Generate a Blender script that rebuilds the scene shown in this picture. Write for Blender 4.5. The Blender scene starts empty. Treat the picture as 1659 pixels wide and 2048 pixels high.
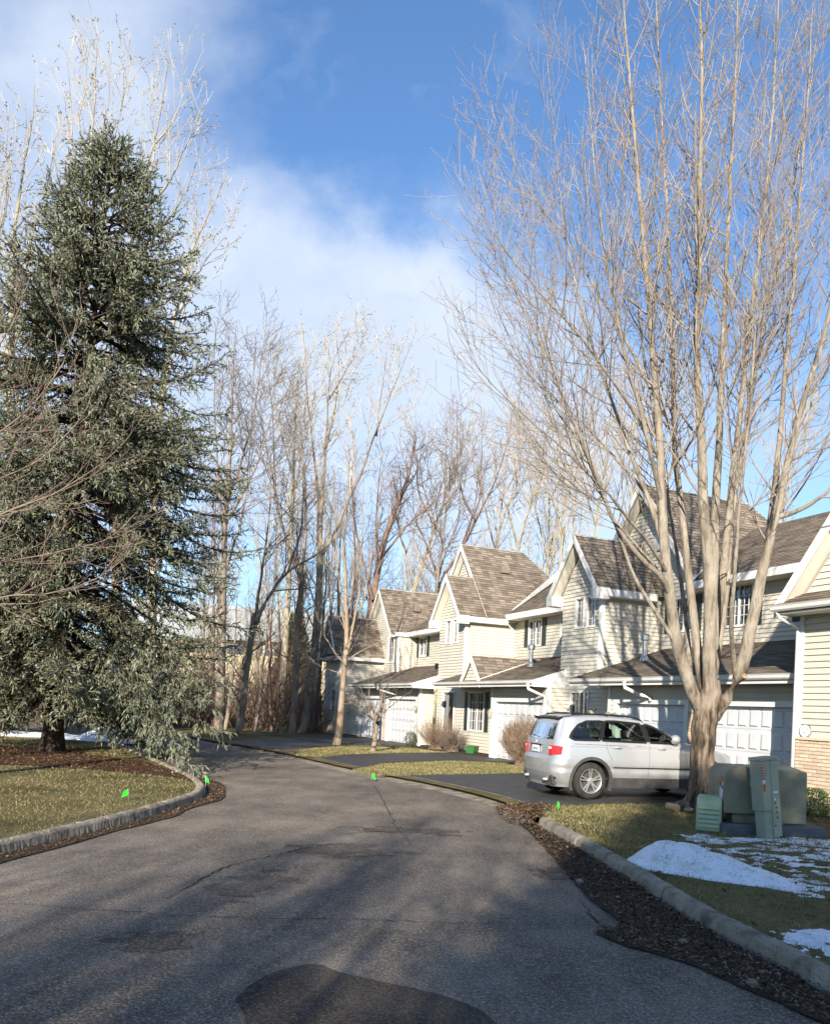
import bpy, bmesh, math, random
import numpy as np
from mathutils import Vector, Matrix
from mathutils.geometry import tessellate_polygon

sc = bpy.context.scene
COL = sc.collection
R = math.radians

# ---------------------------------------------------------------- camera
FPX, CXP, CYP, CAM_H = 1560.0, 829.5, 1411.0, 1.8     # focal length and centre of a 1659 x 2048 frame
ROLL = math.atan(.042)
cam_d = bpy.data.cameras.new('camera')
cam = bpy.data.objects.new('camera', cam_d); COL.objects.link(cam)
_c, _s = math.cos(ROLL), math.sin(ROLL)
cam.matrix_world = Matrix(((_c, -_s, 0, 0), (0, 0, -1, 0), (_s, _c, 0, CAM_H), (0, 0, 0, 1)))
cam_d.sensor_fit = 'VERTICAL'; cam_d.sensor_height = 36.0
cam_d.lens = FPX * 36.0 / 2048
cam_d.shift_y = (CYP - 1024) / 2048
cam_d.clip_start = .1; cam_d.clip_end = 3000
sc.camera = cam

# ---------------------------------------------------------------- sun and sky
SUN_EL = R(21.0)
SUN_AZ = R(12.0)                     # light travels forward, twelve degrees to the right
sun_to = Vector((-math.sin(SUN_AZ) * math.cos(SUN_EL), -math.cos(SUN_AZ) * math.cos(SUN_EL), math.sin(SUN_EL)))
sun_d = bpy.data.lights.new('sun', 'SUN'); sun_d.energy = 5.0; sun_d.angle = R(.53); sun_d.color = (1, .92, .80)
sun = bpy.data.objects.new('sun', sun_d); COL.objects.link(sun)
sun.rotation_euler = (-sun_to).to_track_quat('-Z', 'Y').to_euler()
sun.location = (0, -20, 30)

wd = bpy.data.worlds.new('World'); sc.world = wd; wd.use_nodes = True
nt = wd.node_tree; nt.nodes.clear()
def wn(t, **kw):
    n = nt.nodes.new(t)
    for k, v in kw.items(): setattr(n, k, v)
    return n
def wmath(op, a, b=None, clamp=False):
    n = wn('ShaderNodeMath', operation=op); n.use_clamp = clamp
    for i, x in enumerate((a, b)):
        if x is None: continue
        if isinstance(x, (int, float)): n.inputs[i].default_value = x
        else: nt.links.new(x, n.inputs[i])
    return n.outputs[0]
sky = wn('ShaderNodeTexSky', sky_type='NISHITA'); sky.sun_disc = False
sky.sun_elevation = SUN_EL; sky.sun_rotation = R(180) + SUN_AZ
sky.air_density = 1.0; sky.dust_density = .25; sky.ozone_density = 2.5
tc = wn('ShaderNodeTexCoord')
sep = wn('ShaderNodeSeparateXYZ'); nt.links.new(tc.outputs['Generated'], sep.inputs[0])
ay = wmath('MAXIMUM', wmath('ABSOLUTE', sep.outputs[1]), .12)
ta = wmath('DIVIDE', sep.outputs[0], ay); tb = wmath('DIVIDE', sep.outputs[2], ay)
comb = wn('ShaderNodeCombineXYZ'); nt.links.new(ta, comb.inputs[0]); nt.links.new(tb, comb.inputs[1])
# drifting edges: the cloud shapes are bent by noise
n1 = wn('ShaderNodeTexNoise'); n1.inputs['Scale'].default_value = 5.0; n1.inputs['Detail'].default_value = 7; n1.inputs['Roughness'].default_value = .58
nt.links.new(comb.outputs[0], n1.inputs['Vector'])
sub = wn('ShaderNodeVectorMath', operation='SUBTRACT'); nt.links.new(n1.outputs['Color'], sub.inputs[0]); sub.inputs[1].default_value = (.5, .5, .5)
scl = wn('ShaderNodeVectorMath', operation='SCALE'); nt.links.new(sub.outputs[0], scl.inputs[0]); scl.inputs['Scale'].default_value = .26
warp = wn('ShaderNodeVectorMath', operation='ADD'); nt.links.new(comb.outputs[0], warp.inputs[0]); nt.links.new(scl.outputs[0], warp.inputs[1])
dens = None
CLOUDS = [(-.20, .53, .17, 1.0, 1.0), (-.03, .515, .13, 1.0, 1.0), (-.10, .43, .25, .78, .7), (-.52, .66, .30, .8, 1.0), (-.30, .42, .2, .75, .8),
          (.12, .40, .20, .6, .8), (.28, .30, .22, .6, .7), (.02, .28, .16, .5, .6), (-.55, .30, .3, .5, .8), (.20, .14, .12, .6, .5),
          (-.15, .12, .30, .22, .5), (-.50, .92, .26, .5, 1.0), (.95, .55, .4, .7, .8), (-1.3, .5, .5, .7, .8)]
for (cx, cy, r, amp, sq) in CLOUDS:
    d = wn('ShaderNodeVectorMath', operation='SUBTRACT'); nt.links.new(warp.outputs[0], d.inputs[0]); d.inputs[1].default_value = (cx, cy, 0)
    m = wn('ShaderNodeVectorMath', operation='MULTIPLY'); nt.links.new(d.outputs[0], m.inputs[0]); m.inputs[1].default_value = (sq, 1, 0)
    l = wn('ShaderNodeVectorMath', operation='LENGTH'); nt.links.new(m.outputs[0], l.inputs[0])
    mr = wn('ShaderNodeMapRange', interpolation_type='SMOOTHERSTEP'); nt.links.new(l.outputs['Value'], mr.inputs[0])
    mr.inputs[1].default_value = r * .35; mr.inputs[2].default_value = r * 1.25; mr.inputs[3].default_value = amp; mr.inputs[4].default_value = 0
    dens = mr.outputs[0] if dens is None else wmath('SUBTRACT', wmath('ADD', dens, mr.outputs[0]), wmath('MULTIPLY', dens, mr.outputs[0]))
n2 = wn('ShaderNodeTexNoise'); n2.inputs['Scale'].default_value = 3.2; n2.inputs['Detail'].default_value = 8; n2.inputs['Roughness'].default_value = .6
nt.links.new(warp.outputs[0], n2.inputs['Vector'])
rmp = wn('ShaderNodeMapRange'); nt.links.new(n2.outputs['Fac'], rmp.inputs[0]); rmp.inputs[1].default_value = .3; rmp.inputs[2].default_value = .75; rmp.inputs[3].default_value = .62; rmp.inputs[4].default_value = 1.15
wisp = wn('ShaderNodeMapRange'); nt.links.new(n2.outputs['Fac'], wisp.inputs[0]); wisp.inputs[1].default_value = .52; wisp.inputs[2].default_value = .85; wisp.inputs[3].default_value = .02; wisp.inputs[4].default_value = .38
cl = wmath('MAXIMUM', wmath('MULTIPLY', dens, rmp.outputs[0]), wisp.outputs[0], True)
tint = wn('ShaderNodeMix', data_type='RGBA', blend_type='MULTIPLY'); tint.inputs[0].default_value = 1.0
nt.links.new(sky.outputs[0], tint.inputs['A']); tint.inputs['B'].default_value = (.63, .83, 1.0, 1)
mixc = wn('ShaderNodeMix', data_type='RGBA'); nt.links.new(cl, mixc.inputs[0])
nt.links.new(tint.outputs['Result'], mixc.inputs['A']); mixc.inputs['B'].default_value = (3.3, 3.7, 4.35, 1)
bg = wn('ShaderNodeBackground'); bg.inputs['Strength'].default_value = .125
nt.links.new(mixc.outputs['Result'], bg.inputs['Color'])
out = wn('ShaderNodeOutputWorld'); nt.links.new(bg.outputs[0], out.inputs[0])

vs = sc.view_settings
vs.view_transform = 'Standard'; vs.look = 'None'; vs.gamma = 1.0; vs.use_curve_mapping = False
vs.exposure = .98
sc.cycles.use_adaptive_sampling = True; sc.cycles.adaptive_threshold = .02
sc.cycles.max_bounces = 5; sc.cycles.diffuse_bounces = 2; sc.cycles.glossy_bounces = 3; sc.cycles.transparent_max_bounces = 12
sc.cycles.transmission_bounces = 4; sc.cycles.caustics_reflective = False; sc.cycles.caustics_refractive = False

# ---------------------------------------------------------------- points on the ground seen at a pixel of the frame
def ray(px, py):
    x, y = px - CXP, -(py - CYP)
    return np.array([(_c * x - _s * y) / FPX, 1.0, (_s * x + _c * y) / FPX])
def G(px, py, z=0.0):
    r = ray(px, py); t = (z - CAM_H) / r[2]
    return np.array([r[0] * t, t, z])
def P(px, py, depth):
    r = ray(px, py); return np.array([r[0] * depth, depth, CAM_H + r[2] * depth])

# ---------------------------------------------------------------- mesh helpers
def link(o, parent=None):
    COL.objects.link(o)
    if parent is not None: o.parent = parent
    return o
def tag(o, label=None, cat=None, group=None, kind=None):
    if label: o['label'] = label
    if cat: o['category'] = cat
    if group: o['group'] = group
    if kind: o['kind'] = kind
    return o
def empty(name, loc, label=None, cat=None, group=None, rz=0.0):
    o = bpy.data.objects.new(name, None); COL.objects.link(o)
    o.empty_display_size = .2; o.location = loc; o.rotation_euler = (0, 0, rz)
    return tag(o, label, cat, group)
def arr_mesh(name, verts, quads=None, tris=None, smooth=False):
    me = bpy.data.meshes.new(name)
    verts = np.asarray(verts, np.float32)
    parts, starts, n = [], [], 0
    for f, k in ((quads, 4), (tris, 3)):
        if f is not None and len(f):
            f = np.asarray(f, np.int32); parts.append(f.ravel())
            starts.append(n + np.arange(len(f), dtype=np.int32) * k); n += f.size
    li = np.concatenate(parts); st = np.concatenate(starts)
    me.vertices.add(len(verts)); me.vertices.foreach_set('co', verts.ravel())
    me.loops.add(len(li)); me.loops.foreach_set('vertex_index', li)
    me.polygons.add(len(st)); me.polygons.foreach_set('loop_start', st)
    if smooth: me.polygons.foreach_set('use_smooth', np.ones(len(st), bool))
    me.update(calc_edges=True); me.validate()
    return me
def mobj(name, me, mat, parent=None, loc=None):
    o = bpy.data.objects.new(name, me)
    if mat is not None and not me.materials: me.materials.append(mat)
    link(o, parent)
    if loc is not None: o.location = loc
    return o
class MB:
    """collects faces of one mesh object"""
    def __init__(s, org=(0, 0, 0)):
        s.v, s.f, s.org = [], [], np.array(org, float)
    def poly(s, pts):
        n = len(s.v); s.v += [np.asarray(p, float) - s.org for p in pts]; s.f.append(tuple(range(n, n + len(pts)))); return s
    def hexa(s, p):                      # eight corners: bottom ring then top ring
        n = len(s.v); s.v += [np.asarray(q, float) - s.org for q in p]
        for f in ((0, 3, 2, 1), (4, 5, 6, 7), (0, 1, 5, 4), (1, 2, 6, 5), (2, 3, 7, 6), (3, 0, 4, 7)): s.f.append(tuple(n + i for i in f))
        return s
    def box(s, x0, x1, y0, y1, z0, z1):
        return s.hexa([(x0, y0, z0), (x1, y0, z0), (x1, y1, z0), (x0, y1, z0), (x0, y0, z1), (x1, y0, z1), (x1, y1, z1), (x0, y1, z1)])
    def beam(s, a, b, side, up):         # box along a-b with cross-section vectors side, up
        a, b, side, up = [np.asarray(q, float) for q in (a, b, side, up)]
        return s.hexa([a, b, b + side, a + side, a + up, b + up, b + side + up, a + side + up])
    def prism(s, pts, ext):              # polygon extruded by a vector
        n = len(s.v); k = len(pts); ext = np.asarray(ext, float)
        s.v += [np.asarray(p, float) - s.org for p in pts] + [np.asarray(p, float) + ext - s.org for p in pts]
        s.f.append(tuple(range(n, n + k))); s.f.append(tuple(range(n + 2 * k - 1, n + k - 1, -1)))
        for i in range(k): j = (i + 1) % k; s.f.append((n + i, n + k + i, n + k + j, n + j))
        return s
    def tube(s, pts, r, k=8, cap=True):
        pts = [np.asarray(p, float) for p in pts]; rs = r if hasattr(r, '__len__') else [r] * len(pts); n0 = len(s.v)
        for i, p in enumerate(pts):
            t = pts[min(i + 1, len(pts) - 1)] - pts[max(i - 1, 0)]; t = t / (np.linalg.norm(t) + 1e-9)
            a = np.cross(t, (0, 0, 1.0) if abs(t[2]) < .9 else (1.0, 0, 0)); a /= np.linalg.norm(a); b = np.cross(t, a)
            s.v += [p + rs[i] * (math.cos(2 * math.pi * j / k) * a + math.sin(2 * math.pi * j / k) * b) - s.org for j in range(k)]
        for i in range(len(pts) - 1):
            for j in range(k):
                jj = (j + 1) % k; q = n0 + i * k; s.f.append((q + j, q + jj, q + k + jj, q + k + j))
        if cap: s.f.append(tuple(range(n0 + k - 1, n0 - 1, -1))); s.f.append(tuple(n0 + (len(pts) - 1) * k + j for j in range(k)))
        return s
    def lathe(s, prof, org, axis='Z', k=20, closed=False):   # prof: (radius, height)
        n0 = len(s.v); org = np.asarray(org, float)
        for (r, h) in prof:
            for j in range(k):
                a = 2 * math.pi * j / k; c, d = r * math.cos(a), r * math.sin(a)
                p = {'Z': (c, d, h), 'Y': (c, h, d), 'X': (h, c, d)}[axis]
                s.v.append(org + np.array(p) - s.org)
        for i in range(len(prof) - 1):
            for j in range(k):
                jj = (j + 1) % k; q = n0 + i * k; s.f.append((q + j, q + jj, q + k + jj, q + k + j))
        if closed: s.f.append(tuple(range(n0, n0 + k))); s.f.append(tuple(n0 + (len(prof) - 1) * k + j for j in range(k)))
        return s
    def mesh(s, name, smooth=False, recalc=True):
        me = bpy.data.meshes.new(name); me.from_pydata([tuple(v) for v in s.v], [], s.f)
        if recalc:
            b = bmesh.new(); b.from_mesh(me); bmesh.ops.recalc_face_normals(b, faces=b.faces); b.to_mesh(me); b.free()
        if smooth: me.polygons.foreach_set('use_smooth', np.ones(len(me.polygons), bool))
        me.update(); return me
    def build(s, name, mat, parent=None, smooth=False, kind=None, bevel=0, loc=None, recalc=True):
        o = mobj(name, s.mesh(name, smooth, recalc), mat, parent, loc)
        if bevel:
            m = o.modifiers.new('bevel', 'BEVEL'); m.width = bevel; m.segments = 2; m.limit_method = 'ANGLE'; m.angle_limit = R(40)
        if kind: o['kind'] = kind
        return o
def flat_poly(pts2, z):
    """triangulated flat polygon: verts, tris"""
    pts = [Vector((p[0], p[1], 0)) for p in pts2]
    tr = tessellate_polygon([pts])
    v = np.array([(p[0], p[1], z) for p in pts2]); t = []
    for a, b, c in tr:
        n = (v[b][0] - v[a][0]) * (v[c][1] - v[a][1]) - (v[b][1] - v[a][1]) * (v[c][0] - v[a][0])
        t.append((a, b, c) if n > 0 else (a, c, b))
    return v, np.array(t)
def smooth_line(pts, step=.4):
    """Catmull-Rom through points, resampled"""
    p = np.asarray(pts, float); q = np.vstack([2 * p[0] - p[1], p, 2 * p[-1] - p[-2]]); outp = []
    for i in range(1, len(q) - 2):
        n = max(2, int(np.linalg.norm(q[i + 1] - q[i]) / step))
        for t in np.linspace(0, 1, n, endpoint=False):
            outp.append(.5 * ((2 * q[i]) + (-q[i - 1] + q[i + 1]) * t + (2 * q[i - 1] - 5 * q[i] + 4 * q[i + 1] - q[i + 2]) * t ** 2 + (-q[i - 1] + 3 * q[i] - 3 * q[i + 1] + q[i + 2]) * t ** 3))
    outp.append(p[-1]); return np.array(outp)
def inside(poly, pts):
    """points of pts (n,2) that lie in polygon"""
    poly = np.asarray(poly)[:, :2]; x, y = pts[:, 0], pts[:, 1]; r = np.zeros(len(pts), bool); j = len(poly) - 1
    for i in range(len(poly)):
        xi, yi = poly[i]; xj, yj = poly[j]
        c = ((yi > y) != (yj > y)) & (x < (xj - xi) * (y - yi) / (yj - yi + 1e-12) + xi); r ^= c; j = i
    return r

# ---------------------------------------------------------------- materials
class NT:
    def __init__(s, m): s.m = m; s.t = m.node_tree
    def n(s, t, **kw):
        x = s.t.nodes.new(t)
        for k, v in kw.items():
            if k in ('inp',):
                for a, b in v.items(): x.inputs[a].default_value = b
            else: setattr(x, k, v)
        return x
    def l(s, a, b): s.t.links.new(a, b)
def base_mat(name):
    m = bpy.data.materials.new(name); m.use_nodes = True; k = NT(m)
    return m, k, m.node_tree.nodes['Principled BSDF']
def c4(c): return (c[0], c[1], c[2], 1)
def ramp(k, fac, stops):
    r = k.n('ShaderNodeValToRGB'); e = r.color_ramp.elements
    while len(e) < len(stops): e.new(.5)
    for i, (p, c) in enumerate(stops): e[i].position = p; e[i].color = c4(c)
    k.l(fac, r.inputs[0]); return r.outputs[0]
def noise(k, scale, detail=4, rough=.55, vec=None, coord='Object', stretch=None):
    if vec is None:
        t = k.n('ShaderNodeTexCoord'); vec = t.outputs[coord]
    if stretch is not None:
        mp = k.n('ShaderNodeMapping'); mp.inputs['Scale'].default_value = stretch; k.l(vec, mp.inputs[0]); vec = mp.outputs[0]
    n = k.n('ShaderNodeTexNoise'); n.inputs['Scale'].default_value = scale; n.inputs['Detail'].default_value = detail; n.inputs['Roughness'].default_value = rough
    k.l(vec, n.inputs['Vector']); return n.outputs['Fac']
def mixc_(k, fac, a, b, mode='MIX'):
    m = k.n('ShaderNodeMix', data_type='RGBA', blend_type=mode)
    for x, s in ((fac, m.inputs[0]), (a, m.inputs['A']), (b, m.inputs['B'])):
        if isinstance(x, (int, float)): s.default_value = x
        elif isinstance(x, tuple): s.default_value = c4(x)
        else: k.l(x, s)
    return m.outputs['Result']
def mrange(k, v, a, b, c=0., d=1.):
    m = k.n('ShaderNodeMapRange'); k.l(v, m.inputs[0])
    for i, x in enumerate((a, b, c, d)): m.inputs[i + 1].default_value = x
    return m.outputs[0]
def bump(k, pb, h, strength, dist=.02):
    b = k.n('ShaderNodeBump'); b.inputs['Strength'].default_value = strength; b.inputs['Distance'].default_value = dist
    k.l(h, b.inputs['Height']); k.l(b.outputs[0], pb.inputs['Normal'])
def simple(name, stops, scale=6, rough=.7, spec=.25, detail=5, bump_s=0, bump_scale=60, stretch=None, metal=0, coord='Object', bump_d=.01):
    m, k, pb = base_mat(name)
    if len(stops) == 1: pb.inputs['Base Color'].default_value = c4(stops[0])
    else:
        f = noise(k, scale, detail, coord=coord, stretch=stretch); n = len(stops)
        k.l(ramp(k, f, [(.28 + .44 * i / (n - 1), s) for i, s in enumerate(stops)]), pb.inputs['Base Color'])
    pb.inputs['Roughness'].default_value = rough; pb.inputs['Specular IOR Level'].default_value = spec; pb.inputs['Metallic'].default_value = metal
    if bump_s: bump(k, pb, noise(k, bump_scale, 4, coord=coord, stretch=stretch), bump_s, bump_d)
    return m
MT = {}
def per_object(k, pb, lo, hi):
    """small brightness difference from one piece to the next"""
    i = k.n('ShaderNodeObjectInfo'); return mrange(k, i.outputs['Random'], 0, 1, lo, hi)

# asphalt: grey stone in dark binder, worn lighter in broad patches, finely cracked
def asphalt(name, dark=1.0):
    m, k, pb = base_mat(name)
    big = noise(k, .33, 4, .6); mid = noise(k, 1.7, 5, .65, stretch=(1, .55, 1)); fine = noise(k, 60, 4, .75); grit = noise(k, 120, 3, .7)
    col = ramp(k, big, [(.34, (.215, .170, .126)), (.50, (.32, .255, .187)), (.66, (.43, .340, .242))])
    col = mixc_(k, mrange(k, mid, .40, .60), mixc_(k, 1.0, col, (.66, .66, .67), 'MULTIPLY'), col)
    col = mixc_(k, mrange(k, fine, .42, .60, 0, 1), mixc_(k, 1.0, col, (.42, .42, .43), 'MULTIPLY'), col)
    vor = k.n('ShaderNodeTexVoronoi'); vor.inputs['Scale'].default_value = 75; tcx = k.n('ShaderNodeTexCoord'); k.l(tcx.outputs['Object'], vor.inputs['Vector'])
    sepc = k.n('ShaderNodeSeparateColor'); k.l(vor.outputs['Color'], sepc.inputs[0])
    col = mixc_(k, mrange(k, sepc.outputs[0], .6, 1., 0, .6), col, (.42, .385, .34)); col = mixc_(k, mrange(k, sepc.outputs[1], .65, 1., 0, .6), col, (.055, .050, .047))
    if dark < 1: col = mixc_(k, 1.0, col, (dark, dark, dark * 1.02), 'MULTIPLY')
    k.l(col, pb.inputs['Base Color']); pb.inputs['Roughness'].default_value = .95; pb.inputs['Specular IOR Level'].default_value = .12
    bump(k, pb, mixc_(k, .5, fine, sepc.outputs[0]), .8, .008)
    return m
MT['road'] = asphalt('road_asphalt')
MT['road_dark'] = asphalt('stained_asphalt', .66)
MT['road_patch'] = asphalt('patched_asphalt', .42)
MT['crack'] = simple('tar_in_crack', [(.014, .013, .012), (.03, .028, .026)], 9, .9)
MT['drive'] = simple('driveway_asphalt', [(.030, .029, .029), (.052, .050, .048), (.075, .071, .066)], 3, .6, .35, 7, .5, 140)
MT['concrete'] = None
m, k, pb = base_mat('weathered_concrete'); MT['concrete'] = m
a = noise(k, 3.5, 6, .65); b = noise(k, 60, 4, .7)
col = ramp(k, a, [(.32, (.12, .098, .074)), (.48, (.29, .245, .185)), (.68, (.42, .37, .29))])
col = mixc_(k, mrange(k, b, .35, .6, 0, .8), mixc_(k, 1.0, col, (.62, .60, .57), 'MULTIPLY'), col)
k.l(col, pb.inputs['Base Color']); pb.inputs['Roughness'].default_value = .92; bump(k, pb, b, .7, .012)
m, k, pb = base_mat('dormant_turf'); MT['lawn'] = m
a = noise(k, .55, 5, .6); b = noise(k, 9, 6, .7)
col = ramp(k, a, [(.34, (.110, .100, .040)), (.5, (.19, .155, .066)), (.66, (.27, .21, .10))])
col = mixc_(k, mrange(k, b, .35, .65, 0, 1), mixc_(k, 1.0, col, (.50, .48, .45), 'MULTIPLY'), col)
k.l(col, pb.inputs['Base Color']); pb.inputs['Roughness'].default_value = .95; pb.inputs['Specular IOR Level'].default_value = .1; bump(k, pb, b, 1, .05)
MT['soil'] = simple('leaf_mould', [(.032, .023, .015), (.07, .05, .033), (.125, .088, .058)], 14, .95, .15, 7, 1, 50, bump_d=.03)
MT['mulch'] = simple('bark_mulch', [(.035, .020, .012), (.085, .045, .026), (.14, .082, .052)], 22, .95, .1, 6, 1, 60, bump_d=.03)
MT['field'] = simple('winter_field', [(.06, .047, .03), (.11, .085, .05), (.15, .115, .07)], .3, .95, .1, 8, 1, 3)
m, k, pb = base_mat('old_snow'); MT['snow'] = m
a = noise(k, 5, 6, .7); b = noise(k, 45, 4, .65)
col = ramp(k, mixc_(k, .5, a, b), [(.32, (.26, .22, .18)), (.41, (.55, .54, .52)), (.50, (.74, .76, .79)), (.6, (.82, .84, .87))])
k.l(col, pb.inputs['Base Color']); pb.inputs['Roughness'].default_value = .7; pb.inputs['Subsurface Weight'].default_value = .15; bump(k, pb, mixc_(k, .5, a, b), .6, .03)

def blade_mat(name, stops, rough=.75, trans=0):
    m, k, pb = base_mat(name)
    g = k.n('ShaderNodeNewGeometry'); f = noise(k, .7, 4); f2 = mixc_(k, .45, f, g.outputs['Random Per Island'])
    n = len(stops); k.l(ramp(k, f2, [(.25 + .5 * i / (n - 1), s) for i, s in enumerate(stops)]), pb.inputs['Base Color'])
    pb.inputs['Roughness'].default_value = rough; pb.inputs['Specular IOR Level'].default_value = .15
    return m
MT['blade'] = blade_mat('grass_blade', [(.090, .100, .036), (.165, .158, .060), (.26, .22, .105), (.37, .30, .165)])
MT['leaf'] = blade_mat('fallen_leaf', [(.045, .026, .016), (.10, .055, .030), (.19, .11, .06), (.30, .21, .13)])
MT['wetleaf'] = blade_mat('sodden_leaf', [(.034, .025, .017), (.075, .053, .036), (.13, .092, .060), (.21, .155, .105)])
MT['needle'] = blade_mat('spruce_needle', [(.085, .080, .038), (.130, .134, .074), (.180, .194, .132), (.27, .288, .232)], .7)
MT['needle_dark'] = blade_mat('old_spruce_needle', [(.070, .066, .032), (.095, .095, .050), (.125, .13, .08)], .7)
MT['bud_tan'] = blade_mat('poplar_bud', [(.20, .15, .09), (.33, .26, .17)])
MT['bud_red'] = blade_mat('maple_bud', [(.12, .045, .035), (.22, .10, .08)])
MT['green_leaf'] = blade_mat('evergreen_leaf', [(.035, .060, .016), (.07, .11, .03), (.12, .16, .05)])

def bark(name, stops, scale, bs=.7, sc_b=26):
    m, k, pb = base_mat(name)
    f = noise(k, scale, 6, .65, stretch=(1, 1, .22)); n = len(stops)
    g = noise(k, .35, 3)
    col = ramp(k, f, [(.30 + .40 * i / (n - 1), s) for i, s in enumerate(stops)])
    col = mixc_(k, mrange(k, g, .35, .65, .0, .5), col, mixc_(k, 1.0, col, (.72, .70, .68), 'MULTIPLY'))
    k.l(col, pb.inputs['Base Color']); pb.inputs['Roughness'].default_value = .88; pb.inputs['Specular IOR Level'].default_value = .15
    bump(k, pb, noise(k, sc_b, 5, .7, stretch=(1, 1, .16)), bs, .025); return m
m, k, pb = base_mat('maple_bark'); MT['maple'] = m         # smooth tan stems, dark furrowed butt: an age difference of the bark
f = noise(k, 9, 6, .65, stretch=(1, 1, .2)); f2 = noise(k, 3.0, 5, .6, stretch=(1, 1, .5))
tcn = k.n('ShaderNodeTexCoord'); sp = k.n('ShaderNodeSeparateXYZ'); k.l(tcn.outputs['Object'], sp.inputs[0])
young = ramp(k, f2, [(.3, (.195, .162, .125)), (.5, (.32, .273, .212)), (.68, (.42, .368, .295))])
young = mixc_(k, mrange(k, f, .36, .50, .75, 0), young, (.12, .092, .066))
old = ramp(k, f, [(.38, (.040, .029, .021)), (.49, (.15, .112, .08)), (.62, (.29, .23, .17))])
hh = k.n('ShaderNodeMath', operation='ADD'); k.l(sp.outputs[2], hh.inputs[0]); k.l(mrange(k, f2, .3, .7, -.35, .35), hh.inputs[1])
k.l(mixc_(k, mrange(k, hh.outputs[0], 1.9, 3.0), old, young), pb.inputs['Base Color'])
pb.inputs['Roughness'].default_value = .85; pb.inputs['Specular IOR Level'].default_value = .15
bump(k, pb, noise(k, 17, 6, .75, stretch=(1, 1, .13)), 1.0, .06)
MT['maple_twig'] = simple('maple_twig_bark', [(.185, .145, .115), (.28, .23, .185), (.39, .33, .265)], 1.3, .8, .15)
MT['poplar'] = bark('pale_poplar_bark', [(.16, .13, .095), (.33, .285, .21), (.47, .42, .33)], 3)
MT['poplar_twig'] = simple('poplar_twig_bark', [(.33, .275, .195), (.47, .405, .305), (.58, .52, .41)], .8, .8)
MT['greybark'] = bark('grey_furrowed_bark', [(.11, .088, .069), (.23, .188, .147), (.34, .285, .225)], 5)
MT['greytwig'] = simple('brown_twig_bark', [(.11, .083, .064), (.20, .155, .118), (.28, .22, .165)], .8, .85)
MT['redbark'] = bark('reddish_bark', [(.10, .060, .044), (.21, .135, .10), (.32, .22, .165)], 4)
MT['redtwig'] = simple('reddish_twig_bark', [(.14, .088, .072), (.22, .155, .125), (.30, .23, .185)], .8, .85)
MT['spruce_bark'] = bark('spruce_bark', [(.020, .015, .011), (.048, .036, .028), (.085, .065, .05)], 6)
MT['deadtwig'] = simple('dead_spruce_twig', [(.075, .052, .036), (.15, .11, .075), (.23, .175, .12)], 2, .9)
MT['sapling'] = bark('linden_bark', [(.16, .12, .085), (.30, .235, .165), (.42, .345, .255)], 6, .5)
MT['brush'] = simple('thicket_stem', [(.075, .048, .038), (.15, .098, .074), (.22, .155, .115)], .7, .9)
MT['shrub'] = simple('shrub_twig', [(.17, .115, .08), (.28, .20, .14), (.38, .29, .205)], 4, .85)

# house
m, k, pb = base_mat('vinyl_siding'); MT['siding'] = m
a = noise(k, .8, 5, .6); b = noise(k, 30, 4, .6, stretch=(1, 1, .2))
col = ramp(k, a, [(.3, (.50, .470, .395)), (.7, (.57, .54, .46))])
col = mixc_(k, mrange(k, b, .4, .75, 0, .25), col, (.44, .41, .345)); k.l(col, pb.inputs['Base Color'])
pb.inputs['Roughness'].default_value = .55; pb.inputs['Specular IOR Level'].default_value = .3
MT['trim'] = simple('white_aluminium_trim', [(.62, .61, .58), (.72, .71, .68)], 1.5, .45, .4)
MT['soffit'] = simple('soffit_vinyl', [(.62, .58, .49), (.68, .64, .55)], 2, .6)
m, k, pb = base_mat('asphalt_shingle'); MT['shingle'] = m
uvn = k.n('ShaderNodeUVMap')
bt = k.n('ShaderNodeTexBrick'); k.l(uvn.outputs[0], bt.inputs['Vector']); bt.offset = .37; bt.offset_frequency = 1
for kk, vv in {'Scale': 1.0, 'Brick Width': .31, 'Row Height': .14, 'Mortar Size': .006, 'Mortar Smooth': .3, 'Bias': 0.0}.items(): bt.inputs[kk].default_value = vv
bt.inputs['Color1'].default_value = (.19, .152, .114, 1); bt.inputs['Color2'].default_value = (.42, .345, .265, 1); bt.inputs['Mortar'].default_value = (.12, .095, .072, 1)
wear = noise(k, .9, 5, .65)
col = mixc_(k, mrange(k, wear, .35, .68, 0, .7), bt.outputs['Color'], mixc_(k, 1.0, bt.outputs['Color'], (.62, .60, .60), 'MULTIPLY'))
g = noise(k, 160, 3, .7); col = mixc_(k, mrange(k, g, .4, .65, 0, .5), mixc_(k, 1.0, col, (.7, .7, .7), 'MULTIPLY'), col)
k.l(col, pb.inputs['Base Color']); pb.inputs['Roughness'].default_value = .93; pb.inputs['Specular IOR Level'].default_value = .15; bump(k, pb, g, .5, .006)
m, k, pb = base_mat('tan_brick'); MT['brick'] = m
i = k.n('ShaderNodeNewGeometry'); oi = k.n('ShaderNodeObjectInfo')
rnd = k.n('ShaderNodeMath', operation='FRACT'); ad = k.n('ShaderNodeMath', operation='ADD'); k.l(oi.outputs['Random'], ad.inputs[0]); k.l(i.outputs['Random Per Island'], ad.inputs[1]); k.l(ad.outputs[0], rnd.inputs[0])
col = ramp(k, rnd.outputs[0], [(.0, (.50, .365, .255)), (.4, (.60, .46, .33)), (.75, (.65, .525, .39)), (1., (.55, .41, .30))])
nb = noise(k, 40, 5, .7); col = mixc_(k, mrange(k, nb, .45, .75, 0, .35), col, (.34, .24, .17)); k.l(col, pb.inputs['Base Color'])
pb.inputs['Roughness'].default_value = .9; bump(k, pb, nb, .7, .006)
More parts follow.
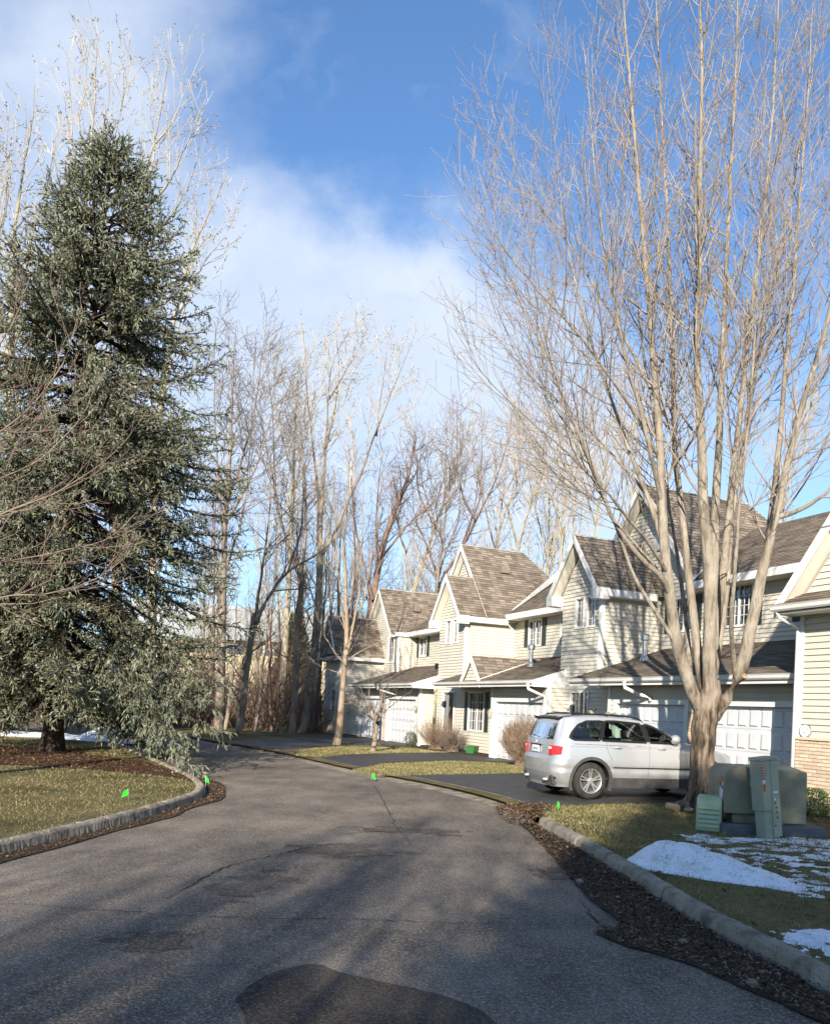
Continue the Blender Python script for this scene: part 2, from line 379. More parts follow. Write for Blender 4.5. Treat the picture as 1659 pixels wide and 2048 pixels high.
MT['mortar'] = simple('mortar', [(.30, .25, .19), (.42, .36, .28)], 20, .95, .1, 5, .6, 90)
MT['door_white'] = simple('garage_door_paint', [(.50, .51, .52), (.60, .61, .61)], 1.2, .45, .35)
MT['shutter'] = simple('dark_green_shutter', [(.020, .030, .028), (.032, .045, .042)], 9, .5, .35)
MT['blind'] = simple('vertical_blind', [(.55, .53, .47), (.68, .66, .60)], 3, .8)
MT['interior'] = simple('dark_room', [(.012, .012, .013)], 1, .9)
MT['galv'] = simple('galvanised_steel', [(.42, .43, .44), (.60, .61, .62)], 5, .35, .5, metal=.85)
MT['roofvent'] = simple('brown_roof_vent', [(.16, .13, .10), (.22, .18, .14)], 4, .7)
MT['lamp'] = simple('cream_lantern', [(.62, .58, .46)], 1, .4, .4)
def glass_mat(name, tint, refl):
    m = bpy.data.materials.new(name); m.use_nodes = True; k = NT(m); t = m.node_tree; t.nodes.clear()
    o = k.n('ShaderNodeOutputMaterial'); mx = k.n('ShaderNodeMixShader'); tr = k.n('ShaderNodeBsdfTransparent'); gl = k.n('ShaderNodeBsdfGlossy')
    tr.inputs[0].default_value = c4(tint); gl.inputs['Roughness'].default_value = .02; gl.inputs[0].default_value = (.95, .97, 1, 1)
    fr = k.n('ShaderNodeFresnel'); fr.inputs[0].default_value = 1.5
    k.l(mrange(k, fr.outputs[0], 0, 1, refl, 1), mx.inputs[0]); k.l(tr.outputs[0], mx.inputs[1]); k.l(gl.outputs[0], mx.inputs[2]); k.l(mx.outputs[0], o.inputs[0]); return m
MT['pane'] = glass_mat('window_glass', (.62, .66, .66), .16)
MT['autoglass'] = glass_mat('tinted_car_glass', (.60, .72, .66), .05)
MT['privacyglass'] = glass_mat('dark_car_glass', (.10, .12, .12), .03)
# car
m, k, pb = base_mat('silver_paint'); MT['paint'] = m
pb.inputs['Base Color'].default_value = (.50, .51, .52, 1); pb.inputs['Metallic'].default_value = .55; pb.inputs['Roughness'].default_value = .34
pb.inputs['Coat Weight'].default_value = .7; pb.inputs['Coat Roughness'].default_value = .06
dz = k.n('ShaderNodeTexCoord'); sp = k.n('ShaderNodeSeparateXYZ'); k.l(dz.outputs['Object'], sp.inputs[0])
dirt = k.n('ShaderNodeMath', operation='ADD'); k.l(sp.outputs[2], dirt.inputs[0]); k.l(mrange(k, noise(k, 3, 6, .7), .3, .7, -.22, .22), dirt.inputs[1])
k.l(mixc_(k, mrange(k, dirt.outputs[0], .30, .80, .6, 0), (.50, .51, .52), (.29, .27, .235)), pb.inputs['Base Color'])
MT['cladding'] = simple('grey_plastic_cladding', [(.035, .034, .033), (.075, .072, .068)], 6, .7, .3)
MT['blacktrim'] = simple('black_trim', [(.010, .010, .011)], 1, .35, .5)
MT['tyre'] = simple('tyre_rubber', [(.018, .017, .017), (.045, .043, .041)], 8, .85, .2)
MT['alloy'] = simple('alloy_rim', [(.55, .54, .51), (.68, .67, .64)], 6, .3, .5, metal=.75)
MT['redlens'] = simple('red_lens', [(.42, .010, .014), (.58, .02, .022)], 18, .15, .6)
MT['clearlens'] = simple('clear_lens', [(.62, .62, .62)], 1, .12, .6)
MT['plate'] = simple('white_plate', [(.72, .75, .74)], 1, .5)
MT['ink'] = simple('dark_print', [(.05, .06, .08)], 1, .7)
MT['seat'] = simple('grey_seat', [(.20, .20, .19), (.27, .265, .25)], 5, .8)
MT['headrest'] = simple('dark_headrest', [(.02, .022, .025)], 5, .7)
MT['ice'] = glass_mat('icicle', (.9, .92, .95), .15)
# utilities
MT['tf'] = simple('dark_green_enamel', [(.130, .130, .088), (.170, .170, .118), (.21, .21, .15)], 2.6, .5, .35, 7, .1, 30)
MT['ped'] = simple('faded_green_enamel', [(.245, .26, .19), (.32, .335, .255)], 2.5, .55, .3, 7)
MT['mint'] = simple('mint_plastic', [(.26, .34, .225), (.33, .41, .28)], 3, .6, .3, 6)
MT['padgrey'] = simple('grey_pad', [(.075, .082, .095), (.125, .13, .14)], 5, .85, .2, 6)
MT['orange'] = simple('orange_sticker', [(.40, .085, .03)], 1, .6)
MT['sticker'] = simple('white_sticker', [(.60, .61, .62)], 1, .6)
MT['flag'] = simple('lime_flag', [(.02, .62, .03), (.05, .75, .05)], 8, .5)
MT['greentub'] = simple('green_tub', [(.03, .13, .035)], 1, .5)
MT['wood'] = simple('cut_wood', [(.25, .17, .10), (.38, .28, .18)], 12, .9)
MT['farwall'] = simple('far_tan_wall', [(.50, .42, .27), (.56, .48, .32)], .1, .8)
MT['farroof'] = simple('far_grey_roof', [(.30, .31, .30), (.36, .37, .36)], .1, .8)
MT['farglass'] = simple('far_glass', [(.03, .045, .06)], 1, .15, .6)

# ================================================================ ground
def vnoise(x, y, seed=0):
    rs = np.random.RandomState(seed); tab = rs.rand(256, 256)
    xi = np.floor(x).astype(int); yi = np.floor(y).astype(int); fx = x - xi; fy = y - yi
    fx = fx * fx * (3 - 2 * fx); fy = fy * fy * (3 - 2 * fy)
    a = tab[xi % 256, yi % 256]; b = tab[(xi + 1) % 256, yi % 256]; c = tab[xi % 256, (yi + 1) % 256]; d = tab[(xi + 1) % 256, (yi + 1) % 256]
    return (a * (1 - fx) + b * fx) * (1 - fy) + (c * (1 - fx) + d * fx) * fy
def fbm(x, y, seed=0, oct=5, gain=.5):
    r, a, t = 0, 1., 0
    for o in range(oct): r = r + a * vnoise(x * 2 ** o + 17 * o, y * 2 ** o - 9 * o, seed + o); t += a; a *= gain
    return r / t

ROAD_Z = -.10
gl = [(-5.3, -16), (-5.2, -6), (-5.0, 2), (-4.8, 6), (-4.62, 8.83), (-4.36, 10.18), (-4.03, 12.1), (-3.87, 14.33), (-4.0, 15.25), (-4.41, 16.5), (-5.38, 18.51), (-7.2, 21.84), (-10.05, 26.78), (-13.6, 31.4), (-20.5, 37.2), (-36, 46), (-64, 54)]
gr = [(3.3, -16), (3.2, -6), (3.1, 2), (2.95, 5.4), (2.68, 6.98), (2.43, 9.87), (2.04, 13.22), (1.55, 15.6), (.32, 18.18), (-1.69, 21.28), (-4.97, 27.18), (-7.69, 31.11), (-12, 36.6), (-20, 43), (-36, 52.5), (-64, 61)]
EDGE_L = smooth_line(gl, .35); EDGE_R = smooth_line(gr, .35)
def offset(line, d):
    t = np.gradient(line, axis=0); t /= np.linalg.norm(t, axis=1)[:, None]
    return line + np.stack([-t[:, 1], t[:, 0]], 1) * d
def sheet(name, pts2, z, mat, kind='structure', parent=None):
    v, t = flat_poly(pts2, z); o = mobj(name, arr_mesh(name, v, tris=t), mat, parent)
    if kind: o['kind'] = kind
    return o
sheet('ground', [(-1500, -1500), (1500, -1500), (1500, 1500), (-1500, 1500)], -.17, MT['field'])
nl, nr = len(EDGE_L), len(EDGE_R)
tt = np.linspace(0, 1, 260)
Lr = np.stack([np.interp(tt, np.linspace(0, 1, nl), EDGE_L[:, i]) for i in (0, 1)], 1)
Rr = np.stack([np.interp(tt, np.linspace(0, 1, nr), EDGE_R[:, i]) for i in (0, 1)], 1)
Lr = offset(Lr, .10); Rr = offset(Rr, -.10)
ss = np.linspace(0, 1, 30)
gx = Lr[:, None, :] * (1 - ss[None, :, None]) + Rr[:, None, :] * ss[None, :, None]
gz = np.full(gx.shape[:2], ROAD_Z)
V = np.concatenate([gx, gz[..., None]], -1).reshape(-1, 3)
idx = np.arange(260 * 30).reshape(260, 30)
Q = np.stack([idx[:-1, :-1], idx[:-1, 1:], idx[1:, 1:], idx[1:, :-1]], -1).reshape(-1, 4)
road = mobj('road', arr_mesh('road', V, Q, smooth=True), MT['road']); road['kind'] = 'structure'
def road_z(x, y): return ROAD_Z

LAWN_R = np.vstack([offset(EDGE_R, -.12), [(-150, 66), (-150, 240), (160, 240), (160, -16)]])
LAWN_L = np.vstack([offset(EDGE_L, .12), [(-150, 60), (-150, -16)]])
lawn_r = sheet('lawn', LAWN_R, 0, MT['lawn']); lawn_l = sheet('lawn', LAWN_L, 0, MT['lawn'])

# kerbs: cast in lengths, a joint between two lengths
def kerb_piece(line, sgn, h, rng, parent):
    a = offset(line, sgn * .0); prof = [(0, ROAD_Z - .06), (.012, ROAD_Z + .02), (.035, h - .035), (.06, h - .008), (.10, h), (.17, h - .004), (.20, h - .03), (.20, ROAD_Z - .06)]
    t = np.gradient(line, axis=0); t /= np.linalg.norm(t, axis=1)[:, None]; n = np.stack([-t[:, 1], t[:, 0]], 1) * sgn
    b = MB(); k = len(prof); n0 = 0
    jit = rng.uniform(-.006, .006, (len(line), k)) + .018 * (fbm(line[:, :1] * 16 + np.arange(k)[None] * 1.7, line[:, 1:] * 16 + np.zeros((1, k)), 71, 4, .6) - .5); wob = rng.uniform(-.004, .004)
    for i in range(len(line)):
        for j, (o, z) in enumerate(prof):
            p = line[i] + n[i] * (o + wob + jit[i, j] * .6); b.v.append(np.array([p[0], p[1], z + (jit[i, j] if j in (2, 3, 4, 5) else 0)]))
    for i in range(len(line) - 1):
        for j in range(k - 1): b.f.append((i * k + j, i * k + j + 1, (i + 1) * k + j + 1, (i + 1) * k + j))
    b.f.append(tuple(range(k))); b.f.append(tuple((len(line) - 1) * k + j for j in range(k)))
    return b.build('kerb_stone', MT['concrete'], parent, smooth=False)
def kerb(edge, sgn, y0, y1, h, label, seed, length=3.0):
    rng = np.random.RandomState(seed)
    line = edge[(edge[:, 1] >= y0) & (edge[:, 1] <= y1)]; line = smooth_line(line[::2], .035)
    root = empty('kerb', (0, 0, 0)); root['kind'] = 'structure'; root['label'] = label
    d = np.concatenate([[0], np.cumsum(np.linalg.norm(np.diff(line, axis=0), axis=1))]); s = 0
    while s < d[-1] - .3:
        e = min(s + length, d[-1]); sel = (d >= s) & (d <= e - .004)
        if sel.sum() > 2: kerb_piece(line[sel], sgn, h, rng, root)
        s = e
    return root
kerb(EDGE_R, -1, -4, 13.3, .045, 'concrete kerb along the right lawn', 1)
kerb(EDGE_L, 1, -4, 46, .045, 'concrete kerb round the left lawn', 2)
# beyond the kerb's end the right edge is a sloping concrete gutter
gp = EDGE_R[(EDGE_R[:, 1] > 13.6) & (EDGE_R[:, 1] < 50)]
g0, g1, g2 = offset(gp, .14), offset(gp, -.22), offset(gp, -.50); n = len(gp); b = MB()
for line, z in ((g0, ROAD_Z + .006), (g1, ROAD_Z + .03), (g2, .012)): b.v += [np.array([p[0], p[1], z]) for p in line]
for r_ in range(2):
    for i in range(n - 1): b.f.append((r_ * n + i, r_ * n + i + 1, (r_ + 1) * n + i + 1, (r_ + 1) * n + i))
b.build('concrete_gutter', MT['concrete'], None, kind='structure', recalc=False)

# ---- house frame: u along the row towards the camera, v out of the fronts
TH = R(23.5)
HU = np.array([math.sin(TH), -math.cos(TH), 0]); HN = np.array([-math.cos(TH), -math.sin(TH), 0])
def W(u, v, z=0.0): return HU * u + HN * v + np.array([0, 0, z])

def px_poly(pts, z=0.0): return [tuple(G(p[0], p[1], z)[:2]) for p in pts]
def soft(pts, rng, amp=.05, step=.15):
    p = np.vstack([pts, pts[:1]]); q = smooth_line(p, step)[:-1]
    return q + rng.uniform(-amp, amp, q.shape)
rng = np.random.RandomState(5)
g2l = [tuple(p) for p in offset(EDGE_R, -.45)]
def edge_between(ya, yb): return [p for p in g2l if ya <= p[1] <= yb]
D1 = edge_between(14.2, 19.8) + px_poly([(790, 1552), (880, 1549), (960, 1549), (1060, 1546)]) + [tuple(W(-18.4, -14.1)[:2]), tuple(W(-11.45, -14.1)[:2])] + px_poly([(1500, 1612), (1390, 1606), (1200, 1608), (1075, 1612)])
D2 = edge_between(21.6, 25.6) + px_poly([(640, 1516), (700, 1510), (790, 1507), (900, 1506), (965, 1509)]) + [tuple(W(-25.3, -14.1)[:2]), tuple(W(-21.5, -14.1)[:2])] + px_poly([(1060, 1528), (1000, 1523), (900, 1521), (790, 1523), (740, 1530)])
D3 = edge_between(28, 33) + px_poly([(440, 1483), (540, 1477), (640, 1472)]) + [tuple(W(-42.3, -13.6)[:2]), tuple(W(-40, -14.1)[:2]), tuple(W(-31.8, -14.1)[:2])] + px_poly([(800, 1493), (720, 1490), (640, 1493), (580, 1499)])
for nm, d, lb in (('driveway', D1, 'dark asphalt drive under the silver car'), ('driveway', D2, 'dark asphalt drive curving to the single garage'), ('driveway', D3, 'dark asphalt drive to the farthest pair of garage doors')):
    sheet(nm, d, .006, MT['drive'])['label'] = lb
MULCH = px_poly([(-200, 1500), (0, 1494), (120, 1498), (180, 1510), (260, 1519), (330, 1536), (372, 1552), (394, 1566), (345, 1555), (250, 1545), (125, 1536), (0, 1530), (-200, 1527)])
MULCH = soft(np.array(MULCH), rng, .04, .3); sheet('mulch_bed', MULCH, .010, MT['mulch'])
BED1 = [tuple(W(-28.9, -14.75)[:2]), tuple(W(-25.4, -14.75)[:2]), tuple(W(-25.4, -13.9)[:2]), tuple(W(-29, -13.4)[:2]), tuple(W(-31.6, -13.5)[:2]), tuple(W(-31.4, -14.75)[:2])]
sheet('planting_bed', BED1, .009, MT['soil'])
BED0 = [tuple(W(-11.35, -13.3)[:2]), tuple(W(-11.3, -12.3)[:2]), tuple(W(-6, -12.2)[:2]), tuple(W(-6, -13.3)[:2])]
sheet('planting_bed', BED0, .011, MT['soil'])

# leaf mould caught between asphalt and kerb
rng = np.random.RandomState(6)
A_EDGE = px_poly([(1040, 1650), (1090, 1700), (1174, 1794), (1240, 1850), (1190, 1866), (1235, 1888), (1325, 1914), (1400, 1940), (1480, 1977), (1575, 2018), (1650, 2052), (1770, 2110), (1900, 2250)], ROAD_Z)
curb_line = [tuple(p) for p in offset(EDGE_R, .01) if G(1900, 2250, ROAD_Z)[1] - .1 < p[1] < 13.6]
SILT = np.array(curb_line + A_EDGE)
a = smooth_line(np.array(A_EDGE), .06); a = a + .07 * (np.stack([fbm(a[:, 0] * 7, a[:, 1] * 7, 4), fbm(a[:, 0] * 7, a[:, 1] * 7, 14)], 1) - .5)
SILT = np.vstack([np.array(curb_line), a])
sheet('silt_strip', SILT, ROAD_Z + .016, MT['soil'])
lb = offset(EDGE_L, -.02); lb = lb[(lb[:, 1] > -3) & (lb[:, 1] < 24)]
wv = .14 + .26 * fbm(lb[:, 1] * 1.3, lb[:, 0], 8) + .18 * np.clip(1 - abs(lb[:, 1] - 16.5) / 2.8, 0, 1)
t_ = np.gradient(lb, axis=0); t_ /= np.linalg.norm(t_, axis=1)[:, None]
outer = lb + np.stack([t_[:, 1], -t_[:, 0]], 1) * wv[:, None]
SILT_L = np.vstack([lb, outer[::-1]]); sheet('silt_strip', SILT_L, ROAD_Z + .014, MT['soil'])

# stains and patches that the asphalt itself carries
def blob(cx, cy, rx, ry, seed, n=90, rough=.45, ang=0):
    a = np.linspace(0, 2 * math.pi, n, endpoint=False); r = 1 - rough / 2 + rough * fbm(np.cos(a) * 1.6 + 9, np.sin(a) * 1.6 + 9, seed, 5, .6) * 1.6 - rough * .3
    x, y = rx * r * np.cos(a), ry * r * np.sin(a)
    return np.stack([cx + x * math.cos(ang) - y * math.sin(ang), cy + x * math.sin(ang) + y * math.cos(ang)], 1)
def draped(name, pts, dz, mat, label=None):
    v, t = flat_poly(pts, 0)
    for i in range(len(v)): v[i, 2] = road_z(v[i, 0], v[i, 1]) + dz
    o = mobj(name, arr_mesh(name, v, tris=t), mat); o['kind'] = 'structure'
    if label: o['label'] = label
    return o
big_patch = smooth_line(np.array(px_poly([(470, 2000), (500, 1968), (560, 1940), (630, 1930), (700, 1950), (800, 1972), (900, 1996), (970, 2030), (1010, 2100), (760, 2140), (520, 2100), (490, 2040), (470, 2000)], ROAD_Z)), .05)[:-1]
big_patch = big_patch + .05 * (np.stack([fbm(big_patch[:, 0] * 6, big_patch[:, 1] * 6, 24), fbm(big_patch[:, 0] * 6, big_patch[:, 1] * 6, 25)], 1) - .5)
draped('asphalt_patch', big_patch, .003, MT['road_patch'], 'dark patched asphalt in the foreground')
def stain(px, py, rx, ry, seed, dz):
    """ragged stain: small cells kept where noise is high"""
    c = G(px, py, ROAD_Z); st_ = .022; xs = np.arange(c[0] - rx * 1.3, c[0] + rx * 1.3, st_); ys = np.arange(c[1] - ry * 1.3, c[1] + ry * 1.3, st_); X, Y = np.meshgrid(xs, ys, indexing='ij')
    keep = (fbm(X * 3.2, Y * 4.6, seed, 6, .66) - .50 + .16 * (1 - ((X - c[0]) / rx) ** 2 - ((Y - c[1]) / ry) ** 2)) > .03
    X = X + .010 * (vnoise(X * 90, Y * 90, seed) - .5); Y = Y + .010 * (vnoise(X * 90, Y * 90, seed + 1) - .5)
    ii = np.arange(X.size).reshape(X.shape); q = np.stack([ii[:-1, :-1], ii[1:, :-1], ii[1:, 1:], ii[:-1, 1:]], -1).reshape(-1, 4); q = q[keep[:-1, :-1].ravel()]
    if not len(q): return
    used, inv = np.unique(q, return_inverse=True); v = np.stack([X, Y, np.full(X.shape, ROAD_Z + dz)], -1).reshape(-1, 3)[used]
    o = mobj('asphalt_stain', arr_mesh('asphalt_stain', v, inv.reshape(-1, 4)), MT['road_dark']); o['kind'] = 'structure'
for i, (px, py, rx, ry) in enumerate([(510, 1768, .4, .6), (690, 1700, .8, .5), (300, 1880, .35, .25), (820, 1662, .9, .3), (1130, 1750, .4, .3)]): stain(px, py, rx, ry, 40 + 3 * i, .004 + .0005 * i)
def crack(pts, w, seed, name='pavement_crack'):
    r_ = np.random.RandomState(seed); p = np.array([G(a, b, ROAD_Z)[:2] for a, b in pts]); q = smooth_line(p, .06)
    q = q + r_.uniform(-.022, .022, q.shape) + .10 * (np.stack([fbm(q[:, 0] * 2.5, q[:, 1] * 2.5, seed), fbm(q[:, 0] * 2.5, q[:, 1] * 2.5, seed + 7)], 1) - .5)
    t = np.gradient(q, axis=0); t /= np.linalg.norm(t, axis=1)[:, None] + 1e-9; nn = np.stack([-t[:, 1], t[:, 0]], 1)
    ww = (w * (.35 + 1.1 * r_.rand(len(q))) * np.sin(np.linspace(.08, math.pi - .08, len(q))) ** .4)[:, None]
    z = np.array([road_z(a, b) for a, b in q]) + .009; n = len(q)
    v = np.concatenate([np.c_[q + nn * ww, z], np.c_[q - nn * ww, z]]); f = [(i, i + 1, n + i + 1, n + i) for i in range(n - 1)]
    o = mobj(name, arr_mesh(name, v, f), MT['crack']); o['kind'] = 'structure'
crack([(335, 1800), (365, 1785), (395, 1765), (420, 1748), (450, 1738), (500, 1722), (560, 1708), (640, 1692), (700, 1690)], .010, 1)
crack([(-60, 1808), (60, 1812), (200, 1822), (360, 1832), (520, 1838), (700, 1842), (900, 1846), (1100, 1850)], .006, 2)
crack([(1160, 1800), (1180, 1830), (1215, 1862), (1260, 1890)], .008, 3)
crack([(690, 1668), (750, 1664), (800, 1668)], .012, 4)
crack([(740, 1560), (765, 1600), (790, 1650), (830, 1700)], .006, 5)

# ---- loose chips: leaves and twigs
def chips(name, pts, sizes, mat, seed, z, lift=.02, label=None, cat=None):
    r_ = np.random.RandomState(seed); n = len(pts)
    a = r_.uniform(0, 2 * math.pi, n); tx = r_.normal(0, .35, n); ty = r_.normal(0, .35, n)
    L = sizes * r_.uniform(.7, 1.4, n); Wd = sizes * r_.uniform(.25, .8, n)
    ex = np.stack([np.cos(a), np.sin(a), tx], 1); ey = np.stack([-np.sin(a), np.cos(a), ty], 1)
    c = np.c_[pts, (z if np.ndim(z) else np.full(n, z)) + r_.uniform(.1, 1, n) * lift]
    v = np.stack([c - ex * L[:, None], c + ey * Wd[:, None] + np.array([0, 0, .004]), c + ex * L[:, None], c - ey * Wd[:, None] + np.array([0, 0, .004])], 1).reshape(-1, 3)
    o = mobj(name, arr_mesh(name, v, np.arange(4 * n).reshape(n, 4)), mat)
    return tag(o, label, cat, kind='stuff')
def scatter(poly, n, seed, dens=None):
    r_ = np.random.RandomState(seed); poly = np.asarray(poly); lo, hi = poly[:, :2].min(0), poly[:, :2].max(0); outp = []
    while sum(map(len, outp)) < n:
        p = r_.uniform(lo, hi, (max(4 * n, 1000), 2)); p = p[inside(poly, p)]
        if dens is not None: p = p[r_.rand(len(p)) < dens(p)]
        outp.append(p)
    return np.concatenate(outp)[:n]
near = lambda p: np.clip(9.0 / np.maximum(p[:, 1], 3.), 0, 1)
pts = scatter(SILT, 9000, 11); chips('leaf_litter', pts, np.random.RandomState(1).uniform(.006, .022, len(pts)), MT['wetleaf'], 12, ROAD_Z + .018, .03, 'dark leaf litter caught along the right kerb', 'leaves')
pts = scatter(SILT, 700, 19); chips('leaf_litter', pts, np.random.RandomState(7).uniform(.010, .028, len(pts)), MT['leaf'], 20, ROAD_Z + .03, .03, 'paler single leaves lying on the dark litter of the right gutter', 'leaves')
pts = scatter(SILT_L, 5000, 13); chips('leaf_litter', pts, np.random.RandomState(2).uniform(.006, .022, len(pts)), MT['leaf'], 14, ROAD_Z + .018, .03, 'brown leaf litter caught along the left kerb', 'leaves')
pts = scatter(MULCH, 6500, 15); chips('leaf_litter', pts, np.random.RandomState(3).uniform(.010, .032, len(pts)), MT['leaf'], 16, .012, .04, 'brown bark and leaves under the spruce', 'leaves')
PILE = px_poly([(985, 1615), (1050, 1606), (1110, 1612), (1085, 1632), (1060, 1648), (1010, 1640)], 0)
pts = scatter(np.array(PILE), 1500, 17); chips('leaf_litter', pts, np.random.RandomState(4).uniform(.012, .035, len(pts)), MT['leaf'], 18, .0, .05, 'tan leaves heaped where the right kerb ends', 'leaves')

# ---- snow
def snow_field(name, x0, x1, y0, y1, step, hfun, label):
    xs, ys = np.arange(x0, x1, step), np.arange(y0, y1, step); X, Y = np.meshgrid(xs, ys, indexing='ij'); Z = hfun(X, Y)
    keep = Z > -.012; ii = np.arange(X.size).reshape(X.shape)
    q = np.stack([ii[:-1, :-1], ii[1:, :-1], ii[1:, 1:], ii[:-1, 1:]], -1).reshape(-1, 4)
    kq = keep.ravel()[q].any(1); q = q[kq]; used, inv = np.unique(q, return_inverse=True)
    V = np.stack([X, Y, np.maximum(Z, -.03)], -1).reshape(-1, 3)[used]
    o = mobj(name, arr_mesh(name, V, inv.reshape(-1, 4), smooth=True), MT['snow']); return tag(o, label, 'snow')
def mound(X, Y):
    ax = np.array([.77, -.64]); c = np.array([3.15, 9.42]); dx, dy = X - c[0], Y - c[1]
    l = dx * ax[0] + dy * ax[1]; w = -dx * ax[1] + dy * ax[0]
    L = np.where(l > 0, 1.25, .42); Wd = .44 + .06 * np.clip(l, 0, 2)
    h = .40 * np.exp(-(np.abs(l) / L) ** 2.2 - (np.abs(w) / Wd) ** 2.4)
    return h - .10 + .10 * (fbm(X * 2.2, Y * 2.2, 30) - .5) + .035 * (fbm(X * 9, Y * 9, 31) - .5)
snow_field('snow_heap', 2.2, 5.2, 7.2, 10.6, .03, mound, 'rounded heap of old snow on the right lawn')
def thin(X, Y):
    e = np.clip(1.15 - np.maximum(np.abs(X - 6.1) / 2.35, np.abs(Y - 9.9) / 1.75), -1, .45)
    return .075 * (fbm(X * 4.8, Y * 5.6, 33, 6, .68) - .585 + .20 * e)
snow_field('snow_patch', 3.9, 9.5, 8.0, 11.9, .035, thin, 'thin broken snow over the grass behind the heap')
def front(X, Y):
    e = 1 - ((X - 3.95) / .85) ** 2 - ((Y - 6.35) / .52) ** 2
    return .05 * (np.clip(e, -2, .6) + 2.2 * (fbm(X * 4.5, Y * 4.5, 35, 6, .66) - .5)) - .006
snow_field('snow_patch', 2.9, 5.2, 5.5, 7.3, .025, front, 'ragged snow patch at the right foreground')
def bits(X, Y): return .06 * (fbm(X * 4, Y * 4, 37, 5, .6) - .60 + .25 * np.exp(-((Y - 11.75) / .22) ** 2))
snow_field('snow_patch', 4.1, 6.6, 11.2, 12.1, .03, bits, 'scraps of snow in front of the transformer pad')
def farheap(X, Y): return .75 * np.exp(-((X + 11.2) / 1.1) ** 2 - ((Y - 29.3) / .8) ** 2) + .28 * np.exp(-((X + 14.5) / 3.2) ** 2 - ((Y - 30.2) / .9) ** 2) - .12 + .2 * (fbm(X * 1.3, Y * 1.3, 38) - .5)
snow_field('snow_heap', -19, -8.5, 27.5, 32, .12, farheap, 'far heap of snow behind the spruce')

pp = scatter(np.array([(2.7, 9.6), (3.3, 9.9), (4.3, 8.6), (4.0, 8.1), (2.9, 8.9)]), 170, 39); chips('snow_grit', pp, np.random.RandomState(39).uniform(.004, .014, len(pp)), MT['wetleaf'], 40, np.maximum(mound(pp[:, 0], pp[:, 1]), .0), .006, 'grit and leaf crumbs lying on the heap of snow', 'grit')
# ---- grass blades on the near turf
def blades(name, pts, seed, h0, h1, w, label):
    r_ = np.random.RandomState(seed); n = len(pts); d = pts[:, 1]
    a = r_.uniform(0, 2 * math.pi, n); ln = r_.uniform(.2, 1.4, n); b_ = r_.uniform(0, 2 * math.pi, n); h = r_.uniform(h0, h1, n); ww = w * np.maximum(d / 9., .6)
    c = np.c_[pts, np.full(n, -.004)]; ex = np.stack([np.cos(a), np.sin(a), 0 * a], 1) * ww[:, None]
    tip = c + np.stack([np.cos(b_) * ln * h, np.sin(b_) * ln * h, h], 1)
    v = np.stack([c - ex, c + ex, tip], 1).reshape(-1, 3)
    o = mobj(name, arr_mesh(name, v, tris=np.arange(3 * n).reshape(n, 3)), MT['blade']); return tag(o, label, 'grass', kind='stuff')
def free(p, polys):
    k_ = np.ones(len(p), bool)
    for q in polys: k_ &= ~inside(q, p)
    return p[k_]
clump = lambda p: np.clip(fbm(p[:, 0] * 2.2, p[:, 1] * 2.2, 50) * 2.2 - .45, .12, 1) * np.clip(8.5 / np.maximum(p[:, 1], 5.5), 0, 1)
RL = [tuple(p) for p in offset(EDGE_R, -.20) if 3.4 < p[1] < 13.6]
RLAWN = np.array(RL + px_poly([(1080, 1612), (1390, 1607), (1500, 1613)]) + [tuple(W(-11.3, -12.3)[:2]), (12, 12), (10, 4)])
p = free(scatter(RLAWN, 100000, 51, clump), []); rq_ = np.random.RandomState(59).rand(len(p)); p = p[(thin(p[:, 0], p[:, 1]) < .004 + .03 * rq_) & (mound(p[:, 0], p[:, 1]) < -.012 + .03 * rq_ ** 2) & (front(p[:, 0], p[:, 1]) < -.004 + .02 * rq_ ** 2)]
blades('lawn_grass', p, 52, .012, .056, .0042, 'short olive and straw grass on the right lawn')
LL = [tuple(p) for p in offset(EDGE_L, .20) if 3.5 < p[1] < 30]
LLAWN = np.array(LL + [(-22, 30), (-22, 3.5)])
p = free(scatter(LLAWN, 95000, 53, clump), [MULCH]); blades('lawn_grass', p, 54, .012, .056, .0042, 'straw and green grass on the left lawn')
LA = np.array(px_poly([(700, 1541), (760, 1528), (900, 1522), (1060, 1529), (1075, 1546), (960, 1548), (790, 1552), (745, 1551)])); p = scatter(LA, 12000, 55)
blades('lawn_grass', p, 56, .015, .05, .005, 'straw grass on the strip between the two nearer drives')
LB = np.array(px_poly([(590, 1511), (600, 1499), (680, 1493), (800, 1495), (850, 1500), (900, 1505), (790, 1506), (690, 1509), (640, 1515)])); p = scatter(LB, 9000, 57)
blades('lawn_grass', p, 58, .015, .05, .006, 'straw grass under the two small trees')
for poly, n, s_, lbl in ((RLAWN, 700, 61, 'single fallen leaves on the right lawn'), (LLAWN, 900, 62, 'single fallen leaves on the left lawn')):
    pp = scatter(poly, n, s_, near); chips('fallen_leaves', pp, np.random.RandomState(s_).uniform(.015, .04, len(pp)), MT['leaf'], s_, .008, .03, lbl, 'leaves')
RCROSS = np.vstack([offset(EDGE_R, .1)[(EDGE_R[:, 1] > 3) & (EDGE_R[:, 1] < 14)], offset(EDGE_R, 1.2)[(EDGE_R[:, 1] > 3) & (EDGE_R[:, 1] < 14)][::-1]])
pp = scatter(RCROSS, 260, 63); chips('fallen_leaves', pp, np.random.RandomState(9).uniform(.006, .02, len(pp)), MT['leaf'], 64, ROAD_Z + .012, .02, 'crumbs of leaf on the road beside the right kerb', 'leaves')

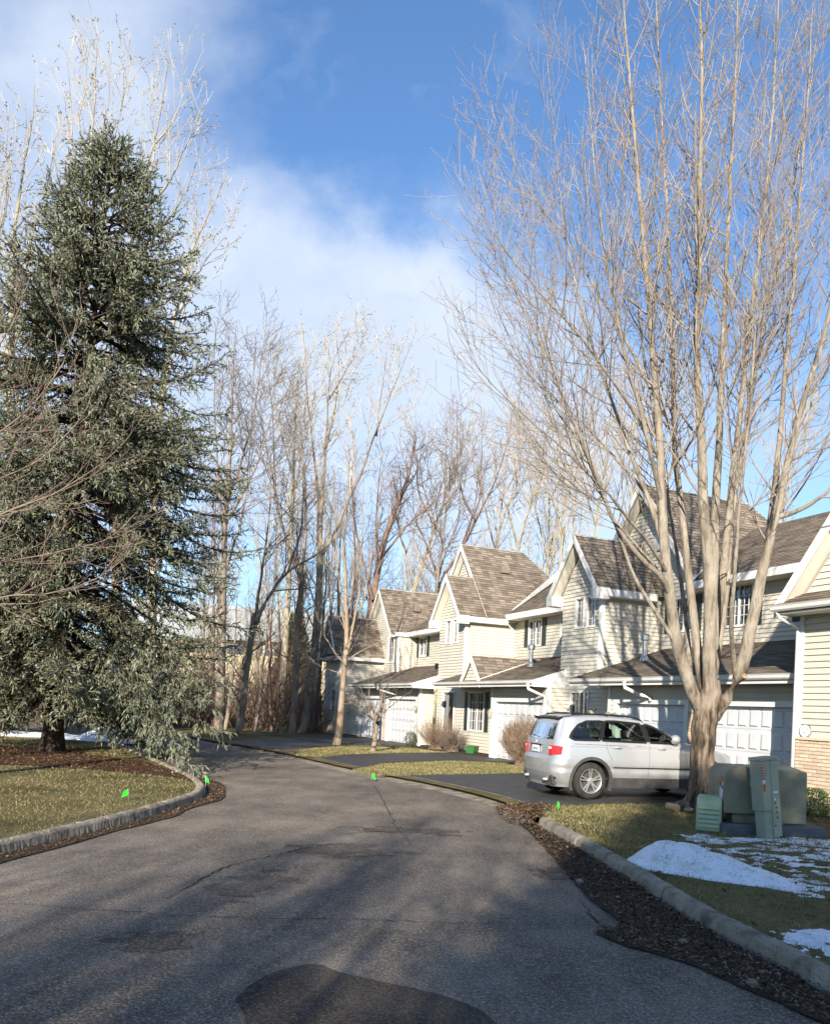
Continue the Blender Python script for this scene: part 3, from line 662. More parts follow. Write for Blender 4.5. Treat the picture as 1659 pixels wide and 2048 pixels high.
# ================================================================ the townhouse row
Z3 = np.array([0, 0, 1.0])
EXPO = .125                                   # board exposure
def frame_pt(face, a, c, z, out=0.0):
    """face 'F': wall at v = c running along u = a; face 'S': wall at u = c running along v = a; out = distance proud of the wall"""
    return W(a, c + out, z) if face == 'F' else W(c + out, a, z)
def spans(a0, a1, holes):
    r = [(a0, a1)]
    for h0, h1 in holes:
        r = [q for (x, y) in r for q in ((x, min(y, h0)), (max(x, h1), y)) if q[1] - q[0] > .004]
    return r
def siding(parent, org, face, c, a0, a1, z0, z1, gable=None, holes=(), single=False, name='siding'):
    """lapped boards; gable(z) gives the width at that height; holes (a0, a1, z0, z1) are left open"""
    b = MB(org); z = z0; made = []
    while z < z1 - .01:
        e = min(z + EXPO, z1)
        lo, hi = (a0, a1) if gable is None else gable(z)
        lo2, hi2 = (a0, a1) if gable is None else gable(e)
        if hi - lo > .02:
            hs = [(h[0], h[1]) for h in holes if h[2] < (z + e) / 2 < h[3]]
            bb = MB(org) if single else b
            for (x, y) in spans(lo, hi, hs):
                xt = lo2 if x == lo else x; yt = hi2 if y == hi else y
                if yt - xt < .004: xt = yt = (xt + yt) / 2
                p = lambda a_, zz, o_: frame_pt(face, a_, c, zz, o_)
                bb.poly([p(x, z, .030), p(y, z, .030), p(yt, e, .002), p(xt, e, .002)])
                bb.poly([p(x, z, -.004), p(y, z, -.004), p(y, z, .030), p(x, z, .030)])
            if single and bb.f: made.append(bb.build('siding_board', MT['siding'], parent, recalc=False))
        z = e
    if not single and b.f:
        o = b.build(name, MT['siding'], parent, recalc=False); o['kind'] = 'stuff'; return o
def fbox(b, face, c, a0, a1, o0, o1, z0, z1):
    q = lambda a_, o_, z_: frame_pt(face, a_, c, z_, o_)
    b.hexa([q(a0, o0, z0), q(a1, o0, z0), q(a1, o1, z0), q(a0, o1, z0), q(a0, o0, z1), q(a1, o0, z1), q(a1, o1, z1), q(a0, o1, z1)]); return b
def window(parent, org, face, c, a0, a1, z0, z1, cols, rows, shut=(), blind=.5, split=True, seed=0):
    r_ = np.random.RandomState(seed + int(abs(a0) * 100))
    f = MB(org); t = .055
    for x0, x1, y0, y1 in ((a0 - t, a1 + t, z1, z1 + t), (a0 - t, a1 + t, z0 - t * 1.2, z0), (a0 - t, a0, z0, z1), (a1, a1 + t, z0, z1)): fbox(f, face, c, x0, x1, -.07, .052, y0, y1)
    if split: fbox(f, face, c, (a0 + a1) / 2 - .022, (a0 + a1) / 2 + .022, -.06, .012, z0, z1)
    w = f.build('window', MT['trim'], parent)
    g = MB(org)
    for i in range(1, cols): x = a0 + (a1 - a0) * i / cols; fbox(g, face, c, x - .009, x + .009, -.036, -.020, z0, z1)
    for j in range(1, rows): y = z0 + (z1 - z0) * j / rows; fbox(g, face, c, a0, a1, -.034, -.022, y - .009, y + .009)
    g.build('muntin_grid', MT['trim'], w)
    p = MB(org); p.poly([frame_pt(face, a0, c, z0, -.04), frame_pt(face, a1, c, z0, -.04), frame_pt(face, a1, c, z1, -.04), frame_pt(face, a0, c, z1, -.04)]); p.build('pane', MT['pane'], w, recalc=False)
    d = MB(org); q = lambda a_, o_, z_: frame_pt(face, a_, c, z_, o_)
    for pp in ([q(a0, -.5, z0), q(a1, -.5, z0), q(a1, -.5, z1), q(a0, -.5, z1)], [q(a0, -.06, z0), q(a0, -.5, z0), q(a0, -.5, z1), q(a0, -.06, z1)], [q(a1, -.06, z0), q(a1, -.5, z0), q(a1, -.5, z1), q(a1, -.06, z1)],
               [q(a0, -.06, z0), q(a1, -.06, z0), q(a1, -.5, z0), q(a0, -.5, z0)], [q(a0, -.06, z1), q(a1, -.06, z1), q(a1, -.5, z1), q(a0, -.5, z1)]): d.poly(pp)
    d.build('room_recess', MT['interior'], w, recalc=False)
    if blind:
        v = MB(org); x = a0 + (a1 - a0) * (1 - blind) if r_.rand() > .5 else a0; xe = x + (a1 - a0) * blind
        while x < xe - .02:
            s_ = r_.uniform(.02, .05); v.poly([q(x, -.12, z0), q(x + .055, -.12 - s_, z0), q(x + .055, -.12 - s_, z1), q(x, -.12, z1)]); x += .075
        if v.f: v.build('blind', MT['blind'], w, recalc=False)
    for s_ in shut:
        x0, x1 = (a0 - t - .30, a0 - t - .01) if s_ < 0 else (a1 + t + .01, a1 + t + .30)
        sb = MB(org); fbox(sb, face, c, x0, x1, .012, .050, z0 - .05, z1 + .05)
        for j in range(int((z1 - z0) / .06)): y = z0 + .02 + j * .06; fbox(sb, face, c, x0 + .04, x1 - .04, .050, .060, y, y + .034)
        sb.build('shutter', MT['shutter'], parent)
    return w
def clip(poly, k, lo, hi):
    """clip a 2-D polygon to lo <= coordinate k <= hi"""
    for val, keep in ((lo, 1), (hi, -1)):
        o = []
        for i in range(len(poly)):
            a, b = poly[i], poly[(i + 1) % len(poly)]; da, db = keep * (a[k] - val), keep * (b[k] - val)
            if da >= 0: o.append(a)
            if (da >= 0) != (db >= 0): t = da / (da - db); o.append((a[0] + t * (b[0] - a[0]), a[1] + t * (b[1] - a[1])))
        poly = o
        if len(poly) < 3: return []
    return poly
def roof(parent, org, pts, eave, name='roof', thick=.05):
    """shingled plane through the 3-D polygon pts; eave = (p, q) gives the direction of the courses. Each course laps the one below."""
    p0 = np.asarray(eave[0], float); e = np.asarray(eave[1], float) - p0; e /= np.linalg.norm(e)
    pts = [np.asarray(q, float) for q in pts]; n = np.cross(pts[1] - pts[0], pts[2] - pts[0]); n /= np.linalg.norm(n)
    if n[2] < 0: n = -n
    s = np.cross(n, e); s = s if s[2] > 0 else -s
    poly = [(float((q - p0) @ e), float((q - p0) @ s)) for q in pts]
    me_v, me_f, uv = [], [], []
    lo, hi = min(q[1] for q in poly), max(q[1] for q in poly); c = .14; y = lo
    off = (abs(p0[0] * 7.3 + p0[1] * 3.1) % 1) * .31
    while y < hi - 1e-4:
        y1 = min(y + c, hi); st = clip(poly, 1, y, y1)
        if len(st) >= 3:
            k0 = len(me_v)
            for (a, bb) in st:
                h = .012 * (1 - (bb - y) / c) + .001; me_v.append(p0 + e * a + s * bb + n * h - org); uv.append((a + off, bb - lo))
            me_f.append(tuple(range(k0, k0 + len(st))))
            low = [q for q in st if abs(q[1] - y) < 1e-5]
            if len(low) >= 2:
                xa, xb = min(q[0] for q in low), max(q[0] for q in low); k0 = len(me_v)
                for (a, h) in ((xa, -.002), (xb, -.002), (xb, .013), (xa, .013)): me_v.append(p0 + e * a + s * y + n * h - org); uv.append((a + off, y - lo - .004))
                me_f.append((k0, k0 + 1, k0 + 2, k0 + 3))
        y = y1
    me = bpy.data.meshes.new(name); me.from_pydata([tuple(q) for q in me_v], [], me_f)
    ul = me.uv_layers.new(name='UVMap')
    for pl in me.polygons:
        for li in pl.loop_indices: ul.data[li].uv = uv[me.loops[li].vertex_index]
    o = mobj(name, me, MT['shingle'], parent)
    d = MB(org); d.prism([q - n * .004 for q in pts], -n * thick); d.build('roof_deck', MT['soffit'], o)
    return o
def fascia(b, p, q, out, h=.20, t=.03, drop=0.0):
    p, q = np.asarray(p, float), np.asarray(q, float); b.beam(p - Z3 * (h + drop), q - Z3 * (h + drop), np.asarray(out) * t, Z3 * h)
def gutter(parent, org, u0, u1, v, z):
    prof = [(0, 0), (0, -.11), (.05, -.125), (.085, -.09), (.10, -.03), (.12, 0), (.112, .002), (.09, -.03), (.075, -.085), (.045, -.113), (.008, -.10), (.008, 0)]
    b = MB(org); b.prism([W(u0, v + a, z + h) for a, h in prof], HU * (u1 - u0)); return b.build('gutter', MT['trim'], parent)
def gable_roof(parent, org, ur, zr, v0, v1, slope, el, er, hip=0, rakes=True, name='roof', rake_to=None):
    """ridge along v at u = ur from the front v0 back to v1; eaves at u = el and er"""
    for ue in (el, er):
        ze = zr - slope * abs(ue - ur)
        back = v1 - (hip * abs(ue - ur) if hip else 0)
        roof(parent, org, [W(ue, v0, ze), W(ur, v0, zr), W(ur, v1, zr), W(ue, back, ze)], (W(ue, v0, ze), W(ue, back, ze)), name)
    if rakes:
        b = MB(org)
        for ue in (el, er):
            ze = zr - slope * abs(ue - ur)
            if rake_to is not None and ze < rake_to: ue = ur + math.copysign((zr - rake_to) / slope, ue - ur); ze = rake_to
            p, q = W(ue, v0, ze), W(ur, v0, zr); b.hexa([p - Z3 * .26, q - Z3 * .26, q - Z3 * .26 + HN * .035, p - Z3 * .26 + HN * .035, p + Z3 * .012, q + Z3 * .012, q + Z3 * .012 + HN * .035, p + Z3 * .012 + HN * .035])
        b.build('rake_board', MT['trim'], parent)
def corner_post(par, org, u, v, z0, z1, w=.09):
    MB(org).hexa([W(u - w, v + .040, z0), W(u + .040, v + .040, z0), W(u + .040, v - w, z0), W(u - w, v - w, z0), W(u - w, v + .040, z1), W(u + .040, v + .040, z1), W(u + .040, v - w, z1), W(u - w, v - w, z1)]).build('corner_post', MT['trim'], par)
def garage_door(parent, org, c, a0, a1, zt, cols):
    d = MB(org); fbox(d, 'F', c, a0, a1, -.16, -.12, .01, zt); door = d.build('garage_door', MT['door_white'], parent)
    rows = 4; rh = (zt - .02) / rows; cw = (a1 - a0) / cols
    b = MB(org)
    for j in range(rows):
        fbox(b, 'F', c, a0, a1, -.119, -.108, .01 + j * rh + .012, .01 + (j + 1) * rh - .012)
    b.build('door_section', MT['door_white'], door)
    x0, x1, y0, y1 = .045, cw - .045, .07, rh - .07
    pm = MB(); q = lambda a_, o_, z_: tuple(HU * a_ + HN * o_ + Z3 * z_)
    t = .028
    pm.v = [np.array(q(*p)) for p in ((x0, 0, y0), (x1, 0, y0), (x1, 0, y1), (x0, 0, y1), (x0 + t, .036, y0 + t), (x1 - t, .036, y0 + t), (x1 - t, .036, y1 - t), (x0 + t, .036, y1 - t))]
    pm.f = [(4, 5, 6, 7), (0, 1, 5, 4), (1, 2, 6, 5), (2, 3, 7, 6), (3, 0, 4, 7)]
    me = pm.mesh('door_panel', recalc=False); me.materials.append(MT['door_white'])
    for j in range(rows):
        for i in range(cols):
            o = bpy.data.objects.new('door_panel', me); link(o, door); o.location = W(a0 + i * cw, c - .106, .01 + j * rh) - org
    fr = MB(org); t = .13
    fbox(fr, 'F', c, a0 - t, a0, -.12, .03, .0, zt + t); fbox(fr, 'F', c, a1, a1 + t, -.12, .03, .0, zt + t); fbox(fr, 'F', c, a0, a1, -.12, .03, zt, zt + t)
    fr.build('door_surround', MT['trim'], parent)
    return door
BRK_W, BRK_H, BRK_J = .205, .0715, .011
def bricks(parent, org, face, c, a0, a1, z0, z1, single_to=None):
    """running bond; bricks up to single_to are objects of their own, the rest one joined part"""
    m_ = MB(org); fbox(m_, face, c, a0, a1, -.02, .030, z0, z1); m_.build('mortar_bed', MT['mortar'], parent)
    rest = MB(org); r_ = np.random.RandomState(77); row = 0; z = z0
    unit = {}
    while z + BRK_H <= z1 + .001:
        x = a0 - (BRK_W / 2 if row % 2 else 0)
        while x < a1 - .01:
            l, h = max(x, a0), min(x + BRK_W - BRK_J, a1)
            if h - l > .03:
                if single_to is not None and l < single_to:
                    key = round(h - l, 3)
                    if key not in unit:
                        bb = MB(); fb = lambda a_, o_, z_: tuple((HU * a_ + HN * o_ if face == 'F' else HN * a_ + HU * o_) + Z3 * z_)
                        e_ = .004
                        bb.hexa([fb(0, 0, 0), fb(key, 0, 0), fb(key - e_, .05, e_), fb(e_, .05, e_), fb(0, 0, BRK_H - BRK_J), fb(key, 0, BRK_H - BRK_J), fb(key - e_, .05, BRK_H - BRK_J - e_), fb(e_, .05, BRK_H - BRK_J - e_)])
                        me = bb.mesh('brick'); me.materials.append(MT['brick']); unit[key] = me
                    o = bpy.data.objects.new('brick', unit[key]); link(o, parent); o.location = frame_pt(face, l, c, z, r_.uniform(-.012, -.005)) - org
                else: fbox(rest, face, c, l, h, .02, .04 + r_.uniform(-.003, .004), z, z + BRK_H - BRK_J)
            x += BRK_W
        z += BRK_H; row += 1
    if rest.f: rest.build('brickwork', MT['brick'], parent)['kind'] = 'stuff'
def wall_lamp(parent, org, face, c, a, z):
    b = MB(org); q = lambda a_, o_, z_: frame_pt(face, a_, c, z_, o_)
    fbox(b, face, c, a - .05, a + .05, .015, .04, z - .02, z + .18); b.tube([q(a, .04, z + .12), q(a, .12, z + .16), q(a, .15, z + .10)], .014, 6)
    for (r0, r1, za, zb) in ((.05, .085, -.12, .06), (.10, .02, .06, .12), (.045, .02, -.12, -.17)):
        ring = lambda r_, zz: [q(a + r_ * math.cos(t_), .15 + r_ * math.sin(t_), z + zz) for t_ in np.linspace(0, 2 * math.pi, 7)[:-1]]
        b.hexa(ring(r0, za)[:4] + ring(r1, zb)[:4]); b.poly(ring(r0, za)); b.poly(ring(r1, zb))
        lo_, hi_ = ring(r0, za), ring(r1, zb)
        for i_ in range(6): b.poly([lo_[i_], lo_[(i_ + 1) % 6], hi_[(i_ + 1) % 6], hi_[i_]])
    return b.build('wall_lantern', MT['lamp'], parent)
def lower_roof(parent, org, ul, ur, end_right=True):
    """shed roof over entry and garage, its gutter, soffit and the white closed end"""
    z0, z1, v0, v1 = 2.80, 3.93, -13.5, -17.08
    roof(parent, org, [W(ul, v0, z0), W(ur, v0, z0), W(ur, v1, z1), W(ul, v1, z1)], (W(ul, v0, z0), W(ur, v0, z0)), 'lower_roof')
    s = MB(org); s.hexa([W(ul, -14.9, 2.60), W(ur, -14.9, 2.60), W(ur, -13.52, 2.60), W(ul, -13.52, 2.60), W(ul, -14.9, 2.63), W(ur, -14.9, 2.63), W(ur, -13.52, 2.63), W(ul, -13.52, 2.63)]); s.build('soffit', MT['soffit'], parent)
    f = MB(org); f.hexa([W(ul, v0 - .02, 2.585), W(ur, v0 - .02, 2.585), W(ur, v0, 2.585), W(ul, v0, 2.585), W(ul, v0 - .02, 2.77), W(ur, v0 - .02, 2.77), W(ur, v0, 2.77), W(ul, v0, 2.77)]); f.build('fascia', MT['trim'], parent)
    gutter(parent, org, ul - .02, ur + .02, v0 + .002, 2.79)
    if end_right:
        e = MB(org); vb = -14.85; e.prism([W(ur + .004, v0 + .01, 2.57), W(ur + .004, v0 + .01, 2.79), W(ur + .004, vb, 2.79 + .316 * (v0 - vb)), W(ur + .004, vb, 2.57)], HU * .04); e.build('eave_end', MT['trim'], parent)

VB, VG, VK = -14.75, -14.1, -17.1
# ---------------------------------------------------------------- second unit from the right: double garage behind the maple
o1 = W(-15, VG); u1 = empty('townhouse', o1, 'cream two storey townhouse with two garage doors behind the multi-stemmed tree', 'townhouse', 'attached townhouses in the row')
bl, br = -21.9, -19.8; ca = (bl + br) / 2
gab = lambda z: (bl, br) if z <= 5.62 else (ca - (7.15 - z) / 1.42, ca + (7.15 - z) / 1.42)
tw = [(-21.12, -20.74, 4.55, 5.45), (-20.52, -20.14, 4.55, 5.45)]; lw = (-21.2, -20.3, .85, 2.42)
siding(u1, o1, 'F', VB, bl, br, .05, 7.12, gab, tw + [lw])
for w_ in tw: window(u1, o1, 'F', VB, *w_, 2, 4, blind=.5, split=False)
window(u1, o1, 'F', VB, *lw, 4, 4, blind=.45)
siding(u1, o1, 'S', br, VK, VB, 2.7, 5.62)
bk = [(-19.28, -18.42, 4.47, 5.46), (-17.15, -16.17, 4.47, 5.55), (-14.45, -13.5, 4.45, 5.46)]
siding(u1, o1, 'F', VK, br, -11.2, 3.3, 5.70, None, bk)
window(u1, o1, 'F', VK, *bk[0], 4, 4, (-1, 1), .9); window(u1, o1, 'F', VK, *bk[1], 6, 4, (-1, 1), .5); window(u1, o1, 'F', VK, *bk[2], 4, 4, (-1, 1), .3)
siding(u1, o1, 'F', VB, br, -18.4, .05, 2.62)
doors1 = [(-18.05, -15.35), (-14.75, -12.05)]
siding(u1, o1, 'F', VG, -18.45, -11.2, .05, 2.62, None, [(-18.18, -15.22, 0, 2.23), (-14.88, -11.92, 0, 2.23), (-15.22, -14.88, 0, 1.95)])
for d_ in doors1: garage_door(u1, o1, VG, d_[0], d_[1], 2.1, 8)
bricks(u1, o1, 'F', VG, -15.20, -14.90, .02, 1.94)
tg = lambda z: (-20.66 - (9.05 - z) / 1.31, -20.66 + (9.05 - z) / 1.31)
siding(u1, o1, 'F', VK, -23, -18, 5.6, 9.02, tg, [(-20.32, -20.0, 7.15, 7.65)], name='gable_siding')
b = MB(o1); fbox(b, 'F', VK, -20.32, -20.0, .0, .03, 7.15, 7.65)
for j in range(7): fbox(b, 'F', VK, -20.29, -20.03, .03, .045, 7.18 + j * .064, 7.215 + j * .064)
b.build('gable_vent', MT['trim'], u1)
gable_roof(u1, o1, ca, 7.46, -14.33, VK, 1.38, ca - 1.36, ca + 1.36)
gable_roof(u1, o1, -20.66, 9.40, -16.68, -21.4, 1.31, -23.4, -17.87, 1.0)
roof(u1, o1, [W(-17.95, -16.55, 5.80), W(-11.0, -16.55, 5.80), W(-11.0, -20.7, 8.2), W(-20.2, -20.7, 8.2)], (W(-17.95, -16.55, 5.8), W(-11, -16.55, 5.8)))
b = MB(o1); fascia(b, W(ca + 1.36, -14.33, 5.60), W(ca + 1.36, -16.6, 5.60), HU, .22); fascia(b, W(-18.3, -16.55, 5.80), W(-11.0, -16.55, 5.80), HN, .22); b.build('fascia', MT['trim'], u1)
b = MB(o1); b.hexa([W(br, -16.7, 5.37), W(ca + 1.36, -16.7, 5.37), W(ca + 1.36, -14.33, 5.37), W(br, -14.33, 5.37), W(br, -16.7, 5.40), W(ca + 1.36, -16.7, 5.40), W(ca + 1.36, -14.33, 5.40), W(br, -14.33, 5.40)])
b.hexa([W(-18.3, VK, 5.57), W(-11, VK, 5.57), W(-11, -16.55, 5.57), W(-18.3, -16.55, 5.57), W(-18.3, VK, 5.6), W(-11, VK, 5.6), W(-11, -16.55, 5.6), W(-18.3, -16.55, 5.6)])
for s_ in (-1, 1):                                     # sloping soffits under the gable rakes
    for (uc, zr, vf, vw, sl, hw) in ((ca, 7.46, -14.33, VB, 1.38, 1.36), (-20.66, 9.40, -16.68, VK, 1.31, 2.75)):
        a_, c_ = W(uc, vf, zr - .16), W(uc + s_ * hw, vf, zr - sl * hw - .16); b.poly([a_, c_, c_ + HN * (vw - vf), a_ + HN * (vw - vf)])
b.build('soffit', MT['soffit'], u1)
b = MB(o1)                                             # boxed eave returns at the foot of the bay gable
for uu in (ca - 1.40, ca + 1.06): b.hexa([W(uu, VB, 5.28), W(uu + .34, VB, 5.28), W(uu + .34, -14.30, 5.28), W(uu, -14.30, 5.28), W(uu, VB, 5.62), W(uu + .34, VB, 5.62), W(uu + .34, -14.30, 5.62), W(uu, -14.30, 5.62)])
b.build('eave_return', MT['trim'], u1)
corner_post(u1, o1, br, VB, 2.8, 5.3); corner_post(u1, o1, -18.36, VG, 0, 2.6, .07); 
b = MB(o1); b.tube([W(-17.9, -16.55, 5.86), W(-20.1, -20.6, 8.24)], .03, 5); b.build('valley_flashing', MT['trim'], u1)
lower_roof(u1, o1, -19.55, -11.33, False)
def vent_pipe(parent, org, u, v, zb, zt):
    b = MB(org); c_ = W(u, v); c_[2] = 0
    b.lathe([(.13, zb - .2), (.13, zb + .08), (.085, zb + .16)], c_, k=14); b.lathe([(.075, zb), (.075, zt - .08)], c_, k=14); b.lathe([(.08, zt - .10), (.135, zt - .08), (.14, zt + .06), (.10, zt + .10), (.0, zt + .10)], c_, k=14)
    return b.build('flue_pipe', MT['galv'], parent, smooth=False)
vent_pipe(u1, o1, -18.66, -15.5, 3.40, 4.12)
b = MB(o1); b.tube([W(-16.9, -13.40, 2.68), W(-16.9, -13.42, 2.52), W(-16.7, -13.75, 2.34), W(-16.6, -14.0, 2.30), W(-16.58, -14.04, 2.18)], .05, 8); b.build('downspout', MT['trim'], u1, smooth=True)
wall_lamp(u1, o1, 'F', VB, -19.95, 1.78); wall_lamp(u1, o1, 'F', VG, -18.30, 1.72)

# ---------------------------------------------------------------- third unit: single garage and shuttered window
o2 = W(-26, VG); u2 = empty('townhouse', o2, 'cream townhouse with one garage door and a shuttered ground floor window', 'townhouse', 'attached townhouses in the row')
bl, br = -31.45, -28.95; ca = (bl + br) / 2
gab2 = lambda z, ca=ca, bl=bl, br=br: (bl, br) if z <= 5.66 else (ca - (7.2 - z) / 1.25, ca + (7.2 - z) / 1.25)
tw = [(-30.75, -30.35, 4.58, 5.52), (-30.05, -29.65, 4.58, 5.52)]; lw = (-30.8, -29.75, .75, 2.42)
siding(u2, o2, 'F', VB, bl, br, .05, 7.18, gab2, tw + [lw])
for w_ in tw: window(u2, o2, 'F', VB, *w_, 2, 4, blind=.5, split=False)
window(u2, o2, 'F', VB, *lw, 1, 1, blind=.95, split=False)
siding(u2, o2, 'S', br, VK, VB, 2.7, 5.66)
sw = (-28.35, -27.05, .92, 2.40)
siding(u2, o2, 'F', VB, br, -25.3, .05, 2.62, None, [sw]); window(u2, o2, 'F', VB, *sw, 6, 4, (-1, 1), .35)
bk = [(-27.75, -26.85, 4.47, 5.48), (-25.45, -24.9, 4.36, 5.5)]
siding(u2, o2, 'F', VK, br, -21.6, 3.3, 5.70, None, bk)
window(u2, o2, 'F', VK, *bk[0], 4, 4, (-1, 1), .5); window(u2, o2, 'F', VK, *bk[1], 1, 1, (), .2, split=False)
siding(u2, o2, 'F', VG, -25.33, -21.57, .05, 2.62, None, [(-25.13, -21.72, 0, 2.2)])
garage_door(u2, o2, VG, -25.0, -21.85, 2.07, 8)
siding(u2, o2, 'S', -21.57, VB - .1, VG, .05, 2.62)
tg2 = lambda z: (-31.45 - (8.80 - z) / 1.3, -31.45 + (8.80 - z) / 1.3)
siding(u2, o2, 'F', -15.95, -34, -29, 5.7, 8.78, tg2, name='gable_siding')
gable_roof(u2, o2, ca, 7.46, -14.33, -17.0, 1.30, ca - 1.50, ca + 1.50)
gable_roof(u2, o2, -31.45, 9.14, -15.6, -18.8, 1.3, -34.1, -28.75, 1.0, rake_to=7.62)
roof(u2, o2, [W(-28.75, -16.55, 5.80), W(-21.3, -16.55, 5.80), W(-21.3, -20.7, 8.2), W(-30.5, -20.7, 8.2)], (W(-28.75, -16.55, 5.8), W(-21.3, -16.55, 5.8)))
b = MB(o2); fascia(b, W(ca + 1.50, -14.33, 5.57), W(ca + 1.50, -16.6, 5.57), HU, .22); fascia(b, W(-28.9, -16.55, 5.80), W(-21.3, -16.55, 5.80), HN, .24); b.build('fascia', MT['trim'], u2)
b = MB(o2); b.hexa([W(br, -16.7, 5.34), W(ca + 1.5, -16.7, 5.34), W(ca + 1.5, -14.33, 5.34), W(br, -14.33, 5.34), W(br, -16.7, 5.37), W(ca + 1.5, -16.7, 5.37), W(ca + 1.5, -14.33, 5.37), W(br, -14.33, 5.37)])
b.hexa([W(-28.9, VK, 5.55), W(-21.3, VK, 5.55), W(-21.3, -16.55, 5.55), W(-28.9, -16.55, 5.55), W(-28.9, VK, 5.58), W(-21.3, VK, 5.58), W(-21.3, -16.55, 5.58), W(-28.9, -16.55, 5.58)])
for s_ in (-1, 1):
    for (uc, zr, vf, vw, sl, hw) in ((ca, 7.46, -14.33, VB, 1.30, 1.5), (-31.45, 9.14, -15.6, -15.95, 1.3, 2.65)):
        a_, c_ = W(uc, vf, zr - .16), W(uc + s_ * hw, vf, zr - sl * hw - .16); b.poly([a_, c_, c_ + HN * (vw - vf), a_ + HN * (vw - vf)])
b.build('soffit', MT['soffit'], u2)
b = MB(o2)
for uu in (ca - 1.54, ca + 1.20): b.hexa([W(uu, VB, 5.26), W(uu + .34, VB, 5.26), W(uu + .34, -14.30, 5.26), W(uu, -14.30, 5.26), W(uu, VB, 5.60), W(uu + .34, VB, 5.60), W(uu + .34, -14.30, 5.60), W(uu, -14.30, 5.60)])
b.build('eave_return', MT['trim'], u2)
corner_post(u2, o2, br, VB, 2.8, 5.3); corner_post(u2, o2, -21.57, VG, 0, 2.6); corner_post(u2, o2, -25.25, VG, 0, 2.6, .07); 
b = MB(o2)                                             # white fascia that climbs beside the valley
p_, q_ = W(-28.65, -16.75, 5.98), W(-29.95, -19.7, 7.75); b.hexa([p_, q_, q_ + HU * .05, p_ + HU * .05, p_ + Z3 * .05, q_ + Z3 * .34, q_ + Z3 * .34 + HU * .05, p_ + Z3 * .05 + HU * .05]); b.build('climbing_fascia', MT['trim'], u2)
lower_roof(u2, o2, -29.15, -21.6)
# little dormer gable over the shuttered window
du, dz = -26.03, 3.80
gable_roof(u2, o2, du, dz, -13.52, -16.7, 1.22, du - .80, du + .80, name='dormer_roof')
siding(u2, o2, 'F', -13.62, du - .7, du + .7, 2.84, 3.58, lambda z: (du - (3.60 - z) / 1.22, du + (3.60 - z) / 1.22), name='dormer_siding')
b = MB(o2); b.tube([W(du + .8, -13.5, 2.86), W(du - .02, -16.5, 3.80)], .022, 5); b.build('valley_flashing', MT['trim'], u2)
vent_pipe(u2, o2, -25.0, -15.5, 3.45, 4.16)
b = MB(o2); b.tube([W(-21.75, -13.40, 2.68), W(-21.75, -13.42, 2.50), W(-21.72, -13.78, 2.36), W(-21.70, -14.02, 2.28), W(-21.68, -14.05, 2.1), W(-21.68, -14.05, .25)], .05, 8); b.build('downspout', MT['trim'], u2, smooth=True)
wall_lamp(u2, o2, 'F', VG, -25.2, 1.62); wall_lamp(u2, o2, 'F', VB, -25.95, 1.85)
b = MB(o2)                                              # roof vent near the ridge
c_ = W(-30.55, -17.3, 8.02); b.hexa([c_ + HU * a_ + HN * b_ + Z3 * d_ for d_, pts_ in ((-.15, 1), (.14, .8)) for a_, b_ in ((-.2 * pts_, -.2 * pts_), (.2 * pts_, -.2 * pts_), (.2 * pts_, .2 * pts_), (-.2 * pts_, .2 * pts_))]); b.build('roof_vent', MT['roofvent'], u2)

# ---------------------------------------------------------------- fourth unit: tall gable, pair of garage doors with a brick pier
o3 = W(-36, VG); u3 = empty('townhouse', o3, 'farther townhouse with a tall gable and a brick pier between two garage doors', 'townhouse', 'attached townhouses in the row')
VT = -16.0
wt = (-40.85, -40.0, 4.17, 5.75)
tg3 = lambda z: (-44.2, -39.4) if z <= 5.66 else (-41.9 - (8.1 - z) / 1.27, min(-39.4, -41.9 + (8.1 - z) / 1.27))
siding(u3, o3, 'F', VT, -44.2, -39.4, 2.6, 8.07, tg3, [wt, (-41.25, -41.0, 6.35, 7.1)], name='gable_siding'); window(u3, o3, 'F', VT, *wt, 2, 4, (), .3, split=False)
b = MB(o3); fbox(b, 'F', VT, -41.25, -41.0, 0, .03, 6.35, 7.1)
for j in range(10): fbox(b, 'F', VT, -41.22, -41.03, .03, .045, 6.38 + j * .068, 6.41 + j * .068)
b.build('gable_vent', MT['trim'], u3)
siding(u3, o3, 'S', -39.4, VK, VT, 2.7, 5.62)
bk = [(-38.95, -38.05, 4.5, 5.48), (-36.0, -35.2, 4.5, 5.48)]
siding(u3, o3, 'F', VK, -39.4, -31.3, 3.3, 5.70, None, bk)
for w_ in bk: window(u3, o3, 'F', VK, *w_, 2, 2, (-1, 1), .5)
siding(u3, o3, 'F', VG, -42.6, -31.9, .05, 2.62, None, [(-40.0, -36.3, 0, 2.2), (-35.95, -32.2, 0, 2.2), (-36.3, -35.95, 0, 1.5)])
garage_door(u3, o3, VG, -39.87, -36.43, 2.07, 8); garage_door(u3, o3, VG, -35.82, -32.33, 2.07, 8)
bricks(u3, o3, 'F', VG, -36.28, -35.97, .02, 1.5)
siding(u3, o3, 'S', -31.9, VB, VG, .05, 2.62)
gable_roof(u3, o3, -41.9, 8.45, -15.65, -19.6, 1.27, -44.4, -39.72, 1.0)
roof(u3, o3, [W(-39.75, -16.55, 5.78), W(-31.0, -16.55, 5.78), W(-31.0, -20.7, 8.15), W(-41.4, -20.7, 8.15)], (W(-39.7, -16.55, 5.78), W(-31, -16.55, 5.78)))
b = MB(o3); fascia(b, W(-39.3, -15.65, 5.75), W(-39.3, -16.6, 5.75), HU, .22); fascia(b, W(-39.5, -16.55, 5.78), W(-31.0, -16.55, 5.78), HN, .22); b.build('fascia', MT['trim'], u3)
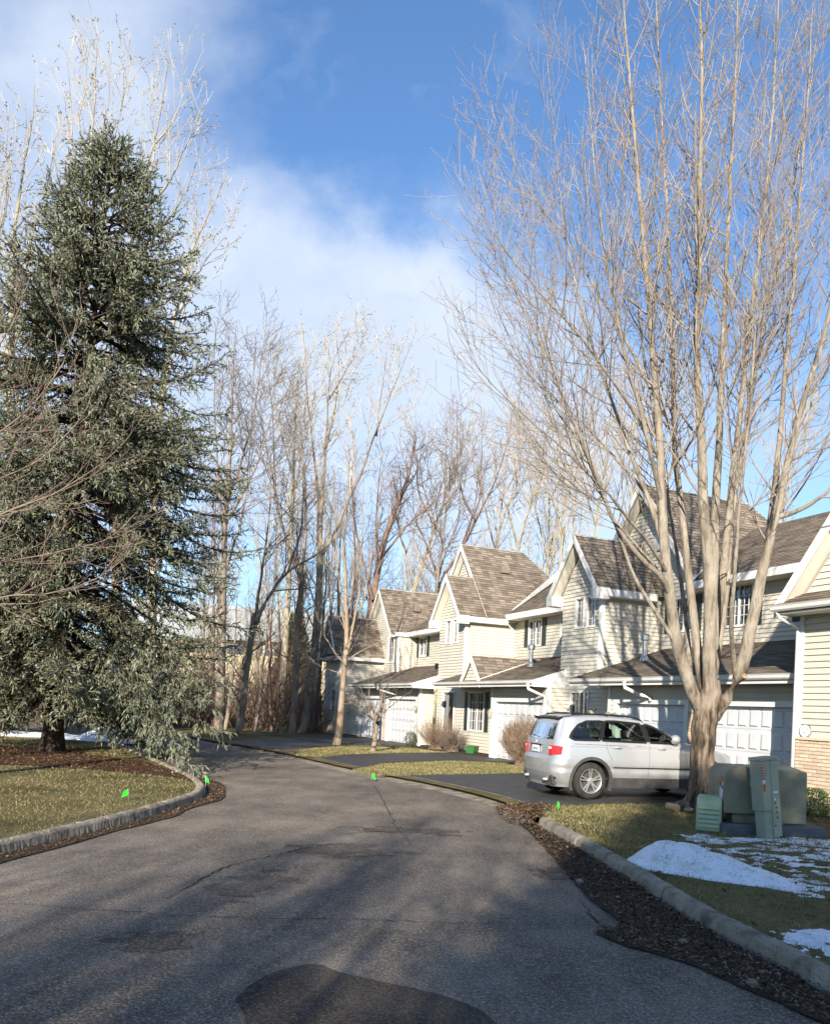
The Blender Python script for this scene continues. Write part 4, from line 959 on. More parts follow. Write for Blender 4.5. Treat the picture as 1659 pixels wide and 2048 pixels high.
b = MB(o3); b.hexa([W(-39.4, VK, 5.53), W(-31, VK, 5.53), W(-31, -16.55, 5.53), W(-39.4, -16.55, 5.53), W(-39.4, VK, 5.56), W(-31, VK, 5.56), W(-31, -16.55, 5.56), W(-39.4, -16.55, 5.56)])
for s_ in (-1, 1):
    a_, c_ = W(-41.9, -15.65, 8.29), W(-41.9 + s_ * 2.18, -15.65, 8.29 - 1.27 * 2.18); b.poly([a_, c_, c_ + HN * -.35, a_ + HN * -.35])
b.build('soffit', MT['soffit'], u3)
corner_post(u3, o3, -39.4, VT, 2.8, 5.5); corner_post(u3, o3, -31.9, VG, 0, 2.6); 
lower_roof(u3, o3, -40.1, -31.42)
b = MB(o3); b.tube([W(-35.6, -13.4, 2.68), W(-35.5, -13.45, 2.5), W(-34.9, -13.8, 2.36), W(-34.4, -14.03, 2.30)], .05, 7); b.build('downspout', MT['trim'], u3, smooth=True)
for uu in (-34.4, -32.9):
    b = MB(o3); c_ = W(uu, -16.2, 3.72); b.hexa([c_ + HU * a_ + HN * b_ + Z3 * d_ for d_ in (-.1, .16) for a_, b_ in ((-.18, -.2), (.18, -.2), (.18, .2), (-.18, .2))]); b.build('roof_vent', MT['blacktrim'], u3)
b = MB(o3); c_ = W(-40.9, -17.6, 7.35); b.hexa([c_ + HU * a_ + HN * b_ + Z3 * d_ for d_, k_ in ((-.2, 1), (.16, .8)) for a_, b_ in ((-.2 * k_, -.2 * k_), (.2 * k_, -.2 * k_), (.2 * k_, .2 * k_), (-.2 * k_, .2 * k_))]); b.build('roof_vent', MT['roofvent'], u3)
wall_lamp(u3, o3, 'F', VG, -32.05, 1.7)

# ---------------------------------------------------------------- end units with a front gable over a brick plinth
def end_unit(label, ul, ur, v, zb, apex_z, eave_z, win, single_to=None, depth=3.0):
    org = W((ul + ur) / 2, v); root = empty('townhouse', org, label, 'townhouse', 'attached townhouses in the row'); ca = (ul + ur) / 2; sl = (apex_z - eave_z) / ((ur - ul) / 2 + .3)
    holes = [win] if win else []
    siding(root, org, 'F', v, ul, ur, zb, eave_z, None, holes, single=single_to is not None)
    siding(root, org, 'F', v, ul, ur, eave_z, apex_z - .3, lambda z: (ca - (apex_z - .28 - z) / sl, ca + (apex_z - .28 - z) / sl), name='gable_siding')
    bricks(root, org, 'F', v, ul - .01, ur, .02, zb - .03, single_to)
    s = MB(org); fbox(s, 'F', v, ul - .02, ur, .03, .075, zb - .055, zb + .0); s.build('brick_sill', MT['brick'], root)
    if win: window(root, org, 'F', v, *win, 2, 3, (), .2, split=False)
    siding(root, org, 'S', ur, v - depth, v, .05, eave_z)
    w_ = MB(org); w_.hexa([W(ul, v - depth, 0), W(ul + .05, v - depth, 0), W(ul + .05, v - .01, 0), W(ul, v - .01, 0), W(ul, v - depth, eave_z), W(ul + .05, v - depth, eave_z), W(ul + .05, v - .01, eave_z), W(ul, v - .01, eave_z)]); w_.build('party_wall', MT['siding'], root)
    gable_roof(root, org, ca, apex_z, v + .42, v - depth - .2, sl, ul - .3, ur + .3)
    b = MB(org); fascia(b, W(ur + .3, v + .4, eave_z), W(ur + .3, v - depth, eave_z), HU, .2); b.build('fascia', MT['trim'], root)
    b = MB(org)                                        # narrow pent eave across the foot of the gable
    b.hexa([W(ul - .2, v, eave_z - .20), W(ur + .2, v, eave_z - .20), W(ur + .2, v + .55, eave_z - .20), W(ul - .2, v + .55, eave_z - .20), W(ul - .2, v, eave_z - .17), W(ur + .2, v, eave_z - .17), W(ur + .2, v + .55, eave_z - .17), W(ul - .2, v + .55, eave_z - .17)])
    for s_ in (-1, 1): a_, c_ = W(ca, v + .42, apex_z - .17), W(ca + s_ * ((ur - ul) / 2 + .3), v + .42, eave_z - .17); b.poly([a_, c_, c_ - HN * .42, a_ - HN * .42])
    b.build('soffit', MT['soffit'], root)
    roof(root, org, [W(ul - .2, v + .56, eave_z - .02), W(ur + .2, v + .56, eave_z - .02), W(ur + .2, v + .01, eave_z + .24), W(ul - .2, v + .01, eave_z + .24)], (W(ul, v + .56, eave_z - .02), W(ur, v + .56, eave_z - .02)), 'pent_roof')
    gutter(root, org, ul - .22, ur + .22, v + .562, eave_z - .03)
    corner_post(root, org, ur, v, zb, eave_z - .2); c = MB(org); c.hexa([W(ul - .02, v + .040, zb), W(ul + .085, v + .040, zb), W(ul + .085, v - .05, zb), W(ul - .02, v - .05, zb), W(ul - .02, v + .040, eave_z - .2), W(ul + .085, v + .040, eave_z - .2), W(ul + .085, v - .05, eave_z - .2), W(ul - .02, v - .05, eave_z - .2)]); c.build('corner_post', MT['trim'], root)
    return root, org
u4, o4 = end_unit('farthest townhouse with a steep front gable over a brick base', -44.4, -41.6, -13.5, 1.36, 6.75, 4.36, (-43.05, -42.3, .85, 2.5), None, 2.6)
u0, o0 = end_unit('nearest townhouse at the right edge with lapped siding over tan brick', -11.3, -7.3, -13.3, 1.50, 7.2, 4.12, None, -9.95, 4.0)
b = MB(o0); b.tube([W(-11.42, -12.72, 4.0), W(-11.42, -12.8, 3.86), W(-11.36, -13.1, 3.74), W(-11.345, -13.24, 3.66), W(-11.345, -13.24, .2)], .038, 8); b.build('downspout', MT['trim'], u0, smooth=True)
# address disc: a white plate with a moulded rim and worn print
pl = empty('address_plaque', W(-11.08, -13.27, 1.62), 'round white address plaque above the tan brick', 'plaque')
c_ = W(-11.08, -13.27, 1.62)
def disc(b, r0, o0_, o1_, n=28):
    q = lambda r_, t_, o_: c_ + HU * r_ * math.cos(t_) + Z3 * r_ * math.sin(t_) + HN * o_
    a = [q(r0, t, o0_) for t in np.linspace(0, 2 * math.pi, n)[:-1]]; e = [q(r0, t, o1_) for t in np.linspace(0, 2 * math.pi, n)[:-1]]
    b.poly(e); [b.poly([a[i], a[(i + 1) % len(a)], e[(i + 1) % len(a)], e[i]]) for i in range(len(a))]
b = MB(c_); disc(b, .135, .0, .03); b.build('rim', MT['galv'], pl); b = MB(c_); disc(b, .118, .028, .036); b.build('face', MT['plate'], pl)
b = MB(c_); r_ = np.random.RandomState(4)
for row, zz in ((0, .03), (1, -.03)):
    for i in range(5):
        x = -.06 + i * .03 + r_.uniform(-.005, .005); h = r_.uniform(.010, .022)
        q = lambda a_, z_, o_: c_ + HU * a_ + Z3 * (zz + z_) + HN * o_
        b.hexa([q(x - .004, -h, .036), q(x + .004, -h, .036), q(x + .006, -h, .038), q(x - .004, -h, .038), q(x, h, .036), q(x + .007, h, .036), q(x + .007, h, .038), q(x, h, .038)])
b.build('worn_print', MT['ink'], pl)
# the far hall beyond the wood
fb_ = empty('far_hall', (-22, 130, 0), 'long low hall with a pale roof far behind the wood', 'building'); of = np.array([-22., 130, 0])
def fp(a, d, z): return np.array([-46 + a, 118 + .10 * a + d, z])
b = MB(of); b.hexa([fp(0, 0, 0), fp(60, 0, 0), fp(60, 22, 0), fp(0, 22, 0), fp(0, 0, 10.5), fp(60, 0, 10.5), fp(60, 22, 10.5), fp(0, 22, 10.5)]); b.build('wall', MT['farwall'], fb_)
b = MB(of); b.hexa([fp(-1.2, -1.4, 10.6), fp(61, -1.4, 10.6), fp(61, 23, 10.6), fp(-1.2, 23, 10.6), fp(-1.2, 8, 17.0), fp(61, 8, 16.2), fp(61, 14, 16.2), fp(-1.2, 14, 17.0)]); b.build('roof', MT['farroof'], fb_)
for i in range(12):
    w_ = MB(of); w_.hexa([fp(8 + i * 1.45, -.08, 8.5), fp(9.2 + i * 1.45, -.08, 8.5), fp(9.2 + i * 1.45, .1, 8.5), fp(8 + i * 1.45, .1, 8.5), fp(8 + i * 1.45, -.08, 10.0), fp(9.2 + i * 1.45, -.08, 10.0), fp(9.2 + i * 1.45, .1, 10.0), fp(8 + i * 1.45, .1, 10.0)]); w_.build('window', MT['farglass'], fb_)

# ================================================================ trees
def nrm(v): return v / (np.linalg.norm(v, axis=-1, keepdims=True) + 1e-9)
def resample(path, rad, n):
    p = np.asarray(path, float); q = smooth_line(p, .12) if len(p) > 2 else p
    d = np.r_[0, np.cumsum(np.linalg.norm(np.diff(q, axis=0), axis=1))]; s = np.linspace(0, d[-1], n)
    r = np.interp(np.linspace(0, 1, n), np.linspace(0, 1, len(rad)), rad)
    return np.stack([np.interp(s, d, q[:, i]) for i in range(3)], 1), r
def tubes(pl, rd, k):
    """polylines (n, m, 3) with radii (n, m) -> verts, quads"""
    n, m = pl.shape[:2]; t = nrm(np.gradient(pl, axis=1))
    ref = np.where(np.abs(t[..., 2:3]) < .9, np.array([0, 0, 1.0]), np.array([1.0, 0, 0])); a = nrm(np.cross(t, ref)); b = np.cross(t, a)
    th = 2 * math.pi * np.arange(k) / k
    v = pl[:, :, None, :] + rd[:, :, None, None] * (np.cos(th)[None, None, :, None] * a[:, :, None, :] + np.sin(th)[None, None, :, None] * b[:, :, None, :])
    i = np.arange(n * m * k).reshape(n, m, k); j = np.roll(i, -1, 2)
    q = np.stack([i[:, :-1], j[:, :-1], j[:, 1:], i[:, 1:]], -1).reshape(-1, 4)
    return v.reshape(-1, 3), q
def join(parts):
    V, Q, o = [], [], 0
    for v, q in parts: V.append(v); Q.append(q + o); o += len(v)
    return np.concatenate(V), np.concatenate(Q)
def sprout(pl, rd, rng, dens, t0, t1, ang, len0, len1, rf, rmax, rtip, up, wob, m, outward=None, jit=.35, flat=0.0):
    """children along parent polylines; len0 at t0 and len1 at t1 (metres)"""
    n, mp = pl.shape[:2]; L = np.linalg.norm(np.diff(pl, axis=1), axis=2).sum(1)
    cnt = np.maximum(0, np.floor(L * (t1 - t0) * dens + rng.rand(n))).astype(int); idx = np.repeat(np.arange(n), cnt); N = len(idx)
    if N == 0: return np.zeros((0, m, 3)), np.zeros((0, m))
    off = np.arange(N) - np.repeat(np.cumsum(cnt) - cnt, cnt)
    t = t0 + (t1 - t0) * (off + rng.rand(N)) / np.repeat(np.maximum(cnt, 1), cnt)
    f = t * (mp - 1); i0 = np.minimum(f.astype(int), mp - 2); w = (f - i0)[:, None]
    p = pl[idx, i0] * (1 - w) + pl[idx, i0 + 1] * w; T = nrm(pl[idx, i0 + 1] - pl[idx, i0]); r0 = rd[idx, i0] * (1 - w[:, 0]) + rd[idx, i0 + 1] * w[:, 0]
    ref = rng.normal(size=(N, 3)); ref[:, 2] *= (1 - flat); per = ref - (ref * T).sum(1)[:, None] * T
    if outward is not None: per = nrm(per) + outward * nrm(np.c_[T[:, :2], np.zeros(N)])
    per = nrm(per - (per * T).sum(1)[:, None] * T)
    a = np.radians(rng.uniform(ang[0], ang[1], N))[:, None]; d = nrm(np.cos(a) * T + np.sin(a) * per)
    s = (len0 + (len1 - len0) * (t - t0) / max(t1 - t0, 1e-6)) * rng.uniform(1 - jit, 1 + jit, N); step = (s / (m - 1))[:, None]
    q = np.zeros((N, m, 3)); q[:, 0] = p
    for j in range(1, m):
        d = nrm(d + np.array([0, 0, up]) / (m - 1) + rng.normal(0, wob, (N, 3))); q[:, j] = q[:, j - 1] + d * step
    rb = np.minimum(np.minimum(r0 * rf, rmax), .02 * s + rtip); rr = rb[:, None] + (rtip - rb)[:, None] * (np.linspace(0, 1, m)[None] ** .8)
    return q, rr
def buds(name, pl, rng, n, size, mat, parent, org):
    """small swollen buds near the tips"""
    i = rng.randint(0, len(pl), n); j = rng.randint(max(1, pl.shape[1] // 2), pl.shape[1], n); p = pl[i, j] - org; d = nrm(rng.normal(size=(n, 3)) + np.array([0, 0, .8])) * size * rng.uniform(.6, 1.4, (n, 1))
    s = nrm(np.cross(d, rng.normal(size=(n, 3)))) * size * .32
    v = np.stack([p, p + d * .5 + s, p + d, p + d * .5 - s], 1).reshape(-1, 3)
    o = mobj(name, arr_mesh(name, v, np.arange(4 * n).reshape(n, 4)), mat, parent); o['kind'] = 'stuff'; return o
def bare_tree(name, label, cat, stems, seed, mats, spec, group=None, bud=None, base=None, trunk_k=9, extra=None):
    """stems: list of (points, radii) in metres; spec: one dict per branch order"""
    rng = np.random.RandomState(seed); base = np.array(stems[0][0][0], float) if base is None else np.asarray(base, float); base = base.copy(); base[2] = 0
    root = empty(name, base, label, cat, group)
    M_ = 26; S = [resample(p, r, M_) for p, r in stems]; pl = np.array([s[0] for s in S]); rd = np.array([s[1] for s in S])
    w = np.linspace(0, 1, M_)[None, :, None]; pl = pl + np.cumsum(rng.normal(0, .012, pl.shape), axis=1) * np.minimum(w * 4, 1) * spec.get('wander', 1)
    v, q = tubes(pl, rd, trunk_k); mobj('trunk', arr_mesh('trunk', v - base, q, smooth=True), mats[0], root)
    cur, cr = (pl[1:], rd[1:]) if spec.get('bare_trunk') else (pl, rd); parts, fine = [], []
    for o_, lv in enumerate(spec['levels']):
        lv = dict(lv); k = lv.pop('k'); isfine = lv.pop('fine', False); keep = lv.pop('also', False)
        np_, nr_ = sprout(cur, cr, rng, **lv)
        if not len(np_): break
        (fine if isfine else parts).append(tubes(np_, nr_, k)); cur, cr = np_, nr_
    if parts: v, q = join(parts); o = mobj('crown', arr_mesh('crown', v - base, q, smooth=True), mats[1], root)
    if fine: v, q = join(fine); o = mobj('twigs', arr_mesh('twigs', v - base, q), mats[2], root); o['kind'] = 'stuff'
    if bud: buds('buds', cur, rng, bud[0], bud[1], bud[2], root, base)
    return root
def pxs(pts, d0): return [P(a, b, d0 + (c[0] if c else 0)) for a, b, *c in pts]

# ---- the big multi-stemmed maple
D0 = 15.06; mb = G(1410, 1622)
trunk = ([mb + np.array([0, 0, -.1]), mb + np.array([-.02, 0, .12]), P(1404, 1560, D0), P(1404, 1500, D0), P(1410, 1440, D0), P(1416, 1400, D0), P(1418, 1360, D0)], [.44, .30, .235, .220, .235, .23, .16])
def st(pts, r0, r1):
    r0 = r0 * .95
    return (pxs(pts, D0), [r0, r0 * .66, r0 * .40, r0 * .24, r1 * .7])
MS = [trunk,
  st([(1408, 1440), (1378, 1370, -.15), (1352, 1280, -.3), (1340, 1190, -.4), (1330, 1100, -.4), (1323, 1000, -.3), (1318, 880, -.2), (1306, 740), (1296, 600, .2), (1285, 450, .3), (1270, 280, .4), (1255, 100, .5), (1240, -120, .5)], .135, .014),
  st([(1350, 1285, -.3), (1308, 1222, -.5), (1268, 1159, -.7), (1240, 1080, -.8), (1196, 975, -.9), (1150, 860, -.9), (1105, 740, -.9), (1060, 610, -.8), (1030, 470, -.7)], .045, .006),
  st([(1338, 1195, -.4), (1324, 1156, -.6), (1276, 1114, -.9), (1224, 1036, -1.1), (1180, 930, -1.3), (1120, 800, -1.4), (1065, 680, -1.5), (1010, 560, -1.5), (975, 430, -1.4)], .055, .006),
  st([(1330, 1105, -.4), (1298, 1000, -.1), (1250, 880, .4), (1200, 740, .8), (1160, 600, 1.1), (1130, 450, 1.3), (1110, 280, 1.4), (1095, 100, 1.4)], .055, .007),
  st([(1324, 1010, -.3), (1286, 850, -.8), (1240, 680, -1.2), (1208, 500, -1.4), (1185, 300, -1.5), (1168, 80, -1.5)], .050, .007),
  st([(1336, 1150, -.4), (1290, 1075, -1.0), (1215, 985, -1.7), (1110, 880, -2.3), (1000, 780, -2.7), (930, 700, -3.0)], .042, .005),
  st([(1326, 1040, -.3), (1260, 940, .4), (1160, 830, 1.0), (1050, 735, 1.5), (970, 640, 1.8)], .042, .005),
  st([(1320, 920, -.2), (1250, 800, -.9), (1150, 670, -1.5), (1050, 555, -2.0), (965, 430, -2.3), (930, 330, -2.4)], .040, .005),
  st([(1312, 800), (1240, 660, .7), (1150, 500, 1.3), (1060, 370, 1.7), (995, 240, 2.0), (965, 150, 2.1)], .038, .005),
  st([(1340, 1200, -.4), (1300, 1120, .5), (1220, 1030, 1.2), (1120, 945, 1.9), (1020, 880, 2.4)], .036, .005),
  st([(1414, 1430), (1396, 1320, .2), (1386, 1230, .4), (1374, 1130, .5), (1364, 1040, .6), (1352, 950, .7), (1346, 820, .8), (1340, 640, 1.), (1332, 440, 1.1), (1322, 220, 1.2), (1305, -80, 1.2)], .105, .013),
  st([(1420, 1430, -.1), (1418, 1310, -.2), (1420, 1200, -.25), (1412, 1100, -.3), (1400, 1000, -.4), (1394, 850, -.5), (1386, 680, -.6), (1392, 450, -.7), (1398, 200, -.8), (1404, -120, -.8)], .155, .014),
  st([(1420, 1220, -.25), (1428, 1110, -.3), (1431, 1000, -.2), (1440, 850, -.1), (1450, 650, 0), (1462, 420, .2), (1475, 160, .3), (1482, -120, .3)], .105, .013),
  st([(1424, 1300, -.1), (1444, 1160, .1), (1458, 1020, .3), (1474, 880, .5), (1490, 750, .7), (1506, 600, .9), (1530, 400, 1.1), (1552, 150, 1.2), (1566, -120, 1.3)], .100, .013),
  st([(1426, 1350, .15), (1448, 1200, .5), (1462, 1040, .9), (1488, 880, 1.2), (1520, 700, 1.5), (1560, 500, 1.7), (1604, 260, 1.9), (1640, 0, 2)], .085, .010),
  st([(1424, 1435), (1456, 1385, -.15), (1482, 1345, -.25), (1492, 1290, -.35), (1506, 1215, -.4), (1526, 1130, -.45), (1548, 1040, -.5), (1566, 960, -.5), (1592, 860, -.5), (1622, 740, -.5), (1654, 620, -.5), (1694, 470, -.5), (1740, 260, -.5)], .150, .014),
  st([(1552, 1035, -.5), (1592, 1022, -.7), (1640, 992, -.9), (1700, 930, -1.1), (1770, 840, -1.2)], .055, .010),
  st([(1530, 1118, -.45), (1546, 1000, -.1), (1560, 880, .2), (1574, 740, .5), (1590, 580, .8), (1604, 400, 1), (1624, 180, 1.2), (1640, -80, 1.3)], .075, .010),
  st([(1470, 1360, -.2), (1462, 1240, -1.0), (1480, 1080, -1.6), (1500, 900, -2.0), (1515, 700, -2.2), (1530, 450, -2.4), (1540, 150, -2.5)], .05, .008),
  st([(1380, 1372, -.1), (1372, 1250, 1.0), (1350, 1080, 1.8), (1320, 900, 2.4), (1290, 720, 2.8), (1262, 500, 3.1), (1240, 240, 3.2)], .06, .008),
]
MSPEC = dict(wander=.8, bare_trunk=True, levels=[
  dict(dens=4.3, t0=.28, t1=.99, ang=(26, 56), len0=2.6, len1=.9, rf=.50, rmax=.024, rtip=.0050, up=.85, wob=.045, m=9, k=4),
  dict(dens=4.4, t0=.12, t1=.98, ang=(26, 58), len0=.95, len1=.45, rf=.7, rmax=.010, rtip=.0040, up=.50, wob=.07, m=6, k=3, fine=True),
  dict(dens=1.9, t0=.15, t1=1.0, ang=(30, 65), len0=.26, len1=.16, rf=.8, rmax=.005, rtip=.0034, up=.25, wob=.13, m=3, k=3, fine=True)])
maple = bare_tree('maple_tree', 'tall bare maple with many pale stems beside the green transformer', 'tree', MS, 3, (MT['maple'], MT['maple_twig'], MT['maple_twig']), MSPEC, None, (9000, .016, MT['bud_red']), base=mb, trunk_k=14)
tips = [c for c in maple.children if c.name.startswith('trunk')][0]
# pruning scars on the limbs
for i, (px, py, dd, r_) in enumerate([(1489, 1352, -.40, .055), (1500, 1266, -.46, .05), (1514, 1175, -.49, .035), (1422, 1400, -.20, .04), (1424, 1215, -.37, .03)]):
    c_ = P(px, py, D0 + dd) - mb; b = MB()
    r_ *= .8; b.lathe([(r_ * 1.3, .09), (r_ * 1.15, .03), (r_ * .9, .012)], (0, 0, 0), 'Y', 12); b.lathe([(r_ * .9, .012), (0.001, .03)], (0, 0, 0), 'Y', 12)
    b.build('pruning_scar', MT['wood'], maple, smooth=True, loc=c_)
b = MB(mb)                                              # roots flaring at the butt
for a_ in (200, 245, 290, 340, 20, 150):
    t_ = np.array([math.cos(R(a_)), math.sin(R(a_)), 0]); b.tube([mb + t_ * .16 + Z3 * .42, mb + t_ * .34 + Z3 * .13, mb + t_ * .60 + Z3 * .02, mb + t_ * .85 - Z3 * .06], [.12, .10, .075, .04], 7)
b.build('root_flare', MT['maple'], maple, smooth=True)

# ---- spruces
def spindles(base, vec, rng):
    """needled shoots: three-sided spindles with a ragged girth, six triangles each"""
    N = len(base); ln = np.linalg.norm(vec, axis=1)[:, None]; T = vec / ln; a1 = nrm(np.cross(T, nrm(rng.normal(size=(N, 3))))); a2 = np.cross(T, a1)
    tip = base + vec * 1.1; ring = []
    for kk in range(3):
        th = 2.094 * kk + rng.uniform(-.4, .4, N); r = rng.uniform(.014, .026, N)[:, None]; f = rng.uniform(.30, .70, N)[:, None]
        ring.append(base + vec * f + r * (np.cos(th)[:, None] * a1 + np.sin(th)[:, None] * a2))
    V = np.zeros((N, 6, 3, 3))
    for kk in range(3):
        a, b = ring[kk], ring[(kk + 1) % 3]; V[:, kk, 0] = base; V[:, kk, 1] = b; V[:, kk, 2] = a; V[:, 3 + kk, 0] = a; V[:, 3 + kk, 1] = b; V[:, 3 + kk, 2] = tip
    return V
def spruce(seed, H, lean, prof, full=1.0):
    """returns trunk, limb, dead-twig and needle arrays with the base at the origin"""
    rng = np.random.RandomState(seed)
    def axis(z): return np.stack([lean[0] * (z / H) ** 1.2, lean[1] * (z / H) ** 1.2, z], -1)
    tz = np.linspace(-.1, H, 24); tp = axis(np.maximum(tz, 0)); tp[:, 2] = tz
    tv, tq = tubes(tp[None], np.interp(tz, [-.1, .3, 1.5, H * .5, H], [.40, .30, .25, .14, .012])[None], 10)
    z, P0, D, Ls = 2.1, [], [], []
    while z < H - .12:
        nb = 12 if z < H * .35 else (11 if z < H * .62 else (9 if z < H * .85 else 6))
        for j in range(nb):
            zz = min(z + rng.uniform(-.14, .14), H - .1); a = rng.uniform(0, 2 * math.pi); L = np.interp(zz, prof[0], prof[1]) * rng.choice([1., .93, .86, .75, .6], p=[.3, .25, .2, .15, .1]) * rng.uniform(.95, 1.06)
            L *= 1 + .17 * math.sin(3 * a + zz * 2.1) * math.sin(zz * 1.35 + 2 * a)
            if math.cos(a) < 0: L *= .86
            P0.append(axis(np.array(zz))); t = zz / H; el = np.radians(np.interp(t, [0, .25, .6, .85, 1], [-14, -6, 6, 20, 48]) + rng.normal(0, 6))
            D.append((math.cos(a) * math.cos(el), math.sin(a) * math.cos(el), math.sin(el))); Ls.append(L)
        z += np.interp(z / H, [0, .7, 1], [.40, .36, .22])
    P0, D, Ls = np.array(P0), np.array(D), np.array(Ls); n = len(Ls); m = 12; q = np.zeros((n, m, 3)); q[:, 0] = P0; d = D.copy(); tH = P0[:, 2] / H
    for j in range(1, m):
        s = j / (m - 1); bend = np.where(s < .6, -.09, .16) * np.interp(tH, [0, .5, .9, 1], [1.15, 1., .5, .1])
        d = nrm(d + np.c_[np.zeros((n, 2)), bend] + rng.normal(0, .035, (n, 3))); q[:, j] = q[:, j - 1] + d * (Ls / (m - 1))[:, None]
    r = np.minimum(.018 + .012 * Ls, .06)[:, None] * np.linspace(1, .12, m)[None]
    lv, lq = tubes(q, r, 5)
    # side branches in the foliage zone
    s2, r2 = sprout(q, r, rng, 8.2, .20, .98, (38, 62), .98, .36, .4, .012, .003, -.30, .07, 4, flat=.72, jit=.35)
    dead, rdd = sprout(q[tH < .5], r[tH < .5], rng, 4.2, .06, .55, (35, 70), .75, .35, .4, .008, .002, -.25, .12, 5, jit=.5)
    dv, dq = tubes(dead, rdd, 3); sv, sq = tubes(s2, r2, 3)
    # shoots: along the side branches and on the limb ends
    sh, _ = sprout(s2, r2 * 0 + .004, rng, 19 * full, .04, 1.0, (18, 48), .15, .11, 1, .004, .004, .10, .06, 2, jit=.3)
    s3, _ = sprout(q, r, rng, 17 * full, .36, 1.0, (18, 50), .16, .12, 1, .004, .004, .2, .06, 2, jit=.3)
    sag, _ = sprout(s2[::2], r2[::2] * 0 + .004, rng, 6.0 * full, .2, 1.0, (55, 90), .24, .16, 1, .004, .004, -1.5, .06, 2, jit=.35)
    A = np.concatenate([sh, s3, sag]); base, vec = A[:, 0], A[:, 1] - A[:, 0]; N = len(A); K = 8
    V = spindles(base, vec, rng)
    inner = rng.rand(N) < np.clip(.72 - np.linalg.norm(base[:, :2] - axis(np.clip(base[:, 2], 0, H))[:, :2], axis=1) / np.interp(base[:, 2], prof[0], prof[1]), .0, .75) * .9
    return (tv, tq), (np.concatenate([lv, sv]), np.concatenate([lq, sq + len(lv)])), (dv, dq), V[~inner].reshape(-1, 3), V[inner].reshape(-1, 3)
def tri_idx(v): return np.arange(len(v)).reshape(-1, 3)
sb = G(104, 1503); apex = P(228, 262, 23.0)
prof = ([0, 1.5, 3, 6, 10, 13.4, 16.0, 17.4, 18.2, 18.9], [4.7, 5.1, 5.5, 5.7, 4.8, 3.35, 1.80, .78, .30, .08])
(tv, tq), (lv, lq), (dv, dq), nv, ov = spruce(8, apex[2] - .70, (apex[0] - sb[0], 0), prof)
SP = {'trunk': (arr_mesh('trunk', tv, tq, smooth=True), MT['spruce_bark']), 'limbs': (arr_mesh('limbs', lv, lq, smooth=True), MT['spruce_bark']), 'dead_twigs': (arr_mesh('dead_twigs', dv, dq), MT['deadtwig']),
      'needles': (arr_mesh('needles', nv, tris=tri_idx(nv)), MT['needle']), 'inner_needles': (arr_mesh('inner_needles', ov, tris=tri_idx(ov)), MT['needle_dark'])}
def place_spruce(loc, rz, s, label):
    root = empty('spruce_tree', loc, label, 'tree', None, rz); root.scale = (s, s, s)
    for nm, (me, mt) in SP.items():
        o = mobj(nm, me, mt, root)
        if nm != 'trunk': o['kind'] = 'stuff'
    return root
place_spruce(sb, 0, 1, 'tall full blue green spruce on the left lawn')
place_spruce((-17.4, 30.0, 0), 2.1, .66, 'dark spruce half hidden at the left edge behind the tall one')
# the low bough that hangs over the road edge
def bough(root_pt, tip_pt, seed, label):
    rng = np.random.RandomState(seed)
    mid = (root_pt + tip_pt) / 2 + np.array([0, 0, .55]); pts = [root_pt, mid, tip_pt * .8 + mid * .2 + np.array([0, 0, -.05]), tip_pt]
    S, r = resample(pts, [.035, .012, .006], 16); q = S[None]; r = r[None]
    return q, r
sroot = [c for c in bpy.data.objects if c.name == 'spruce_tree'][0]
tipsB = [(405, 1548, 17.6), (440, 1470, 19.0), (385, 1505, 18.2), (350, 1460, 19.5), (425, 1420, 20.0), (300, 1430, 20.2), (462, 1395, 20.5), (360, 1400, 20.3), (330, 1490, 19.0)]
qs, rs_ = [], []
for i, (a_, b_, d_) in enumerate(tipsB):
    rp = np.array([sb[0] + .3, sb[1], 2.2 + .22 * i]); q, r = bough(rp, P(a_, b_, d_), i, ''); qs.append(q); rs_.append(r)
qB, rB = np.concatenate(qs) - sb, np.concatenate(rs_); rngB = np.random.RandomState(21)
s2, r2 = sprout(qB, rB, rngB, 7.5, .40, .99, (35, 65), .95, .40, .5, .012, .003, -.55, .08, 6, flat=.6)
sh, _ = sprout(s2, r2 * 0 + .004, rngB, 18, .05, 1, (18, 55), .15, .11, 1, .004, .004, -.5, .06, 2); sg, _ = sprout(s2, r2 * 0 + .004, rngB, 7, .2, 1, (55, 90), .26, .18, 1, .004, .004, -1.6, .06, 2)
A = np.concatenate([sh, sg]); base_, vec = A[:, 0], A[:, 1] - A[:, 0]; N = len(A); VB_ = spindles(base_, vec, rngB)
v_, q_ = join([tubes(qB, rB, 5), tubes(s2, r2, 3)]); o = mobj('low_boughs', arr_mesh('low_boughs', v_, q_, smooth=True), MT['spruce_bark'], sroot); o['kind'] = 'stuff'
VB_ = VB_.reshape(-1, 3); o = mobj('bough_needles', arr_mesh('bough_needles', VB_, tris=tri_idx(VB_)), MT['needle'], sroot); o['kind'] = 'stuff'

